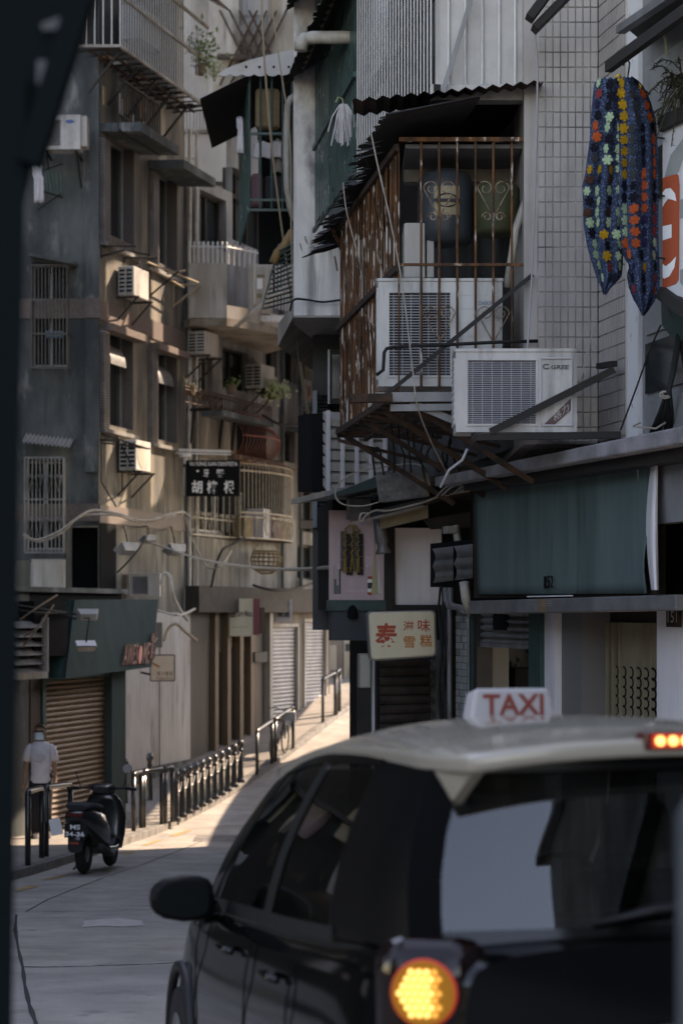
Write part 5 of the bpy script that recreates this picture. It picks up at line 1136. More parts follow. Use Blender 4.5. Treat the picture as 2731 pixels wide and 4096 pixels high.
t = thing('number_plate', 'small rusty tin house number plate hung under the ledge', 'sign', GP.p(2690, 2510)); pq = GP.rect(2662, 2428, 2716, 2508, .03); b = MB(); b.fbox(GP, pq[0], pq[1], pq[2], pq[3], .015, .03); b.build('plate', M['rust_dark'], t); text_px('151', GP, 2668, 2445, 2705, 2490, .034, M['ac_old'], t)
# ledge below sign, sign, canopy
b = MB(); A_, B_ = GP.p(2712, 2395, .35), GP.p(1885, 2420, .35)
lz = GP.hit(2712, 2378, .35)[1]; uu0, uu1 = GP.hit(2716, 2400, .35)[0], GP.hit(1885, 2400, .35)[0]
b.box8([GP.pt(uu0, lz - .10, -.02), GP.pt(uu1, lz - .13, -.02), GP.pt(uu1, lz - .13, .38), GP.pt(uu0, lz - .10, .38), GP.pt(uu0, lz - .0, -.02), GP.pt(uu1, lz - .02, -.02), GP.pt(uu1, lz - .02, .38), GP.pt(uu0, lz - .0, .38)])
b.build('ledge', mat('ledge', (.19, .19, .19), .6, .2, c2=(.11, .11, .11), scale=4, amt=.6, c3=(.24, .15, .08), scale3=2.2, thr3=.60, soft3=.1), gs, bevel=.01)
text_px('RUA DE CINCO', GP, 2165, 2402, 2205, 2407, .384, M['ac_old'], gs); text_px('DE OUTUBRO', GP, 2165, 2411, 2205, 2416, .384, M['ac_old'], gs); text_px('152 153', GP, 2165, 2420, 2205, 2425, .384, M['ac_old'], gs)
sg = thing('green_sign', 'big plain faded green signboard numbered 152', 'sign', GP.p(2270, 2385, .3))
TLp, TRp, BLp, BRp = GP.p(1895, 1925, .30), GP.p(2622, 1812, .30), GP.p(1910, 2378, .30), GP.p(2600, 2374, .30)
# board as a fine sheet so it can bulge slightly and tear at its right end
rows = []
for j in range(13):
    fz = j / 12; row = []
    for i in range(33):
        fx = i / 32; p = BLp.lerp(BRp, fx).lerp(TLp.lerp(TRp, fx), fz); row.append(p + GP.n.to_3d() * (.010 * math.sin(fx * 9) * math.sin(fz * 3.1) + (.03 * max(0, (fx - .93) / .07) ** 2 * (1 + math.sin(fz * 7)))))
    rows.append(row)
b = MB(); b.grid(rows); o = b.build('sheet', M['teal_sign'], sg, smooth=True); o.modifiers.new('s', 'SOLIDIFY').thickness = .006
for px_ in (2130, 2336):
    b = MB(); b.beam(GP.p(px_, 2376, .312), GP.p(px_, 1925 - (px_ - 1895) * .150, .312), .012, .006); b.build('sheet_seam', mat('seam_teal', (.06, .09, .088), .8), sg)
b = MB(); b.quad(GP.p(1890, 1925, .27), GP.p(2660, 1805, .27), GP.p(2660, 2385, .27), GP.p(1895, 2392, .27)); b.build('backing', M['wood_dark'], sg)
rows = []
for j in range(12):
    f = j / 11; y_ = 1840 + 520 * f; x0 = 2604 - 22 * math.sin(f * 3.1) ; wcurl = 16 + 26 * math.sin(f * 2.4 + .3)
    rows.append([GP.p(x0 + wcurl * k / 5 * 1.1, y_, .33 + .09 * math.sin(k / 5 * 2.6) * (.4 + f)) for k in range(6)])
b = MB(); b.grid(rows); b.build('torn_flap', M['paint_white'], sg, smooth=True)
for px, m_ in ((1887, M['wood_brown']), (2668, M['rust_dark']), (2700, M['dark'])):
    b = MB(); yt = 1925 - (px - 1890) * .155; b.beam(GP.p(px, 2385, .28), GP.p(px, yt, .28), .05, .06); b.build('side_batten', m_, sg)
for k, (x0, x1, y0, y1) in enumerate(((2175, 2186, 2305, 2355), (2188, 2199, 2303, 2353), (2201, 2212, 2303, 2350))):
    text_px('152'[k], GP, x0, y0, x1, y1, .335, M['dark'], sg, ext=.004)
b = MB(); b.fbox(GP, GP.hit(2290, 2380, .3)[0], GP.hit(2120, 2380, .3)[0], lz + .003, lz + .012, .30, .33); b.build('torn_paper', M['white_ink'], sg)
cn = thing('concrete_canopy', 'thin stained concrete canopy slab above the green sign', 'canopy', GP.p(2300, 1850, .5))
zc = GP.hit(2731, 1702, .62)[1]; u0, u1 = GP.hit(2800, 1702, .62)[0], GP.hit(1738, 1800, .62)[0]
zl = GP.hit(1738, 1908, .62)[1]
b = MB(); b.box8([GP.pt(u0, zc - .11, -.1), GP.pt(u1, zl - .08, -.1), GP.pt(u1, zl - .08, .62), GP.pt(u0, zc - .11, .62), GP.pt(u0, zc, -.1), GP.pt(u1, zl, -.1), GP.pt(u1, zl, .62), GP.pt(u0, zc, .62)]); b.build('slab', mat('canopy_conc', (.30, .29, .30), .8, c2=(.16, .155, .155), scale=4, amt=.7, bump=.3), cn, bevel=.012)
b = MB(); b.box8([GP.pt(u0, zc - .19, -.1), GP.pt(u1 - .4, zl - .14, -.1), GP.pt(u1 - .4, zl - .14, .5), GP.pt(u0, zc - .19, .5), GP.pt(u0, zc - .113, -.1), GP.pt(u1 - .4, zl - .083, -.1), GP.pt(u1 - .4, zl - .083, .5), GP.pt(u0, zc - .113, .5)]); b.build('soffit_beam', M['iron_dark'], cn)
# rolled ribbed shutter hood left of the sign, with black box
hd = thing('shutter_hood', 'grey ribbed roller hood hanging left of the green sign', 'shutter', GP.p(1800, 2345, .2))
gb = GP.rect(1712, 2165, 1892, 2345, .1); b = MB(); b.fbox(GP, gb[0], gb[1], gb[2], gb[3], -.3, .08); b.build('black_box', M['dark'], hd)
for part, (x0, x1, off) in enumerate(((1728, 1812, .16), (1814, 1890, .19))):
    prof = []; 
    for k in range(3):
        for a in range(6): prof.append((off + .05 * math.sin(a / 5 * math.pi) - .02 * k, (k * 6 + a) / 18.0))
        prof.append((off - .02 * k, (k * 6 + 5.6) / 18))
    rows = []
    for n_, f in prof: rows.append([GP.p(x, (2195 + 140 * f) - (x - 1728) * .12, n_) for x in (x0 + 12 * abs(math.sin(f * 3.1 * 2)), x1)])
    b = MB(); b.grid(rows); b.build('ribbed_panel', M['steel'], hd, smooth=True)
# ================================================================== CORNER SHOP WITH PINK SIGN
EP = Plane(1320, 21.0, 84)
es = thing('ice_cream_shop', 'dark fronted corner shop under the pink sign', 'shop', EP.p(1600, 2700))
def ebox(name, x0, y0, x1, y1, n0, n1, m, parent=None, floor=False, bevel=0.0, pl=None):
    pl = pl or EP; u0, u1, z0, z1 = pl.rect(x0, y0, x1, y1, n1); b = MB(); b.fbox(pl, u0, u1, .2 if floor else z0, z1, n0, n1); return b.build(name, m, parent or es, bevel=bevel)
ebox('upper_band', 1318, 2400, 1545, 2442, -.3, .04, M['green_dark']); ebox('dark_fascia', 1326, 2442, 1500, 2562, -.3, .0, mat('fascia_slate', (.035, .045, .052), .6))
ebox('side_return', 1536, 2100, 1578, 2440, -.6, .02, M['iron_dark']); ebox('lower_frame', 1578, 2420, 1770, 2440, -.3, .03, M['iron_dark'])
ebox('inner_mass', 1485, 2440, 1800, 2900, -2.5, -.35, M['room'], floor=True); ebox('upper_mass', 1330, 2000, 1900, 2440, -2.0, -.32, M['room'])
ebox('dark_pillar', 1450, 2750, 1484, 2900, -.3, .25, M['iron_dark'], floor=True)
ebox('white_jamb', 1483, 2640, 1498, 2900, -.1, .22, M['paint_white'], floor=True); ebox('black_jamb', 1499, 2640, 1511, 2900, -.1, .2, M['iron_dark'], floor=True)
ebox('painted_jamb', 1716, 2640, 1741, 2900, -.1, .1, mat('painted_jamb', (.22, .25, .22), .6, c2=(.06, .07, .08), scale=14, amt=.9, c3=(.35, .14, .10), scale3=18, thr3=.6), floor=True)
ebox('grey_jamb', 1742, 2560, 1760, 2900, -.1, .12, M['paint_grey'], floor=True); ebox('cream_jamb', 1763, 2600, 1778, 2900, -.2, .06, M['plaster_stain'], floor=True)
u0, u1 = EP.hit(1512, 2700, 0)[0], EP.hit(1715, 2700, 0)[0]; z1 = EP.hit(1600, 2636)[1]; zf = .62; ns = 26
SHP = Plane(1512, 20.6, 62)
sh = thing('roller_shutter', 'rusty dark roller shutter under the cream sign with red characters', 'shutter', SHP.pt(.3, zf))
u0, u1 = 0, SHP.hit(1716, 2700)[0]; z1 = SHP.hit(1600, 2630)[1]
for i in range(ns): block('slat', SHP.pt((u0 + u1) / 2, zf + (z1 - zf) * (i + .5) / ns, .0), (u1 - u0, .03, (z1 - zf) / ns), M['shutter_rust'], sh, SHP, 'slat')
pk = thing('pink_sign', 'faded pink printed signboard with brown plaited rope hanging on it', 'sign', EP.p(1430, 2400))
ebox('board', 1316, 2042, 1535, 2402, -.02, .02, M['pink'], pk)
for i, (px, m_) in enumerate(((1497, mat('stupa_gold', (.36, .33, .17), .6)), (1516, M['steel_light']))):
    b = MB(); c = EP.p(px, 2375, .03); s = .55 if i == 0 else .42
    prof = [(.07, 0), (.06, .1), (.04, .2), (.045, .3), (.03, .4), (.018, .6), (.008, .9), (.002, 1.3)]
    b.add([c + V((r * .5, 0, h * s)) for r, h in prof] + [c + V((-r * .5, 0, h * s)) for r, h in prof], [(k, k + 1, 9 + k, 8 + k) for k in range(7)]); b.build('printed_tower', m_, pk)
for (y0, y1, m_) in ((2305, 2316, M['red_ink']), (2317, 2330, M['white_ink']), (2331, 2354, M['dark_ink']), (2355, 2368, M['white_ink']), (2369, 2380, M['red_ink'])): ebox('printed_flag', 1470, y0, 1488, y1, .021, .023, m_, pk)
for k in range(9):
    x = 1320 + random.random() * 44; ebox('printed_temple', x, 2260 + random.random() * 90, x + random.uniform(3, 8), 2376, .021, .0225 + k * .0004, [M['steel_light'], M['teal_paint'], M['plaster_stain']][k % 3], pk)
fade = mat('ink_faded', (.66, .5, .56), .6)
text_px('THAILAND', EP, 1382, 2358, 1460, 2368, .022, fade, pk); text_px('泰國', EP, 1348, 2252, 1376, 2278, .022, fade, pk); text_px('滋味', EP, 1460, 2222, 1488, 2270, .022, fade, pk)
# plaited rope and dark cloth hanging in front of the board
rp = thing('hanging_ropes', 'knotted ochre ropes over dark cloth strips hanging on the pink sign', 'rope', EP.p(1410, 2300, .08))
for i, x in enumerate((1376, 1400, 1424, 1442)):
    b = MB(); top_ = 2125 + 10 * (i % 2); n = 7
    for k in range(n):
        y_ = top_ + k * 23; b.fbox(EP, EP.hit(x - 14, y_, .04)[0], EP.hit(x + 10, y_, .04)[0], EP.hit(x, y_ + 21 + 6 * ((k + i) % 2), .04)[1], EP.hit(x, y_, .04)[1], .035, .045 + .004 * ((k + i) % 3))
    b.build('cloth_strip', M['cloth_dark'] if i % 2 else mat('cloth_grey', (.09, .09, .085), .9), rp)
yr = mat('rope_ochre', (.30, .19, .05), .8)
for x in (1380, 1408, 1432):
    b = MB(); b.tube([EP.p(1402 + 6 * math.sin(k), 2085 + 6 * k, .08) for k in range(3)] + [EP.p(x + 5 * math.sin(k * 2.1), 2115 + 12 * k, .08 + .02 * math.cos(k * 2.1)) for k in range(12)], .010, 5); b.build('rope', yr, rp)
    for k in range(4): b = MB(); b.tube([EP.p(x, 2225, .08), EP.p(x + random.uniform(-10, 12), 2290, .08)], .006, 4); b.build('rope', yr, rp)
wp = thing('blank_signboard', 'blank off-white shop panel in a dark frame right of the pink sign', 'sign', EP.p(1660, 2420)); ebox('panel', 1579, 2112, 1765, 2419, -.28, -.05, M['paint_white'], wp)
t = thing('spotlight', 'grey can spotlight between the pink sign and the white panel', 'spotlight', EP.p(1535, 2210, .3)); c = EP.p(1533, 2215, .3)
b = MB(); q = Quaternion((0, 1, 0), R_(-8)).to_matrix(); b.lathe(c, [(.075, 0), (.08, .02), (.055, .06), (.05, .10), (.065, .12), (.06, .36), (.04, .38)], 14, axis=q); b.build('can', M['steel'], t, smooth=True)
t = thing('spotlight', 'small black spotlight under the dark fascia', 'spotlight', EP.p(1410, 2470, .1)); b = MB(); c = EP.p(1410, 2475, .05); b.lathe(c, [(.04, 0), (.055, .02), (.05, .1), (.02, .14)], 12); b.build('can', M['dark'], t, smooth=True)
# cream sign with red characters
TH = Plane(1465, 19.7, 86); ts = thing('cream_sign', 'cream lightbox sign with red Chinese characters over the rusty shutter', 'sign', TH.p(1600, 2645))
pq = [(1468, 2446), (1742, 2440), (1746, 2626), (1480, 2645)]; 
def rsq(off, inset=0):
    cx = sum(p[0] for p in pq) / 4; cy = sum(p[1] for p in pq) / 4; out_ = []
    P4 = [(p[0] + (cx - p[0]) * inset, p[1] + (cy - p[1]) * inset * 1.4) for p in pq]
    for i in range(4):
        p = V(P4[i]); a = V(P4[i - 1]); c = V(P4[(i + 1) % 4]); r = 20
        for k in range(5):
            f = k / 4; s = p + (a - p).normalized() * r * (1 - f) ** 2 + (c - p).normalized() * r * f ** 2; out_.append(TH.p(s.x, s.y, off))
    return out_
b = MB(); b.slab(rsq(0), -TH.n.to_3d() * .22); b.build('case', M['steel'], ts)
b = MB(); b.slab(rsq(.035, .035), -TH.n.to_3d() * .034); b.build('face', M['sign_cream'], ts, bevel=.02)
for ch, x0, y0, x1, y1, m_ in (('泰', 1500, 2492, 1590, 2596, M['red_ink']), ('滋', 1612, 2484, 1656, 2524, M['red_ink']), ('味', 1670, 2478, 1720, 2526, M['red_ink']), ('雪', 1614, 2545, 1660, 2592, M['orange_ink']), ('糕', 1678, 2538, 1728, 2588, M['orange_ink'])):
    text_px(ch, TH, x0, y0, x1, y1, .0365, m_, ts, bold=.03 if ch == '泰' else .014)
t = thing('junction_cabinet', 'cream steel cabinet on the dark pillar left of the rusty shutter', 'cabinet', EP.p(1460, 2750, .3)); ebox('case', 1438, 2615, 1484, 2752, .05, .28, mat('cabinet_cream', (.36, .36, .30), .5, c2=(.28, .28, .23), scale=4), t, bevel=.012)
b = MB(); pq2 = EP.rect(1443, 2622, 1478, 2746, .28); b.fbox(EP, pq2[0], pq2[1], pq2[2], pq2[3], .281, .285); b.build('door', mat('cabinet_door', (.38, .38, .315), .5), t)
# vertical pipes beside the mosaic pier
vp = thing('pipe_bundle', 'bundle of dark vertical pipes and cables beside the mosaic pillar', 'pipes', GP.p(1770, 2850))
for i, (px, r, m_) in enumerate(((1784, .03, 'iron_dark'), (1796, .025, 'steel'), (1772, .015, 'cable_black'), (1760, .012, 'cable_black'), (1778, .012, 'cable_black'))):
    b = MB(); b.tube([GP.p(px + 6 * math.sin(k * 1.3 + i) * (i > 1), 2350 + 70 * k, .0 + .02 * i) for k in range(9)], r, 8); b.build('pipe', M[m_], vp, smooth=True)
for i, (x0, x1) in enumerate(((1782, 1835), (1800, 1850))):
    b = MB(); b.tube([GP.p(x0, 2350, .15), GP.p(x0, 2400 + 10 * i, .15), GP.p(x0 + 12, 2425, .15), GP.p(x1, 2432, .1), GP.p(x1 + 25, 2445, .1)], .028, 9); b.build('pipe_bend', M['steel'], vp, smooth=True)
b = MB(); b.tube([GP.p(1855, 2330, .2), GP.p(1862, 2400, .2), GP.p(1874, 2462, .1)], [.045, .04, .015], 9); b.build('plastic_duct', M['pvc'], vp, smooth=True)
rod('duct', GP.p(1872, 2440, .06), GP.p(1874, 2900, .06), .014, M['steel'], vp)
b = MB(); pz = GP.rect(1768, 2105, 1790, 2135, .1); b.fbox(GP, pz[0], pz[1], pz[2], pz[3], 0, .1); b.build('junction_box', M['plaster_stain'], vp, bevel=.01)
rod('duct', GP.p(1822, 2105, .0), GP.p(1832, 2180, .0), .035, M['pvc'], vp)
# tan beam, corrugated mini roof with comb edge, galvanised box
tbm = thing('rusted_lintel_box', 'tan plywood lintel box with a spiked plastic edge above the white panel', 'canopy', EP.p(1620, 2120, .5))
b = MB(); b.box8([EP.p(x, y_, n_) for n_ in (.0, .5) for x, y_ in ((1520, 2118), (1712, 2072), (1710, 2020), (1518, 2066))]); b.build('plywood', mat('plywood', (.26, .21, .13), .8, c2=(.15, .12, .07), scale=5, streak=4), tbm)
b = MB(); b.box8([EP.p(x, y_, n_) for n_ in (.0, .62) for x, y_ in ((1480, 2070), (1890, 1975), (1890, 1950), (1480, 2045))]); b.build('cover_sheet', M['iron_dark'], tbm)
for i in range(34):
    x = 1402 + i * 8.6; y_ = 2096 - (x - 1402) * .245 ; b = MB(); b.slab([EP.p(x, y_ - 6, .66), EP.p(x + 6, y_ - 7, .66), EP.p(x + 3, y_ + 10, .66)], EP.n.to_3d() * .01); b.build('spike', M['steel_light'], tbm)
b = MB(); b.slab([EP.p(1690, 2080, .3), EP.p(1890, 2045, .3), EP.p(1890, 2110, .3), EP.p(1720, 2118, .3)], EP.n.to_3d() * .15); b.build('lower_board', M['iron_dark'], tbm)
fl = thing('finned_unit', 'dark ribbed ventilation fin block above the pink sign', 'vent', EP.p(1440, 2070, .3))
for i in range(20): x = 1397 + i * 4.4; b = MB(); b.fbox(EP, EP.hit(x, 2000, .3)[0], EP.hit(x, 2000, .3)[0] + .005, EP.hit(1440, 2072 - .25 * (x - 1397), .3)[1], EP.hit(1440, 1994, .3)[1], .02, .3); b.build('fin', M['steel'], fl)
b = MB(); b.fbox(EP, EP.hit(1396, 2000, .3)[0], EP.hit(1490, 2000, .3)[0], EP.hit(1440, 1994, .3)[1], EP.hit(1440, 1988, .3)[1], .0, .3); b.build('fin_cap', M['iron_dark'], fl)
gx = Plane(1600, 18.8, 80); t = thing('galvanised_box', 'dented galvanised metal box hanging among cables over the pink sign', 'box', gx.p(1600, 2005)); q8 = [(1516, 2010), (1703, 1985), (1685, 1866), (1501, 1890)]
b = MB(); b.slab([gx.p(x, y_, 0) for x, y_ in q8], (.05, .40, .02)); b.build('case', M['galv'], t, bevel=.006)
# slatted white screen
wsP = Plane(1330, 20.8, 60); ws = thing('louvre_screen', 'white slatted louvre screen below the rusty cage', 'screen', wsP.p(1420, 1950))
u0, u1, z0, z1 = wsP.rect(1303, 1650, 1530, 1960); 
for i in range(7):
    z = z0 + (z1 - z0) * (i + .35) / 7; b = MB(); b.box8([wsP.pt(u0, z, -.06), wsP.pt(u1, z, -.06), wsP.pt(u1, z - .085, .04), wsP.pt(u0, z - .085, .04), wsP.pt(u0, z + .075, -.06), wsP.pt(u1, z + .075, -.06), wsP.pt(u1, z - .01, .04), wsP.pt(u0, z - .01, .04)]); b.build('slat', M['plaster_stain'], ws)
for i in range(5):
    u = u0 + (u1 - u0) * i / 4; b = MB(); b.fbox(wsP, u - .02, u + .02, z0 - .05, z1, .041, .06); b.build('upright', M['paint_white'], ws)
b = MB(); b.fbox(wsP, u0, u1, z0, z1, -.6, -.3); b.build('back', M['room'], ws)
# small canopy under it
cz = thing('corrugated_canopy', 'thin corrugated canopy above the pink sign', 'canopy', EP.p(1300, 2000, .4))
b = MB(); b.slab([EP.p(1165, 2018, .55), EP.p(1300, 1985, .75), EP.p(1508, 1940, .75), EP.p(1508, 1975, -.2), EP.p(1250, 2000, -.2)], (0, 0, .05)); b.build('sheet', M['steel'], cz)
for i in range(40): 
    p = EP.p(1166 + 3.4 * i, 2019 - .83 * i, .56 + .005 * i); block('edge_rib', p + V((0, -.01, .03)), (.006, .012, .06), M['plaster_stain'], cz)
b = MB(); pz = EP.rect(1298, 1952, 1508, 1985, .8); b.box8([EP.p(x, y_, n_) for n_ in (.76, .8) for x, y_ in ((1298, 1996), (1508, 1950), (1505, 1905), (1330, 1975))]); b.build('fascia', M['teal_paint'], cz)

# ================================================================== WHITE PILLAR BUILDING
WP = Plane(1175, 21.8, 90); WS = Plane(1175, 21.8, -1.5)
wbd = thing('white_pillar_building', 'mould stained white corner building with projecting upper floor', 'building', WP.p(1300, 2000))
zs = WP.hit(1250, 1262)[1]
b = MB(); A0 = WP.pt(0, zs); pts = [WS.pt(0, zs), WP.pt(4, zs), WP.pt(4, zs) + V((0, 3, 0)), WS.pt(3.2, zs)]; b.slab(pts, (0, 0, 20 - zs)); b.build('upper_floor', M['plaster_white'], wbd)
b = MB(); b.slab([p + V((0, 0, -.02)) for p in pts], (0, 0, .015)); b.build('soffit', mat('soffit_pale', (.40, .38, .35), .85, c2=(.28, .26, .23), scale=2, c3=(.06, .06, .06), scale3=12, thr3=.67, soft3=.02), wbd)
b = MB(); c4 = [at(1175, 1210, 22.0), at(1112, 1296, 22.6), at(1112, 1385, 22.6), at(1175, 1262, 22.0)]; b.slab(c4, (.35, 2.2, 0)); b.build('slab_edge', M['plaster_stain'], wbd)
LW = Plane(1250, 23.2, 90)
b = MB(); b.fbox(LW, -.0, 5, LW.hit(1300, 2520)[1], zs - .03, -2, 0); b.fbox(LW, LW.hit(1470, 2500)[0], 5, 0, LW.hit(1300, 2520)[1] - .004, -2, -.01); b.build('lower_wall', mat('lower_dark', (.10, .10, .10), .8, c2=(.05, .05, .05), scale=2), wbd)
pz = LW.rect(1250, 1562, 1268, 2110, .1); b = MB(); b.fbox(LW, pz[0], pz[1], pz[2], pz[3], 0, .1); b.build('shutter_frame', mat('frame_blue', (.20, .22, .25), .6), wbd)
pz = LW.rect(1269, 1575, 1330, 2110, .06); nl = 38
for i in range(nl): z = pz[2] + (pz[3] - pz[2]) * (i + .5) / nl; block('louvre_slat', LW.pt((pz[0] + pz[1]) / 2, z, .03), (pz[1] - pz[0], .05, (pz[3] - pz[2]) / nl * .75), M['concrete_dark'], wbd, LW, 'slat')
pz = LW.rect(1311, 1398, 1362, 1615, .5); b = MB(); b.fbox(LW, pz[0], pz[1], pz[2], pz[3], .02, .5); b.build('window_box', M['iron_dark'], wbd)
b = MB(); b.fbox(LW, pz[0] + .05, pz[1], pz[2] + .06, pz[3] - .06, .501, .505); b.build('window_pane', M['pane'], wbd)
pz = LW.rect(1311, 1398, 1318, 1615, .52); b = MB(); b.fbox(LW, pz[0], pz[1], pz[2], pz[3], .501, .52); b.build('window_jamb', M['frame_alu'], wbd)
# ================================================================== HANGING GREEN BALCONY WITH AWNING
HF = Plane(1000, 25.0, 90); HS = Plane(985, 25.0, -6)
hb = thing('hanging_cage', 'dark green hanging balcony cage crammed with clothes and bags', 'window cage', HF.p(1080, 900))
xs0, xs1 = 998, 1168; z0h, z1h = HF.hit(1000, 840)[1], HF.hit(1000, 290)[1]; zmid = HF.hit(1000, 535)[1]
for px in (998, 1042, 1087, 1131, 1168): u = HF.hit(px, 500)[0]; rod('bar', HF.pt(u, z0h, 0), HF.pt(u, z1h, 0), .016, M['green_dark'], hb)
for z in (z0h, zmid, HF.hit(1000, 800)[1]): b = MB(); b.beam(HF.pt(HF.hit(998, 500)[0], z, 0), HF.pt(HF.hit(1170, 500)[0], z, 0), .03, .03); b.build('rail', M['green_dark'], hb)
uh = HF.hit(998, 500)[0]
for i in range(1, 12): p = HF.pt(uh, 0, 0) + V((-.012 * i, .22 * i, 0)); rod('side_bar', V((p.x - .01 * i, p.y, z0h - .04 * i * 0)), V((p.x - .01 * i, p.y, z1h)), .018, M['green_bar'], hb)
for i in range(13):   # belly tray of curved rods below
    f = i / 12; dz = -.42 * f; r_ = .05 + .25 * (1 - f); b = MB(); w0 = HF.hit(1000, 500)[0]; w1 = HF.hit(1165, 500)[0]
    yy = 25.0 + .15 + 1.2 * f ** 1.0; xL = w0 - .02 - .18 * f
    b.tube([V((w1, yy - .02, z0h + dz)), V((xL + .15, yy, z0h + dz)), V((xL + .04, yy + .05, z0h + dz)), V((xL, yy + .18, z0h + dz)), V((xL - .05, yy + 1.2, z0h + dz))], .017, 6); b.build('tray_bar', M['green_dark'], hb, smooth=True)
b = MB(); b.quad(HF.pt(uh + .05, z0h - .42, -1.5), HF.pt(uh + .7, z0h - .42, -1.5), HF.pt(uh + .7, z1h, -1.5), HF.pt(uh + .05, z1h, -1.5)); b.build('back_wall', M['room'], hb)
aw = thing('scalloped_awning', 'stained white scalloped awning with dark corrugated underside', 'awning', HF.p(1050, 300))
corr('corrugated_roof', HF.p(1165, 215, .1), HF.p(1165, 215, .1) + V((-.02, 2.6, 0)), HF.p(880, 300, .1) - HF.p(1165, 215, .1) + V((-.25, 0, -.30)), (0, 0, 1), 14, .022, M['iron_dark'], aw, 0, 4, 3)
rows = []; n = 49; a_, c_ = HF.p(872, 300, .12), HF.p(1172, 205, .12)
up_, lo_ = [], []
for i in range(n):
    f = i / (n - 1); x = 872 + 300 * f; yt = 300 - 105 * f ** .6 + 4; ph = (f * 6.2) % 1.0; yb = min(yt + 95, 292 + 14 * math.sqrt(max(0, 1 - (2 * ph - 1) ** 2)) + 0); yb = max(yb, yt + 2)
    up_.append(HF.p(x, yt, .12)); lo_.append(HF.p(x, yb, .13))
b = MB(); b.grid([up_, lo_]); o = b.build('valance', mat('valance', (.52, .51, .50), .6, c2=(.42, .41, .39), scale=3, c3=(.30, .21, .06), scale3=1.8, thr3=.56, soft3=.15), aw); o.modifiers.new('s', 'SOLIDIFY').thickness = .012
for px in (985, 1038, 1095, 1155): b = MB(); c = HF.p(px, 268, .145); b.slab([c + V((.018 * math.cos(k), 0, .018 * math.sin(k))) for k in range(6)], (0, -.004, 0)); b.build('rivet', M['dark'], aw)
# clothes, bags
def drape(name, label, x0, y0, x1, y1, n_, m, cat='clothing', wav=.03, taper=0.0, pl=None):
    pl = pl or HF; rows = []
    for i in range(8):
        f = i / 7; xc = (x0 + x1) / 2; hw = (x1 - x0) / 2 * (1 - taper * (1 - f)); rows.append([pl.p(xc + hw * (2 * j / 8 - 1), y0 + (y1 - y0) * f + 5 * math.sin(j * 1.7), n_ + wav * math.sin(j * 2 + f * 2)) for j in range(9)])
    b = MB(); b.grid(rows); o = b.build(name, m, smooth=True); o.modifiers.new('s', 'SOLIDIFY').thickness = .02; return tag(o, label, cat)
def pack(name, label, x0, y0, x1, y1, n_, d, m, cat='bag'):
    u0, u1, z0, z1 = HF.rect(x0, y0, x1, y1, n_); b = MB(); b.fbox(HF, u0, u1, z0, z1, n_ - d, n_); o = b.build(name, m, bevel=.05, seg=3); return tag(o, label, cat)
pack('backpack', 'tan backpack hanging inside the green cage under the awning', 1020, 350, 1118, 510, -.15, .2, M['cloth_tan'])
drape('shirt', 'striped pale shirt hanging inside the green cage', 1010, 570, 1130, 632, -.2, M['cloth_white'], taper=.1)
drape('towel', 'white cloth hanging out of the left side of the green cage', 948, 470, 972, 615, .05, M['cloth_white'], cat='towel', taper=.3)
pack('suitcase', 'plum coloured bag at the bottom of the green cage', 1004, 690, 1050, 825, -.2, .3, M['cloth_plum']); pack('suitcase', 'black bag at the bottom right of the green cage', 1058, 700, 1130, 810, -.25, .3, M['cloth_dark'])
drape('trousers', 'pale trousers hanging inside the green cage', 1090, 560, 1150, 690, -.3, mat('cloth_beige', (.33, .28, .25), .9)); drape('shirt', 'dark jacket hanging deep in the green cage', 1030, 420, 1160, 560, -.5, M['cloth_dark'])
b = MB(); b.tube([HF.p(1178, 385, .1), HF.p(1162, 395, .1), HF.p(1150, 420, .12), HF.p(1146, 520, .12), HF.p(1145, 620, .12), HF.p(1148, 760, .12), HF.p(1160, 830, .12), HF.p(1178, 880, .1)], .042, 10); o = b.build('drain_pipe', M['pvc'], smooth=True); tag(o, 'white drain pipe curving down beside the white pillar', 'pipe')
b = MB(); b.tube([at(1170, 925, 24), at(1135, 985, 24), at(1110, 1010, 24), at(1092, 1052, 24)], .05, 8); o = b.build('bamboo_pole', mat('bamboo', (.30, .19, .08), .6, c2=(.2, .11, .05), scale=8), smooth=True); tag(o, 'bamboo pole leaning below the green cage', 'pole')
# second, lower green belly grille
lg = thing('belly_grille', 'lower dark green bellied grille left of the white pillar', 'window cage', at(1120, 1220, 25))
for i in range(13):
    f = i / 12; b = MB(); y_ = 1000 + 235 * f; Y = 24.0 + .9 * f; xl = 1112 - 62 * f
    b.tube([at(1172, y_ - 30, Y - .25), at(xl + 28, y_ - 6, Y - .2), at(xl + 6, y_, Y - .05), at(xl, y_ - 4, Y + .2), at(xl + 4, y_ - 22, Y + 1.0)], .012, 6); b.build('bar', M['green_dark'], lg, smooth=True)
# ================================================================== RIGHT EDGE: shawl, brackets, banner, fern
ST = Plane(2430, 13.0, -13)
ab = thing('awning_arm', 'dark steel awning arm from which the crochet shawl hangs', 'bracket', ST.p(2450, 270))
b = MB(); b.beam(ST.p(2432, 268), ST.p(2760, 28), .05, .07); b.build('channel', M['iron_dark'], ab); b = MB(); b.beam(ST.p(2480, 120), ST.p(2760, -70), .06, .05); b.build('channel', M['steel'], ab)
b = MB(); b.slab([ST.p(2500, 110, .0), ST.p(2760, -60, .0), ST.p(2760, 40, -.5), ST.p(2560, 160, -.5)], (0, 0, .02)); b.build('awning_sheet', M['iron_dark'], ab)
a2 = thing('sheet_bracket', 'folded dark metal sheet bracket at the top of the tiled wall', 'bracket', TF.p(2180, 120, .5))
b = MB(); b.beam(TF.p(2115, 75, .6), TF.p(2215, -60, .6), .14, .06); b.beam(TF.p(2135, 118, .55), TF.p(2290, -40, .55), .16, .05); b.build('sheet', M['iron_dark'], a2)
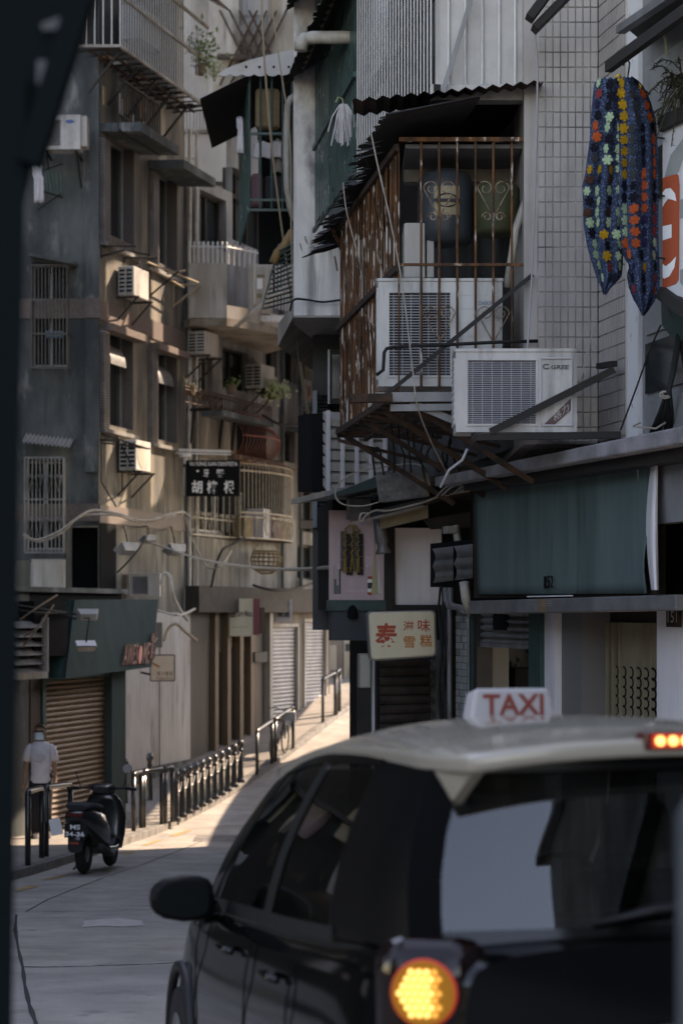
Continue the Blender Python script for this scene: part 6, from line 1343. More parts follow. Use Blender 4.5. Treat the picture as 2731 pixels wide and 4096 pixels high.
# crochet shawl
shw = thing('crochet_shawl', 'blue crochet shawl with colourful flower motifs on a hanger', 'shawl', at(2480, 1265, 12.9))
def net_mat():
    m = bpy.data.materials.new('crochet_blue'); m.use_nodes = True; t = m.node_tree; b = t.nodes['Principled BSDF']
    b.inputs['Roughness'].default_value = .95; b.inputs['Specular IOR Level'].default_value = .1
    g = t.nodes.new('ShaderNodeNewGeometry'); v = t.nodes.new('ShaderNodeTexVoronoi'); v.inputs['Scale'].default_value = 52; t.links.new(g.outputs['Position'], v.inputs['Vector'])
    r = t.nodes.new('ShaderNodeMapRange'); r.inputs[1].default_value = .30; r.inputs[2].default_value = .42; t.links.new(v.outputs['Distance'], r.inputs[0])
    cr = t.nodes.new('ShaderNodeValToRGB'); cr.color_ramp.elements[0].color = (.075, .12, .22, 1); cr.color_ramp.elements[1].color = (.03, .045, .08, 1); t.links.new(r.outputs[0], cr.inputs[0]); t.links.new(cr.outputs[0], b.inputs['Base Color'])
    bp = t.nodes.new('ShaderNodeBump'); bp.inputs['Distance'].default_value = .008; bp.inputs['Strength'].default_value = .8; bp.invert = True; t.links.new(v.outputs['Distance'], bp.inputs['Height']); t.links.new(bp.outputs[0], b.inputs['Normal'])
    v2 = t.nodes.new('ShaderNodeTexVoronoi'); v2.inputs['Scale'].default_value = 46; t.links.new(g.outputs['Position'], v2.inputs['Vector'])
    gt = t.nodes.new('ShaderNodeMath'); gt.operation = 'LESS_THAN'; gt.inputs[1].default_value = .11; t.links.new(v2.outputs['Distance'], gt.inputs[0])
    tr = t.nodes.new('ShaderNodeBsdfTransparent'); mx = t.nodes.new('ShaderNodeMixShader'); o = t.nodes['Material Output']
    t.links.new(gt.outputs[0], mx.inputs[0]); t.links.new(b.outputs[0], mx.inputs[1]); t.links.new(tr.outputs[0], mx.inputs[2]); t.links.new(mx.outputs[0], o.inputs[0]); return m
NET = net_mat()
SL = [(312, 2396, 2500), (330, 2374, 2505), (430, 2364, 2505), (560, 2356, 2500), (700, 2338, 2496), (745, 2326, 2494), (800, 2330, 2492), (900, 2332, 2484), (985, 2346, 2492), (1040, 2362, 2490), (1100, 2380, 2486), (1120, 2388, 2470), (1150, 2402, 2440), (1178, 2411, 2422)]
SR = [(308, 2470, 2530), (330, 2462, 2566), (400, 2466, 2600), (480, 2472, 2622), (600, 2474, 2630), (800, 2474, 2632), (960, 2482, 2632), (1030, 2492, 2634), (1062, 2515, 2636), (1100, 2504, 2638), (1150, 2512, 2636), (1200, 2532, 2618), (1240, 2556, 2592), (1262, 2566, 2574)]
def sheet_pt(tab, f, y, which):
    x0 = lerp_tab([(a, c) for a, c, d in tab], y); x1 = lerp_tab([(a, d) for a, c, d in tab], y)
    k = min(1, max(0, (y - 330) / 300)); dep = 12.90 - .06 * which + (.028 * math.sin(f * 17 + which * 2 + y * .003) + .05 * math.cos(f * 5.0 + which)) * (.3 + .7 * k) - .10 * (1 - k) * (math.sin(f * 3.1))
    return at(x0 + (x1 - x0) * f , y + 4 * math.sin(f * 26), dep)
for which, tab in enumerate((SL, SR)):
    y0, y1 = tab[0][0], tab[-1][0]; rows = []
    for i in range(61): rows.append([sheet_pt(tab, j / 24, y0 + (y1 - y0) * i / 60, which) for j in range(25)])
    b = MB(); b.grid(rows); o = b.build('knitted_panel', NET, shw, smooth=True)
FC = {'g': (.42, .58, .36), 'y': (.50, .27, .02), 'o': (.55, .10, .03), 'r': (.33, .05, .05), 'k': (.012, .012, .02), 'n': (.03, .025, .075), 's': (.055, .06, .065), 'b': (.07, .03, .02)}
def flower_mesh(key):
    b = MB(); n = 6; pts = [V((0, 0, .25))]
    for k in range(n):
        a = k / n * 6.283
        for da, r, h in ((-.46, .58, .2), (-.40, .92, .06), (0, 1.06, .10), (.40, .92, .06), (.46, .58, .2)): pts.append(V((math.cos(a + da) * r, math.sin(a + da) * r, h)))
    fs = []
    for k in range(n):
        o_ = 1 + k * 5; fs += [(0, o_, o_ + 4), (o_, o_ + 1, o_ + 2), (o_, o_ + 2, o_ + 4), (o_ + 4, o_ + 2, o_ + 3)]
        fs.append((0, o_ + 4, 1 + ((k + 1) % n) * 5))
    me = bpy.data.meshes.new('flower'); me.from_pydata([tuple(p) for p in pts], [], fs); me.materials.append(mat('wool_' + key, FC[key], .95, spec=.1, bump=.6, bscale=160, c2=tuple(x * .55 for x in FC[key]), scale=60, amt=.5)); return me
FM = {k: flower_mesh(k) for k in FC}
def put_flower(tab, which, f, y, key, r=.033):
    p = sheet_pt(tab, f, y, which); e = .02; du = sheet_pt(tab, f + e, y, which) - sheet_pt(tab, f - e, y, which); dv = sheet_pt(tab, f, y + 6, which) - sheet_pt(tab, f, y - 6, which)
    n = du.cross(dv).normalized()
    if n.y > 0: n = -n
    o = bpy.data.objects.new('flower_motif', FM[key]); col.objects.link(o); o.parent = shw; o.location = p + n * .006 - wl(shw)
    q = n.to_track_quat('Z', 'Y'); o.rotation_euler = (q @ Quaternion((0, 0, 1), random.random())).to_euler(); o.scale = (r * random.uniform(.9, 1.1), r * random.uniform(.9, 1.1), .012)
LC = {0: 'grok', }
y = 335; i = 0
lrow = ['gk', 'rk', 'nk', 'kg', 'og', 'ok', 'kg', 'sg', 'yy', 'bk', 'gg', 'kg', 'bg', 'gg', 'ky', 'gk', 'gy', 'gr', 'gk', 'gy']
while y < 1160:
    cs = lrow[min(i, len(lrow) - 1)]
    w_ = lerp_tab([(a, d - c) for a, c, d in SL], y); n = max(1, int(w_ / 38))
    for j in range(n):
        key = 'g' if (j == n - 1 and 480 < y < 1000 and i % 1 == 0) else cs[j % len(cs)]
        put_flower(SL, 0, (j + .5 + .12 * (i % 2)) / n, y, key)
    y += 43; i += 1
y = 330; i = 0
while y < 1245:
    w_ = lerp_tab([(a, d - c) for a, c, d in SR], y); n = max(1, int(w_ / 37))
    for j in range(n):
        f = (j + .5) / n; x = 2474 + f * 158; dgl = 2632 - (y - 380) * .145
        if y > 1060: key = 'krkonyk'[(i * 2 + j) % 7]
        elif f < .27: key = 'y' if y < 720 else 'k' if y < 820 else 'g' if y < 960 else 'o'
        elif abs(x - (2640 - (y - 520) * .27)) < 24 and y > 480: key = 'o'
        elif f < .52: key = 's' if y < 740 else ('k' if i % 2 else 'k')
        elif f < .78: key = 'k' if y < 760 else 'n'
        else: key = 'o' if y < 500 else 'k' if y < 800 else 'r' if y < 960 else 'g'
        put_flower(SR, 1, f, y, key)
    y += 46; i += 1
b = MB(); hk = at(2508, 250, 12.85); b.tube([at(2500, 200, 12.9), at(2506, 232, 12.9), at(2496, 245, 12.88), at(2492, 262, 12.86)], .006, 5); b.tube([at(2506, 236, 12.9), at(2516, 252, 12.87), at(2513, 280, 12.86), at(2508, 312, 12.86), at(2440, 335, 12.86)], .006, 5); b.tube([at(2508, 312, 12.86), at(2590, 372, 12.86)], .006, 5); b.build('hanger', M['iron_dark'], shw)
b = MB(); b.tube([at(2462, 308, 12.8), at(2475, 300, 12.78), at(2486, 312, 12.8), at(2470, 320, 12.79)], .010, 5); b.tube([at(2540, 330, 12.8), at(2560, 345, 12.78), at(2552, 362, 12.8)], .010, 5); b.build('yellow_tassel', mat('tassel', (.5, .36, .05), .9), shw)
# banner sign
BN = Plane(2645, 12.9, -34)
bn = thing('banner_sign', 'white banner with a red rounded logo in a dark frame at the right edge', 'sign', BN.p(2700, 1190))
b = MB(); b.quad(BN.p(2648, 525), BN.p(2800, 440), BN.p(2800, 1210), BN.p(2648, 1165)); b.build('cloth', mat('banner_white', (.55, .55, .56), .6, c2=(.48, .48, .49), scale=4), bn)
rd = mat('banner_red', (.40, .075, .03), .6)
def bpoly(pts, off, m, nm): b = MB(); b.add([BN.p(x, y_, off) for x, y_ in pts], [tuple(range(len(pts)))]); b.build(nm, m, bn)
bpoly([(2648, 712), (2690, 700), (2706, 695), (2712, 702), (2716, 740), (2714, 1040), (2712, 1120), (2700, 1135), (2660, 1150), (2648, 1150)], .004, rd, 'red_field')
wi = M['white_ink']
bpoly([(2648, 770), (2660, 755), (2680, 752), (2698, 775), (2703, 805), (2690, 800), (2670, 795), (2655, 815), (2648, 830)], .007, wi, 'white_stroke')
bpoly([(2648, 905), (2684, 897), (2684, 950), (2648, 962)], .007, wi, 'white_stroke'); bpoly([(2648, 1055), (2660, 1065), (2680, 1050), (2702, 1025), (2695, 1070), (2675, 1105), (2655, 1115), (2648, 1110)], .007, wi, 'white_stroke')
gy = mat('banner_grey', (.24, .26, .25), .6)
bpoly([(2655, 710), (2680, 620), (2740, 540), (2740, 600), (2712, 690)], .003, gy, 'grey_stripe'); bpoly([(2718, 800), (2760, 780), (2760, 860), (2718, 875)], .003, gy, 'grey_stripe'); bpoly([(2718, 1080), (2760, 1060), (2760, 1180), (2718, 1130)], .003, gy, 'grey_stripe')
b = MB(); b.beam(BN.p(2640, 1190, .02), BN.p(2640, 250, .02), .03, .05); b.beam(BN.p(2638, 500, .03), BN.p(2800, 420, .03), .04, .09); b.beam(BN.p(2640, 1170, .03), BN.p(2800, 1290, .03), .05, .08); b.build('frame', M['iron_dark'], bn)
for y_ in (550, 780, 1030): rod('tie', BN.p(2625, y_, .03), BN.p(2655, y_ + 4, .03), .006, M['iron_dark'], bn)
b = MB(); b.quad(BN.p(2640, 1180, -.1), BN.p(2800, 1300, -.1), BN.p(2800, 1500, -.3), BN.p(2645, 1300, -.3)); b.build('underside', M['green_dark'], bn)
# dry fern in a planter above the banner
fn = thing('dry_fern', 'dry dark fern trailing over the banner frame at the right edge', 'plant', BN.p(2700, 480, .1))
b = MB(); st_ = MB(); rnd = random.Random(12)
for i in range(34):
    x0 = rnd.uniform(2600, 2760); y0 = rnd.uniform(150, 300); p0 = BN.p(2690 + rnd.uniform(-20, 60), 330, .05); tip = at(x0 + rnd.uniform(-30, 10), y0 + rnd.uniform(40, 330), 12.75 + rnd.uniform(-.15, .2)); mid = p0.lerp(tip, .5) + V((0, 0, rnd.uniform(.02, .16)))
    pts = [p0.lerp(mid, k / 4).lerp(mid.lerp(tip, k / 4), k / 4) for k in range(5)] + [mid.lerp(tip, .6), tip]; st_.tube(pts, .004, 4)
    for k in range(22):
        f = k / 21 * 5.9; a = pts[int(f)].lerp(pts[min(6, int(f) + 1)], f % 1); d = V((rnd.gauss(0, 1), rnd.gauss(0, .5), rnd.gauss(-.3, .7))).normalized() * rnd.uniform(.02, .045); s_ = d.orthogonal().normalized() * .005; b.add([a + s_, a + d, a - s_], [(0, 1, 2)])
st_.build('stem', M['fern_dry'], fn); b.build('foliage', M['fern_dry'], fn)
b = MB(); p = at(2668, 220, 12.7); b.tube([p, p + V((-.01, 0, .08)), p + V((-.03, 0, .17))], .005, 4)
for k in range(14): a = p + V((-.002 * k, 0, .012 * k)); [b.add([a, a + V((s * .03 * (1 - k / 16), 0, .012)), a + V((0, 0, .008))], [(0, 1, 2)]) for s in (-1, 1)]
b.build('frond', mat('frond_pale', (.17, .20, .12), .7), fn)
# black cable bundle at right
cb = thing('cable_bundle', 'thick bundle of black cables tied with white cord at the right edge', 'cables', at(2650, 1735, 13.2))
for i in range(9):
    dx = random.uniform(-14, 14); b = MB(); b.tube([at(2760 + dx, 1240, 13.1), at(2712 + dx * .6, 1350, 13.1), at(2690 + dx * .5, 1480, 13.1), at(2672 + dx * .4, 1560, 13.1 - .01 * i), at(2660 + dx * 2.2, 1650, 13.15), at(2640 + dx * 4, 1745, 13.3)], .013, 6); b.build('cable', M['cable_black'], cb, smooth=True)
b = MB(); b.tube([at(2660 + 22 * math.cos(a * .8), 1572 + 12 * math.sin(a * .8) + a, 13.05) for a in range(14)], .007, 5); b.tube([at(2560, 1690, 13.2), at(2530, 1705, 13.2), at(2620, 1715, 13.2), at(2660, 1690, 13.2)], .008, 5); b.build('white_cord', M['cable_white'], cb, smooth=True)

# ================================================================== CABLES
def cable(label, pts, r, m, nseg=8, cat='cable', name='cable'):
    P_ = [V(p) for p in pts]; out_ = []
    for i in range(len(P_) - 1):
        p0 = P_[max(0, i - 1)]; p1 = P_[i]; p2 = P_[i + 1]; p3 = P_[min(len(P_) - 1, i + 2)]
        for k in range(nseg):
            t = k / nseg; out_.append(.5 * ((2 * p1) + (p2 - p0) * t + (2 * p0 - 5 * p1 + 4 * p2 - p3) * t * t + (3 * p1 - p0 - 3 * p2 + p3) * t ** 3))
    out_.append(P_[-1]); b = MB(); b.tube(out_, r, 6); o = b.build(name, m, smooth=True); return tag(o, label, cat)
cable('long sagging rope from the top, left of the white pillar', [at(1045, -40, 24), at(1062, 300, 24), at(1100, 700, 24.3), at(1180, 1300, 25), at(1250, 1750, 25.5), at(1292, 1965, 26)], .014, M['rope'])
cable('second thin rope from the top, close beside the white pillar', [at(1078, -40, 22.5), at(1120, 260, 22.5), at(1160, 560, 22.5), at(1166, 1000, 22.5), at(1185, 1350, 23), at(1230, 1680, 24), at(1286, 1960, 25.5)], .009, M['rope'])
cable('pale wire dropping from the tattered roof across the rusty bars', [at(1484, 535, 14.6), at(1510, 660, 14.6), at(1560, 880, 14.6), at(1610, 1150, 14.6), at(1650, 1480, 14.6), at(1668, 1620, 14.6), at(1720, 1760, 15), at(1790, 1900, 16)], .0062, M['cable_white'])
cable('thin pale wire hanging left of the rusty bars', [at(1372, 730, 15.3), at(1385, 840, 15.3), at(1420, 980, 15.3), at(1440, 1060, 15.4)], .005, M['cable_white'])
cable('grey wire down the edge of the tiled wall', [at(2135, 120, 14.6), at(2148, 300, 14.6), at(2140, 700, 14.6), at(2128, 1050, 14.6), at(2118, 1250, 14.6), at(2108, 1400, 14.5)], .008, M['cable_grey'])
cable('thin black wire slanting across the tiled wall at right', [at(2640, 1300, 13), at(2590, 1420, 13.1), at(2540, 1560, 13.3), at(2480, 1720, 13.6)], .006, M['cable_black'])
cable('thin pale wire slanting above the front air conditioner', [at(2380, 1300, 14.2), at(2350, 1400, 14.2), at(2318, 1535, 14.2)], .005, M['cable_grey'])
cable('black wire across the white corner soffit', [at(1160, 1245, 21.6), at(1175, 1200, 21.6), at(1220, 1198, 21.7), at(1290, 1208, 21.7), at(1360, 1200, 21.7)], .012, M['cable_black'])
cable('thick sunlit cable draped over the left shop doorway', [at(95, 2138, 36), at(150, 2160, 36), at(240, 2125, 36), at(300, 2080, 36), at(370, 2042, 36.3), at(470, 2055, 36.6), at(580, 2083, 37), at(690, 2055, 37.5), at(738, 2050, 38), at(768, 2078, 38)], .026, M['cable_white'])
cable('thin pale cable twin below the thick sunlit cable', [at(100, 2150, 36), at(165, 2166, 36), at(250, 2130, 36), at(330, 2064, 36.2), at(470, 2062, 36.5), at(570, 2090, 37), at(700, 2062, 37.5)], .02, M['cable_white'])
cable('long pale cable crossing the street to the pink sign', [at(600, 2170, 38), at(690, 2200, 38), at(800, 2236, 37), at(950, 2262, 34), at(1120, 2276, 29), at(1230, 2276, 25), at(1318, 2270, 21.2)], .024, M['cable_white'])
cable('pale cable looping below the dentist sign', [at(742, 2070, 41), at(775, 2170, 41), at(820, 2258, 41), at(850, 2275, 41), at(890, 2258, 41), at(925, 2205, 42)], .024, M['cable_white'])
cable('black cable climbing past the dentist sign loop', [at(845, 2350, 42), at(865, 2260, 42), at(890, 2200, 42), at(925, 2180, 42.5), at(980, 2150, 43)], .028, M['cable_black'])
cable('black cable from the left floodlights down to the shop roof', [at(470, 2290, 37), at(510, 2250, 37), at(560, 2190, 37), at(590, 2140, 37.4)], .018, M['cable_black'])
cable('white hose arching beside the recessed air conditioner', [at(645, 2340, 38), at(655, 2295, 38), at(680, 2308, 38), at(692, 2380, 38), at(720, 2440, 38.5), at(752, 2480, 39)], .036, M['pvc'])
cable('tan hose arching above the small lightbox sign', [at(655, 2565, 38), at(672, 2515, 38), at(705, 2495, 38), at(740, 2525, 38.5), at(785, 2562, 39)], .032, M['rope'])
cable('grey hose crossing under the white hose arch', [at(600, 2430, 38), at(660, 2450, 38), at(720, 2460, 38), at(780, 2435, 40)], .026, M['pvc'])
for i, (a, c, d) in enumerate((((70, 2420), (200, 2440), (330, 2462)), ((80, 2480), (150, 2430), (230, 2380)), ((95, 2550), (160, 2500), (215, 2420)), ((90, 2590), (140, 2530), (190, 2450)), ((75, 2440), (180, 2452), (260, 2450)))):
    cable(['tangled black cable left of the slanted sign, lowest', 'tangled wire rising to the shop roof at far left', 'tangled brown wire by the louvre vent', 'tangled wire end hanging over the louvre vent', 'straight black cable above the louvre vent'][i], [SP.p(a[0], a[1], .5), SP.p(c[0], c[1], .62), SP.p(d[0], d[1], .3)], .014, [M['cable_black'], M['wood_brown'], M['wood_brown'], M['wood_brown'], M['cable_black']][i])
cable('white wire looping from the galvanised box along the spiked edge', [EP.p(1890, 1960, .7), EP.p(1760, 1985, .7), EP.p(1690, 2010, .72), EP.p(1560, 2042, .72), EP.p(1500, 2042, .75), EP.p(1460, 2065, .78), EP.p(1448, 2085, .78), EP.p(1438, 2078, .78), EP.p(1445, 2055, .76), EP.p(1475, 2055, .75)], .011, M['cable_white'])
cable('big grey wire loop left of the galvanised box', [at(1515, 2008, 18.9), at(1450, 2024, 18.9), at(1375, 2018, 18.9), at(1342, 1985, 18.9), at(1355, 1935, 18.9), at(1420, 1890, 18.9), at(1530, 1868, 18.8), at(1650, 1855, 18.7), at(1700, 1880, 18.7), at(1718, 1950, 18.8)], .0075, M['cable_white'])
cable('black cable sagging across the dark windows at the bend', [CP.p(1050, 1660, .6), CP.p(1130, 1700, .9), CP.p(1220, 1690, .8), CP.p(1300, 1640, .5)], .03, M['cable_black'])
cable('second black cable sagging lower across the bend', [CP.p(1010, 2340, .5), CP.p(1100, 2362, .9), CP.p(1200, 2350, .9), CP.p(1310, 2310, .5)], .03, M['cable_black'])
cable('small wire loop above the galvanised box', [at(1395, 1780, 18.6), at(1452, 1780, 18.6), at(1458, 1830, 18.6), at(1485, 1865, 18.6)], .007, M['cable_white'])
cable('curly black wire over the louvre screen', [at(1500, 1900, 18.6), at(1490, 1820, 18.4), at(1505, 1790, 18.4), at(1520, 1810, 18.4), at(1535, 1900, 18.5)], .009, M['cable_black'])
for i in range(9):
    x = 1560 + 32 * i; cable(ordn[i] + ' dangling black wire under the rusty cage, counted from the left', [at(x, 1700 + random.uniform(-30, 30), 16.5), at(x + random.uniform(-25, 25), 1770, 16.8), at(x + random.uniform(-30, 40), 1820, 17), at(x + random.uniform(-10, 60), 1890, 17.2)], .008, M['cable_black'])
for i in range(5):
    cable('pale wire under the concrete canopy, %s from the left' % ordn[i], [GP.p(1745 + 22 * i, 1985 - 4 * i, .4), GP.p(1790 + 20 * i, 1945, .45), GP.p(1830 + 14 * i, 1950 - 9 * i, .4), GP.p(1870 + 4 * i, 1930, .3)], .008, [M['cable_white'], M['cable_grey'], M['cable_black']][i % 3])

# ================================================================== TAXI
ang = R_(12.3); pit = -.066
hv = V((-math.sin(ang), math.cos(ang), pit)).normalized(); lv_ = V((-math.cos(ang), -math.sin(ang), 0)); uv_ = lv_.cross(hv); uv_ = uv_ if uv_.z > 0 else -uv_
C0 = V((.92, 4.96, roadz(4.96)))
def T(u, w_, z): return C0 + hv * u + lv_ * w_ + uv_ * z
taxi = thing('taxi', 'black taxi with cream roof, brake lights lit, driving away', 'taxi', C0)
paint = mat('car_black', (.003, .0032, .0035), .08, spec=.5, coat=.0); cream = mat('car_cream', (.42, .37, .29), .25, coat=.7, spec=.5)
trim = mat('car_trim', (.012, .012, .013), .5); gls = glass('car_glass', (.16, .17, .17), 2.0)
ZB = [(-.05, 1.06), (.25, 1.09), (.6, 1.07), (1.5, 1.03), (2.5, 1.00), (3.0, .985), (3.3, .955), (3.7, .89), (4.0, .78), (4.2, .60)]
HW = [(-.05, .66), (0, .74), (.06, .80), (.25, .87), (1, .89), (2, .89), (2.9, .885), (3.5, .865), (3.85, .80), (4.05, .68), (4.2, .50)]
sts = [-.05, 0, .06, .15, .3, .6, 1, 1.5, 2, 2.5, 2.9, 3.2, 3.4, 3.6, 3.85, 4.05, 4.2]
def section(u):
    hw, zb = lerp_tab(HW, u), lerp_tab(ZB, u); k = zb / 1.05
    half = [(hw * .93, .20), (hw * .985, .36), (hw, .56), (hw * .992, .72 * min(1, k + .05)), (hw * .975, .82 * k), (hw * .965, .88 * k), (hw * .945, zb - .06), (hw * .90, zb - .012), (hw * .6, zb + .015), (0, zb + .03)]
    return [T(u, w_, z) for w_, z in half] + [T(u, -w_, z) for w_, z in half[-2::-1]]
b = MB(); b.grid([section(u) for u in sts]); n = len(section(0)); b.quad(*section(-.05)); b.quad(*section(4.2)[::-1])
b.build('body', paint, taxi, smooth=True, sub=1)
# greenhouse
def gb_(t): return T(.10 + 3.12 * t, lerp_tab(HW, .10 + 3.12 * t) * .905 - .01, lerp_tab(ZB, .10 + 3.12 * t) - .012)
def gt_(t):
    u = .24 + 2.11 * t; return u, .635 - .02 * abs(2 * t - 1) ** 3, 1.545 - .10 * max(0, t - .55) ** 1.5 * 2 + .02 * math.sin(t * 3.14)
def gpt(t, f, s=1, out_=0.0):
    ub_ = .10 + 3.12 * t; wb_ = lerp_tab(HW, ub_) * .905 - .01; zb_ = lerp_tab(ZB, ub_) - .02; ut, wt, ztp = gt_(t)
    return T(ub_ + (ut - ub_) * f, s * (wb_ + (wt - wb_) * f + .035 * math.sin(f * 3.14) + out_), zb_ + (ztp - zb_) * f)
def side_panel(name, t0, t1, f0, f1, m, s, out_=0.0, n=6):
    b = MB(); b.grid([[gpt(t0 + (t1 - t0) * i / n, f0 + (f1 - f0) * j / 5, s, out_) for j in range(6)] for i in range(n + 1)]); return b.build(name, m, taxi, smooth=True)
for s in (1, -1):
    side_panel('rear_side_window', .22, .515, .05, .93, gls, s); side_panel('front_side_window', .545, .88, .05, .93, gls, s)
    side_panel('rear_pillar', .0, .225, 0, 1, mat('pillar_black', (.004, .004, .0045), .35, spec=.15), s, .004); side_panel('door_pillar', .508, .552, 0, 1, trim, s, .006, 2); side_panel('windscreen_pillar', .875, 1.0, 0, 1, paint, s, .004)
    side_panel('window_sill_trim', .2, .9, -.03, .06, trim, s, .008); side_panel('roof_rail_trim', .2, .9, .92, 1.0, paint, s, .006)
def span(name, pts_l, m, bul=0.0, n=10, axis=None):
    rows = []
    for pl_, pr_ in pts_l: rows.append([pl_.lerp(pr_, i / n) + (axis or V()) * bul * (1 - (2 * i / n - 1) ** 2) for i in range(n + 1)])
    b = MB(); b.grid(rows); return b.build(name, m, taxi, smooth=True)
back = -hv
span('rear_window', [(gpt(0, f, 1), gpt(0, f, -1)) for f in (.10, .3, .5, .7, .94)], gls, .07, 14, back)
span('hatch_sill', [(gpt(0, f, 1, .003), gpt(0, f, -1, .003)) for f in (-.12, -.03, .05, .11)], paint, .074, 14, back + uv_ * .05)
span('hatch_header', [(gpt(0, f, 1, .003), gpt(0, f, -1, .003)) for f in (.93, .97, 1.0)], trim, .074, 14, back)
span('windscreen', [(gpt(1, f, 1), gpt(1, f, -1)) for f in (0, .3, .6, 1)], gls, .12, 10, hv)
for s in (1, -1):
    b = MB(); b.grid([[gpt(0, f, s, .004), gpt(0, f, s, -.075) + back * .035] for f in (0, .2, .4, .6, .8, 1)]); b.build('hatch_edge', mat('matte_black', (.004, .004, .0045), .7, spec=.05), taxi, smooth=True)
# roof with spoiler
rows = []
for i in range(17):
    f = i / 16; u = .0 + 2.36 * f; t = max(0, (u - .24) / 2.11); zt_e = gt_(min(1, t))[2]; we = (.655 if u > .30 else .60 + .055 * u / .30)
    crown = .085 * math.sin(min(1, .25 + f * .85) * math.pi * .62) + .01
    if u < .2: zt_e += -.004; crown *= .75
    rows.append([T(u + (-.035 if i == 0 else 0) * (1 - abs(2 * j / 12 - 1) ** 2), we * (1 - 2 * j / 12), zt_e + .004 + crown * (1 - abs(2 * j / 12 - 1) ** 2.6)) for j in range(13)])
b = MB(); b.grid(rows)
o = b.build('roof', cream, taxi, smooth=True); sm = o.modifiers.new('s', 'SOLIDIFY'); sm.thickness = .045; sm.offset = -1
bv = o.modifiers.new('b', 'BEVEL'); bv.width = .014; bv.segments = 3; bv.limit_method = 'ANGLE'; bv.angle_limit = R_(50)
b = MB(); lipz = gt_(0)[2]; b.grid([[T(u, w_, z) for w_ in (.58, .3, 0, -.3, -.58)] for u, z in ((.04, lipz - .02), (.14, lipz - .04), (.28, lipz - .05))]); b.build('spoiler_underside', trim, taxi, smooth=True)
for s in (1, -1):
    b = MB(); b.slab([T(.04, s * .57, lipz - .03), T(.24, s * .635, lipz - .02), T(.20, s * .60, lipz - .13)], lv_ * -s * .03); b.build('spoiler_cheek', cream, taxi)
# high brake light
b = MB(); zz = lipz + .032; b.box8([T(-.05, w_, z) for w_, z in ((.155, zz - .022), (-.155, zz - .022), (-.155, zz + .022), (.155, zz + .022))] + [T(.03, w_, z) for w_, z in ((.155, zz - .022), (-.155, zz - .022), (-.155, zz + .022), (.155, zz + .022))]); hb_ = b.build('high_brake_light', mat('lens_red', (.10, .012, .01), .2, spec=.6), taxi, bevel=.006)
led = mat('led_lit', (1, .6, .2), .4, emit=(1.0, .62, .20), estr=.55); led_dim = mat('led_dim', (.8, .45, .1), .4, emit=(1.0, .5, .10), estr=.22); redglow = mat('red_glow', (.5, .04, .03), .4, emit=(1.0, .10, .05), estr=.05)
for i in range(8):
    w_ = .118 - .034 * i; b = MB(); b.lathe(T(-.051, w_, zz), [(.0125, 0), (.0125, .004), (.006, .007)], 10, axis=Matrix((lv_, uv_, back)).transposed()); b.build('led', led, hb_)
b = MB(); b.box8([T(-.052, w_, z) for w_, z in ((.14, zz - .017), (-.14, zz - .017), (-.14, zz + .017), (.14, zz + .017))] + [T(-.0505, w_, z) for w_, z in ((.14, zz - .017), (-.14, zz - .017), (-.14, zz + .017), (.14, zz + .017))]); b.build('glow_strip', redglow, hb_)
# tail lamps
rot = Matrix((lv_, uv_, back)).transposed()
for s in (1, -1):
    cc = T(.004, s * .715, .975); b = MB(); ax = (back + lv_ * s * .55).normalized(); e1 = uv_.cross(ax).normalized(); RT = Matrix((e1, uv_, ax)).transposed()
    b.box8([cc + RT @ V(p) for p in ((-.17, -.30, -.09), (.16, -.30, -.09), (.16, .15, -.09), (-.17, .15, -.09), (-.10, -.20, .018), (.095, -.20, .018), (.095, .092, .018), (-.10, .092, .018))]); tl = b.build('tail_lamp', mat('lens_smoke', (.012, .005, .005), .12, spec=.4), taxi, bevel=.06, seg=4)
    if s == 1:
        pc = cc + ax * .022; b = MB(); b.lathe(pc, [(.083, 0), (.083, .006), (.076, .010)], 26, axis=RT); b.build('glow_ring', redglow, tl)
        b = MB(); b.lathe(pc, [(.078, .008), (.078, .013)], 26, axis=RT); b.build('lamp_bowl', mat('bowl_amber', (.20, .10, .01), .3, emit=(1, .45, .05), estr=.035), tl)
        k = 0
        for iy in range(-4, 5):
            for ix in range(-4, 5):
                px_, py_ = (ix + .5 * (iy % 2)) * .0195, iy * .017
                if math.hypot(px_, py_) > .066: continue
                dim_ = px_ > .024
                if dim_ and (ix + iy) % 2: continue
                b = MB(); b.lathe(pc + RT @ V((px_, py_, 0)), [(.0072, .013), (.0066, .018), (.003, .021)], 8, axis=RT); b.build('led', led_dim if dim_ else led, tl)
# mirror
mr = T(2.46, .98, 1.03); b = MB(); e1 = lv_; 
prof = []
for i in range(16):
    a = i / 16 * 6.283; x = math.copysign(abs(math.cos(a)) ** .55, math.cos(a)) * .115; y_ = math.copysign(abs(math.sin(a)) ** .6, math.sin(a)) * .082
    if x > 0: y_ *= (1 - .35 * (x / .115) ** 2)
    prof.append((x, y_))
rows = [[mr + lv_ * (x * k) + uv_ * (y_ * k) + hv * d for x, y_ in prof + prof[:1]] for k, d in ((.001, -.03), (.85, -.03), (1, -.015), (1, .03), (.9, .09), (.6, .13), (.001, .14))]
b.grid(rows); mo = b.build('wing_mirror', mat('mirror_shell', (.006, .0065, .007), .45, spec=.12), taxi, smooth=True)
b = MB(); b.slab([mr + lv_ * (x * .8) + uv_ * (y_ * .8) + hv * -.032 for x, y_ in prof], hv * -.002); b.build('mirror_glass', mat('mirror_glass', (.008, .01, .01), .5, spec=.05), mo)
b = MB(); b.tube([mr + lv_ * -.08 + uv_ * -.06 + hv * .04, T(2.62, .86, .97)], [.035, .05], 8); b.build('mirror_stalk', paint, mo, smooth=True)
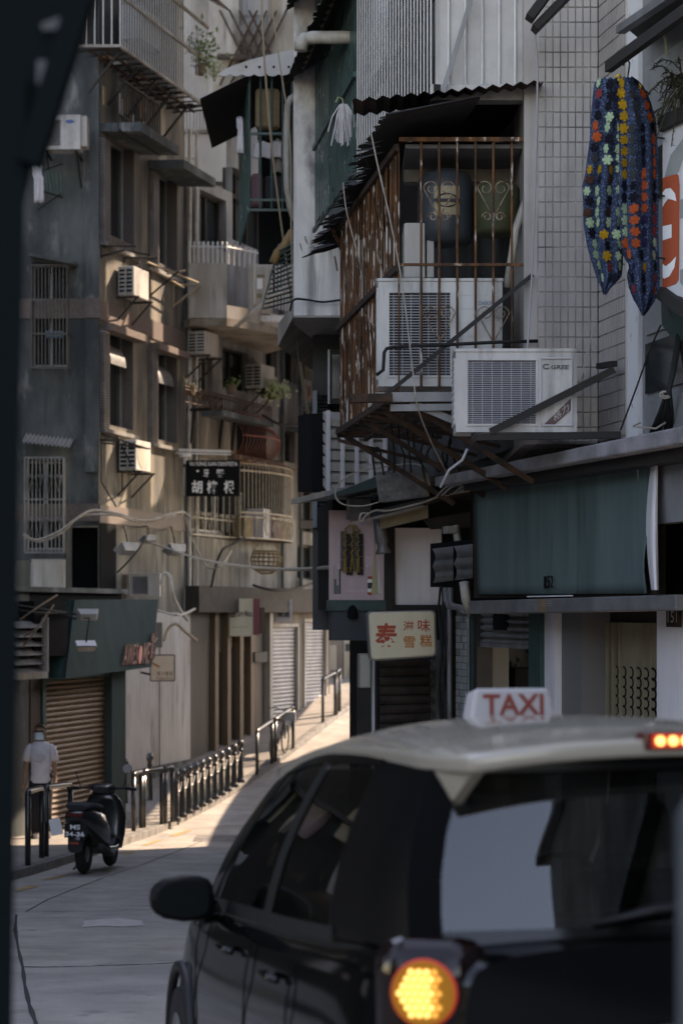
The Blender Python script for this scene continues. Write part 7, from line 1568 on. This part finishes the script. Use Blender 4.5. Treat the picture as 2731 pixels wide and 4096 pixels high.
# wiper, handle, plate recess
b = MB(); wA, wB = gpt(0, .10, 1), gpt(0, .10, -1); wm = wA.lerp(wB, .47) + back * .10; b.tube([wA.lerp(wB, .32) + back * .085 + uv_ * .02, wA.lerp(wB, .42) + back * .095 + uv_ * .05, wA.lerp(wB, .8) + back * .10 + uv_ * .085], [.006, .016, .012], 6); b.build('rear_wiper', trim, taxi, smooth=True)
b = MB(); b.tube([T(-.065, w_ * .1, .87 + .006 * (w_ ** 2) * -.2) for w_ in range(-5, 6)], .014, 6); b.build('hatch_handle', mat('chrome', (.5, .5, .5), .15, 1.0), taxi, smooth=True)
b = MB(); b.fbox if False else None
b.box8([T(-.075, w_, z) for w_, z in ((.26, .62), (-.26, .62), (-.26, .74), (.26, .74))] + [T(-.06, w_, z) for w_, z in ((.26, .62), (-.26, .62), (-.26, .74), (.26, .74))]); b.build('number_plate', M['black_post'], taxi)
for u in (.85, 3.28):
    for s in (1, -1):
        c = T(u, s * .80, .31); b = MB(); b.lathe(c, [(.20, -.10), (.30, -.10), (.315, -.06), (.315, .06), (.30, .09), (.2, .09)], 26, axis=Matrix((hv, uv_, lv_ * s)).transposed()); wh = b.build('wheel', mat('tyre', (.015, .015, .015), .8), taxi, smooth=True)
        b = MB(); b.lathe(c, [(.02, .10), (.05, .085), (.19, .08), (.205, .095)], 20, axis=Matrix((hv, uv_, lv_ * s)).transposed()); b.build('rim', M['steel'], wh)
        b = MB(); b.tube([T(u + .37 * math.cos(a), s * (lerp_tab(HW, u) * 1.0 + .003), .33 + .37 * math.sin(a)) for a in [k * 3.14 / 14 for k in range(15)]], .022, 6); b.build('wheel_arch', trim, taxi, smooth=True)
for s in (1, -1):   # door seams and handles
    for u in (1.0, 1.72, 2.85): 
        b = MB(); b.tube([T(u, s * (lerp_tab(HW, u) * k + .0015), z) for k, z in ((.985, .36), (1, .56), (.985, .82), (.955, .96))], .003, 4); b.build('door_seam', M['dark'], taxi)
    for u in (1.15, 2.0): b = MB(); b.tube([T(u, s * .875, .88), T(u + .05, s * .90, .885), T(u + .15, s * .90, .885), T(u + .2, s * .875, .88)], .012, 6); b.build('door_handle', paint, taxi, smooth=True)
# roof sign
sgn = [T(1.42, w_, z) for w_, z in ((.195, 1.60), (-.108, 1.60), (-.078, 1.752), (.168, 1.752))]; sb = [p + hv * .11 + uv_ * (-.012 if i > 1 else 0) for i, p in enumerate(sgn)]
b = MB(); b.box8([sgn[0], sgn[1], sb[1], sb[0], sgn[3], sgn[2], sb[2], sb[3]]); rs = b.build('roof_sign', mat('taxi_white', (.48, .46, .47), .4), taxi, bevel=.012)
n_ = back; text('TAXI', T(1.416, .145, 1.665), T(1.416, -.058, 1.665), T(1.416, .145, 1.732), mat('taxi_red', (.28, .05, .035), .6), rs, ext=.002, bold=.02)
# interior
sm_ = mat('seat_grey', (.03, .03, .032), .9)
for s in (.36, -.36):
    b = MB(); b.box8([T(u, s + w_, z) for z, us_ in ((.45, (1.55, 1.72)), (1.16, (1.38, 1.50))) for u, w_ in ((us_[0], -.23), (us_[1], -.23), (us_[1], .23), (us_[0], .23))]); st_ = b.build('front_seat', sm_, taxi, bevel=.05)
    b = MB(); b.box8([T(u, s + w_, z) for z in (1.20, 1.38) for u, w_ in ((1.38, -.12), (1.46, -.12), (1.46, .12), (1.38, .12))]); b.build('headrest', sm_, st_, bevel=.04)
b = MB(); b.box8([T(u, w_, z) for z, us_ in ((.45, (.75, .95)), (1.10, (.55, .68))) for u, w_ in ((us_[0], -.62), (us_[1], -.62), (us_[1], .62), (us_[0], .62))]); b.build('rear_seat', sm_, taxi, bevel=.05)
b = MB(); b.box8([T(u, w_, z) for z, us_ in ((.6, (2.35, 3.0)), (.98, (2.5, 3.0))) for u, w_ in ((us_[0], -.72), (us_[1], -.72), (us_[1], .72), (us_[0], .72))]); b.build('dashboard', sm_, taxi, bevel=.04)
b = MB(); c = T(2.25, -.36, 1.0); b.tube([c + lv_ * .18 * math.cos(a * .35) + (uv_ * .94 - hv * .3) * .18 * math.sin(a * .35) for a in range(19)], .014, 6); b.build('steering_wheel', M['steel'], taxi, smooth=True)

# ================================================================== PERSON
def loft(rings, n=12, cap=True):
    b = MB(); rows = []
    for c, rx, ry in rings: rows.append([V(c) + V((rx * math.cos(k / n * 6.28318), ry * math.sin(k / n * 6.28318), 0)) for k in range(n + 1)])
    b.grid(rows); return b
pf = at(165, 3372, 30.5); pf.z = padz(pf.x, 30.5)
per = thing('person', 'person in white t-shirt, dark trousers and pale blue face mask walking', 'person', pf)
def PP(x, y_, z): return pf + V((x, y_, z))
skin = mat('skin', (.27, .16, .11), .6)
sk = [((0, 0, .95), .11), ((0, 0, 1.12), .11), ((0, -.01, 1.33), .12), ((0, 0, 1.45), .06), ((0, -.01, 1.53), .055), ((-.012, -.02, 1.60), .088), ((-.012, -.015, 1.66), .085), ((-.01, -.01, 1.70), .05),
      ((.155, 0, 1.40), .05), ((.205, .0, 1.16), .04), ((.225, -.03, .93), .029), ((.225, -.05, .85), .03), ((-.155, 0, 1.40), .05), ((-.215, .0, 1.16), .04), ((-.245, -.02, .93), .029), ((-.25, -.04, .85), .03),
      ((.09, 0, .88), .09), ((.10, -.02, .50), .06), ((.10, .02, .09), .04), ((.11, -.10, .03), .035), ((-.09, 0, .88), .09), ((-.09, -.10, .50), .06), ((-.07, -.10, .09), .04), ((-.08, -.22, .03), .035)]
ed = [(0, 1), (1, 2), (2, 3), (3, 4), (4, 5), (5, 6), (6, 7), (2, 8), (8, 9), (9, 10), (10, 11), (2, 12), (12, 13), (13, 14), (14, 15), (0, 16), (16, 17), (17, 18), (18, 19), (0, 20), (20, 21), (21, 22), (22, 23)]
fing = []
for hnd, sx in ((11, 1), (15, -1)):
    hx, hy, hz = sk[hnd][0]
    for k, (dx, dy, L) in enumerate(((-.022, -.02, .062), (-.008, -.008, .078), (.007, 0, .080), (.02, .012, .068))):
        i0 = len(sk); sk += [((hx + dx * .6, hy + dy * 1.6, hz - .03), .010), ((hx + dx * .8, hy + dy * 1.6 - .008, hz - .03 - L * .55), .009), ((hx + dx * .7, hy + dy * 1.6 - .02, hz - .03 - L), .008)]; ed += [(hnd, i0), (i0, i0 + 1), (i0 + 1, i0 + 2)]
    i0 = len(sk); sk += [((hx - sx * .025, hy - .035, hz - .005), .010), ((hx - sx * .03, hy - .05, hz - .045), .009)]; ed += [(hnd, i0), (i0, i0 + 1)]
me = bpy.data.meshes.new('body'); me.from_pydata([s[0] for s in sk], ed, []); bo = bpy.data.objects.new('body', me); col.objects.link(bo); bo.parent = per; WL[bo.name] = pf; me.materials.append(skin)
sm2 = bo.modifiers.new('skin', 'SKIN'); 
for i, s in enumerate(sk): me.skin_vertices[0].data[i].radius = (s[1], s[1])
me.skin_vertices[0].data[0].use_root = True
sm2.use_smooth_shade = True; sd2 = bo.modifiers.new('sub', 'SUBSURF'); sd2.levels = 1; sd2.render_levels = 1
tee = mat('tee_white', (.60, .58, .61), .9, c2=(.50, .48, .51), scale=14, amt=.6, bump=.3, bscale=18)
def tubeclip(b, pts, radii, n=10): b.tube([PP(*p) for p in pts], radii, n)
b = loft([(PP(0, 0, .845), .165, .125), (PP(0, 0, .90), .17, .13), (PP(0, -.005, 1.0), .155, .122), (PP(.005, -.005, 1.1), .155, .125), (PP(0, -.005, 1.22), .165, .135), (PP(0, 0, 1.33), .178, .13), (PP(0, 0, 1.41), .165, .105), (PP(0, 0, 1.455), .12, .085), (PP(0, 0, 1.475), .075, .07)], 18)
tubeclip(b, [(.13, 0, 1.405), (.17, 0, 1.37), (.195, 0, 1.29), (.215, -.005, 1.17)], [.055, .064, .062, .066]); tubeclip(b, [(-.13, 0, 1.405), (-.17, 0, 1.37), (-.20, 0, 1.29), (-.225, -.005, 1.17)], [.055, .064, .062, .066])
b.build('t_shirt', tee, per, smooth=True)
b = MB(); b.add([PP(x, -.140 - .004 * abs(x), z) for x, z in ((-.09, 1.27), (-.03, 1.29), (.05, 1.285), (.10, 1.25), (.08, 1.20), (.03, 1.16), (-.04, 1.17), (-.09, 1.21))], [tuple(range(8))]); b.build('shirt_print', mat('print_grey', (.44, .425, .45), .9), per)
dk = mat('trouser_dark', (.012, .014, .017), .9)
b = loft([(PP(0, 0, .99), .165, .115), (PP(0, 0, .90), .172, .12), (PP(0, 0, .82), .17, .12), (PP(0, -.01, .76), .10, .08)], 16)
tubeclip(b, [(.085, 0, .86), (.10, -.01, .70), (.10, -.02, .48), (.10, .02, .10)], [.095, .09, .072, .062]); tubeclip(b, [(-.085, 0, .86), (-.09, -.05, .70), (-.09, -.10, .48), (-.07, -.10, .10)], [.095, .09, .072, .062]); b.build('trousers', dk, per, smooth=True)
for (x, y_) in ((.105, -.02), (-.075, -.14)):
    b = loft([(PP(x, y_ - .04, 0.0), .05, .13), (PP(x, y_ - .04, .04), .052, .13), (PP(x, y_ - .01, .075), .046, .095), (PP(x, y_ + .04, .11), .04, .05)], 12); b.build('shoe', M['cloth_dark'], per, smooth=True)
hc = mat('hair_brown', (.045, .022, .008), .45, c2=(.018, .011, .007), scale=40)
b = MB(); 
for i in range(8):
    pass
rows = []
for i in range(7):
    th_ = i / 6 * 1.5; rows.append([PP(-.012 + .098 * math.sin(th_) * math.cos(k / 16 * 6.283), -.008 + .105 * math.sin(th_) * math.sin(k / 16 * 6.283) + (.012 if th_ > 1.2 else 0), 1.655 + (.085 * math.cos(th_)) + (.055 * max(0, -math.sin(k / 16 * 6.283)) if th_ > 1.0 else 0) + .006 * math.sin(k * 5 + i)) for k in range(17)])
b = MB(); b.grid(rows); b.build('hair', hc, per, smooth=True)
b = MB(); b.grid([[PP(-.012 + .074 * math.sin(a) - .008, -.012 - .098 * math.cos(a) , z) for a in (-1.1, -.7, -.35, 0, .35, .7, 1.1)] for z in (1.50, 1.54, 1.585, 1.615)]); b.build('face_mask', mat('mask_blue', (.46, .60, .66), .8), per, smooth=True)
b = MB()
for s in (-1, 1): b.box8([PP(-.012 + s * .036 + x, y_, z) for z in (1.622, 1.642) for x, y_ in ((-.03, -.116), (.03, -.116), (.03, -.105), (-.03, -.105))])
b.build('glasses', M['dark'], per)
for s in (-1, 1): b = MB(); b.lathe(PP(-.012 + s * .092, .0, 1.60), [(.008, -.025), (.014, 0), (.01, .03)], 8); b.build('ear', skin, per, smooth=True)

# ================================================================== SCOOTER
so = V(((392 - CX) / F * 25.9, 25.9, 0)); so.z = roadz(25.9); sa = R_(-9)
hd_ = V((-math.sin(sa), math.cos(sa), -.05)).normalized(); lf_ = V((-math.cos(sa), -math.sin(sa), 0)); upv = V((0.10, 0, 1)).normalized()
def S(x, y_, z): return so + hd_ * x * 1.02 + lf_ * y_ * 1.3 + V((0, 0, .06 * z)) + V((-.10 * z * lf_.x * -1, 0, 0)) * -1 * 0 + V((-.06, 0, 1)) * z
sc_ = thing('scooter', 'black motor scooter parked at the kerb with a round mirror', 'scooter', so)
blk = mat('scooter_black', (.012, .013, .014), .3, spec=.6, coat=.6); tyr = mat('tyre', (.015, .015, .015), .8)
RTs = Matrix((hd_, V((0, 0, 1)), lf_)).transposed()
for x in (-.58, .64):
    c = S(x, 0, .24); b = MB(); b.lathe(c, [(.14, -.05), (.21, -.055), (.24, -.02), (.24, .02), (.21, .055), (.14, .05)], 20, axis=RTs); wv = b.build('wheel', tyr, sc_, smooth=True); b = MB(); b.lathe(c, [(.02, -.06), (.14, -.045), (.14, .045), (.02, .06)], 16, axis=RTs); b.build('rim', M['steel'], wv)
def sbox(name, secs, m, bevel=.03, parent=None):
    """loft of rectangles (x, half width, z0, z1)"""
    b = MB(); n = 12; rows = []
    for x, hw, z0, z1 in secs:
        rows.append([S(x, hw * math.copysign(abs(math.cos(a)) ** .6, math.cos(a)), (z0 + z1) / 2 + (z1 - z0) / 2 * math.copysign(abs(math.sin(a)) ** .6, math.sin(a))) for a in [k / n * 6.28318 for k in range(n + 1)]])
    b.grid(rows); b.quad(*rows[0][:-1][::-1]); b.quad(*rows[-1][:-1]); return b.build(name, m, parent or sc_, smooth=True)
sbox('tail_body', [(-.86, .05, .66, .74), (-.80, .11, .58, .78), (-.6, .17, .46, .80), (-.3, .19, .34, .78), (-.05, .17, .28, .62), (.05, .14, .24, .40)], blk)
sbox('seat', [(-.78, .10, .78, .84), (-.6, .15, .77, .87), (-.35, .15, .75, .85), (-.1, .13, .74, .82), (.0, .07, .74, .79)], M['cloth_dark'])
sbox('footboard', [(-.1, .17, .22, .34), (.2, .18, .22, .32), (.42, .17, .24, .40)], blk)
b = MB(); b.grid([[S(x + .05 * abs(k), k * wd, z) for k in (-1, -.5, 0, .5, 1)] for x, wd, z in ((.38, .17, .26), (.44, .20, .45), (.48, .21, .65), (.46, .17, .85), (.42, .12, .93))]); o = b.build('leg_shield', blk, sc_, smooth=True); o.modifiers.new('s', 'SOLIDIFY').thickness = .05
sbox('handlebar_cowl', [(.34, .08, .94, 1.02), (.42, .14, .92, 1.06), (.52, .10, .90, 1.02), (.56, .04, .90, .96)], blk)
b = MB(); b.tube([S(.38, .36, .99), S(.42, .2, 1.0), S(.44, 0, .99), S(.42, -.2, 1.0), S(.38, -.36, .99)], .015, 8); b.build('handlebar', M['iron_dark'], sc_, smooth=True)
for s in (1, -1): b = MB(); b.tube([S(.38, s * .36, .99), S(.40, s * .25, 1.0)], .022, 8); b.build('grip', tyr, sc_, smooth=True)
for s, lab in ((1, None), (-1, None)):
    b = MB(); b.tube([S(.42, s * .22, 1.0), S(.42, s * .25, 1.12), S(.42, s * .27, 1.2)], .007, 6); st2 = b.build('mirror_stem', M['iron_dark'], sc_); c = S(.42, s * .27, 1.24)
    if s == -1:
        b = MB(); b.lathe(c, [(.062, 0), (.066, .01), (.05, .03)], 16, axis=Matrix((lf_, V((0, 0, 1)), hd_)).transposed()); mm_ = b.build('mirror', M['iron_dark'], st2, smooth=True)
        b = MB(); b.lathe(c, [(.06, -.002), (.06, -.004)], 16, axis=Matrix((lf_, V((0, 0, 1)), (hd_ - V((0, 0, .55))).normalized())).transposed()); b.build('mirror_glass', mat('mirror_silver', (.9, .9, .9), .05, 1.0), st2)
sbox('rear_fender', [(-.93, .07, .28, .44), (-.84, .08, .40, .58), (-.70, .09, .46, .62)], blk); sbox('front_fender', [(.42, .06, .42, .46), (.6, .08, .46, .54), (.80, .07, .40, .48), (.9, .05, .30, .36)], blk)
b = MB(); b.box8([S(x, y_, z) for x, z in ((-.90, .46), (-.84, .62)) for y_, dx in ((-.11, 0), (.11, 0), (.11, .01), (-.11, .01))]); pl_ = b.build('number_plate', M['black_post'], sc_)
text('MS', S(-.885, .05, .555), S(-.885, -.05, .555), S(-.87, .05, .61), M['white_ink'], pl_, bold=.02); text('34-36', S(-.915, .095, .475), S(-.915, -.095, .475), S(-.90, .095, .53), M['white_ink'], pl_, bold=.02)
b = MB(); b.slab([S(-.84, .13, .50), S(-.84, .25, .47), S(-.84, .27, .66), S(-.84, .16, .69)], hd_ * .004); b.build('paper_tag', M['white_ink'], sc_)
b = MB(); b.box8([S(x, y_, z) for z in (.70, .75) for x, y_ in ((-.875, -.08), (-.875, .08), (-.84, .08), (-.84, -.08))]); b.build('tail_light', mat('lens_red', (.10, .012, .01), .2), sc_, bevel=.01)
b = MB(); b.box8([S(x, y_, z) for z in (.385, .41) for x, y_ in ((-.95, -.04), (-.95, .04), (-.935, .04), (-.935, -.04))]); b.build('reflector', M['red_ink'], sc_)
b = MB(); b.tube([S(-.05, -.16, .22), S(-.4, -.2, .26), S(-.75, -.21, .34)], [.03, .06, .055], 10); b.build('exhaust', M['iron_dark'], sc_, smooth=True)
b = MB(); b.tube([S(.0, .1, .2), S(-.05, .24, .015)], .012, 6); b.build('side_stand', M['iron_dark'], sc_)
# ================================================================== BICYCLE
bo_ = at(1118, 3010, 43.6); bo_.z = padz(bo_.x, 43.6); bi = thing('bicycle', 'black bicycle leaning behind the far hoop rail', 'bicycle', bo_)
bd = V((.22, .97, .1)).normalized(); bl = V((-.97, .22, 0))
def B(x, y_, z): return bo_ + bd * x + bl * y_ + V((0, 0, z))
for x in (-.5, .5):
    b = MB(); b.tube([B(x + .31 * math.cos(a * .3), 0, .33 + .31 * math.sin(a * .3)) for a in range(22)], .018, 6); wv = b.build('wheel', tyr, bi)
    for k in range(8): rod('spoke', B(x, 0, .33), B(x + .3 * math.cos(k * .785), 0, .33 + .3 * math.sin(k * .785)), .003, M['steel_light'], wv) if False else None
b = MB()
for a, c in (((-.5, 0, .33), (-.12, 0, .30)), ((-.12, 0, .30), (-.22, 0, .82)), ((-.2, 0, .72), (.36, 0, .78)), ((-.12, 0, .30), (.36, 0, .72)), ((.34, 0, .95), (.5, 0, .33)), ((-.5, 0, .33), (-.2, 0, .72))): b.bar(B(*a), B(*c), .018, 6)
b.build('frame', M['black_post'], bi)
b = MB(); b.tube([B(.28, .33, 1.03), B(.33, .2, 1.04), B(.34, 0, .98), B(.33, -.2, 1.04), B(.28, -.33, 1.03)], .014, 6); b.build('handlebar', M['black_post'], bi); b = MB(); b.lathe(B(-.22, 0, .83), [(.03, 0), (.10, .02), (.11, .05), (.05, .08)], 10); b.build('saddle', M['cloth_dark'], bi); b = MB(); b.fbox(DP, 0, .01, 0, .01, 0, .01) if False else None
b.wbox(bo_.x + .02, bo_.x + .34, bo_.y + .2, bo_.y + .5, bo_.z + .78, bo_.z + .98); b.build('basket', M['steel_light'], bi)

# ================================================================== FOREGROUND AND UNSEEN STREET
fgm = mat('post_green', (.008, .0125, .0135), .95, spec=.03)
fp = thing('shop_post', 'out of focus dark green shop post along the left edge', 'post', (-.70, 3.4, 1.8))
b = MB(); b.slab([at(-300, 4300, 3.4), at(50, 4300, 3.4), at(62, 3300, 3.4), at(78, 1900, 3.4), at(104, 640, 3.4), at(104, 300, 3.4), at(-300, 300, 3.4)], (-.02, .12, 0)); b.build('post', fgm, fp)
b = MB(); p0 = at(120, 660, 3.4); p1 = at(345, -60, 3.4); b.beam(p0, p1, .05, .04); b.slab([at(60, 900, 3.42), at(100, 700, 3.42), at(300, 0, 3.42), at(300, -200, 3.42), at(-200, -200, 3.42), at(-200, 900, 3.42)], (0, .05, 0)); b.build('awning_cheek', fgm, fp)
b = MB(); b.slab([at(150, 240, 3.39), at(232, 245, 3.39), at(205, 340, 3.39), at(150, 335, 3.39)], (0, .005, 0)); b.build('cheek_panel', M['paint_grey'], fp); b = MB(); b.slab([at(165, 95, 3.39), at(255, 60, 3.39), at(240, 115, 3.39), at(170, 118, 3.39)], (0, .005, 0)); b.build('cheek_panel', M['paint_grey'], fp)
gpst = thing('kerb_post', 'out of focus grey post at the lower right edge', 'post', at(2760, 3300, 3.0)); b = MB(); b.lathe(V((at(2822, 3300, 3.0).x, 3.0, 1.85)), [(.045, 0), (.045, at(2700, 3235, 3.0).z - 1.86), (.03, at(2700, 3235, 3.0).z - 1.83)], 14); b.build('shaft', M['concrete_dark'], gpst, smooth=True)
def hidden(name, label, x0, x1, y0, y1, z0, z1, m):
    t = thing(name, label, 'building', ((x0 + x1) / 2, (y0 + y1) / 2, z0)); b = MB(); b.wbox(x0, x1, y0, y1, z0, z1); b.build('wall', m, t)
    fl = int((z1 - z0 - 3.5) / 3.2)
    for k in range(fl):
        zz = z0 + 4 + 3.2 * k; b = MB(); b.wbox(x0 - .3, x1 + .3, y0 - .3, y1 + .3, zz - .15, zz); b.build('floor_band', M['concrete_dark'], t)
    b = MB(); b.wbox(x0 - .2, x1 + .2, y0 - .2, y1 + .2, z1, z1 + .4); b.build('roof', M['concrete_dark'], t)
hidden('street_block', 'tall grey building left of the viewpoint, out of frame', -18, -7.2, 11, 30, 0, 16, mat('dark_reflected_wall', (.05, .05, .05), .9, c2=(.02, .02, .02), scale=.6, c3=(.16, .13, .09), scale3=.8, thr3=.62))  # unseen wall coloured dark so the taxi's side reflects dark
sh_ = thing('reflection_boards', 'added unseen row of pale boards at left for taxi reflections', 'shop', (-7.1, 20, .5)); rnd = random.Random(21)  # pale boards added out of view to put bright bits in taxi reflections
for k in range(13):
    y0 = 11.5 + 1.45 * k; z0 = roadz(y0) + rnd.choice((.3, 1.0, 2.4, 2.7)); b = MB(); b.wbox(-7.19, -7.02, y0, y0 + rnd.uniform(.3, 1.2), z0, z0 + rnd.uniform(.5, 1.3)); b.build('reflection_board', [M['paint_white'], M['sign_cream'], M['teal_paint'], M['pink'], M['steel_light']][k % 5], sh_)
hidden('street_block', 'low grey building left behind the viewpoint, out of frame', -24, -11, -30, 6, 0, 8, M['concrete_dark'])
hidden('street_block', 'added unseen block behind the white pillar building, cutting sky light', .4, 8, 25.3, 32.6, 0, 22, M['render_grey'])  # unseen mass added to cut sky light on the left walls
hidden('street_block', 'tall grey building right of the viewpoint, out of frame', 4.6, 16, -5.5, 11.0, 0, 16, M['concrete_dark'])
hidden('street_block', 'tall grey building closing the street behind the viewpoint, out of frame', -14, 3, -40, -30, 2, 12, M['render_grey'])
# added slotted blocker, unseen behind the right-hand block; slots shape the sun patches
dk_ = thing('sun_blocker', 'added unseen slotted sun blocker round the bend', 'building', (3.6, 47, 1))
for y0, y1, z0, z1 in ((38.6, 48.5, 7.5, 12.6), (33.5, 38.6, 9.5, 12.6), (48.5, 62, 6.2, 12.6), (33.5, 62, 19, 28), (48.4, 62, 12.6, 19), (33.5, 43.3, 12.6, 19), (33.5, 46.8, 0, 5.0)):
    b = MB(); b.wbox(3.0, 4.2, y0, y1, z0, z1); b.build('sun_blocker_slab', M['render_grey'], dk_)
for yy in (44.2, 46.0, 47.6):
    b = MB(); b.wbox(3.1, 4.1, yy, yy + .3, 12.6, 19); b.build('sun_blocker_bar', M['render_grey'], dk_)
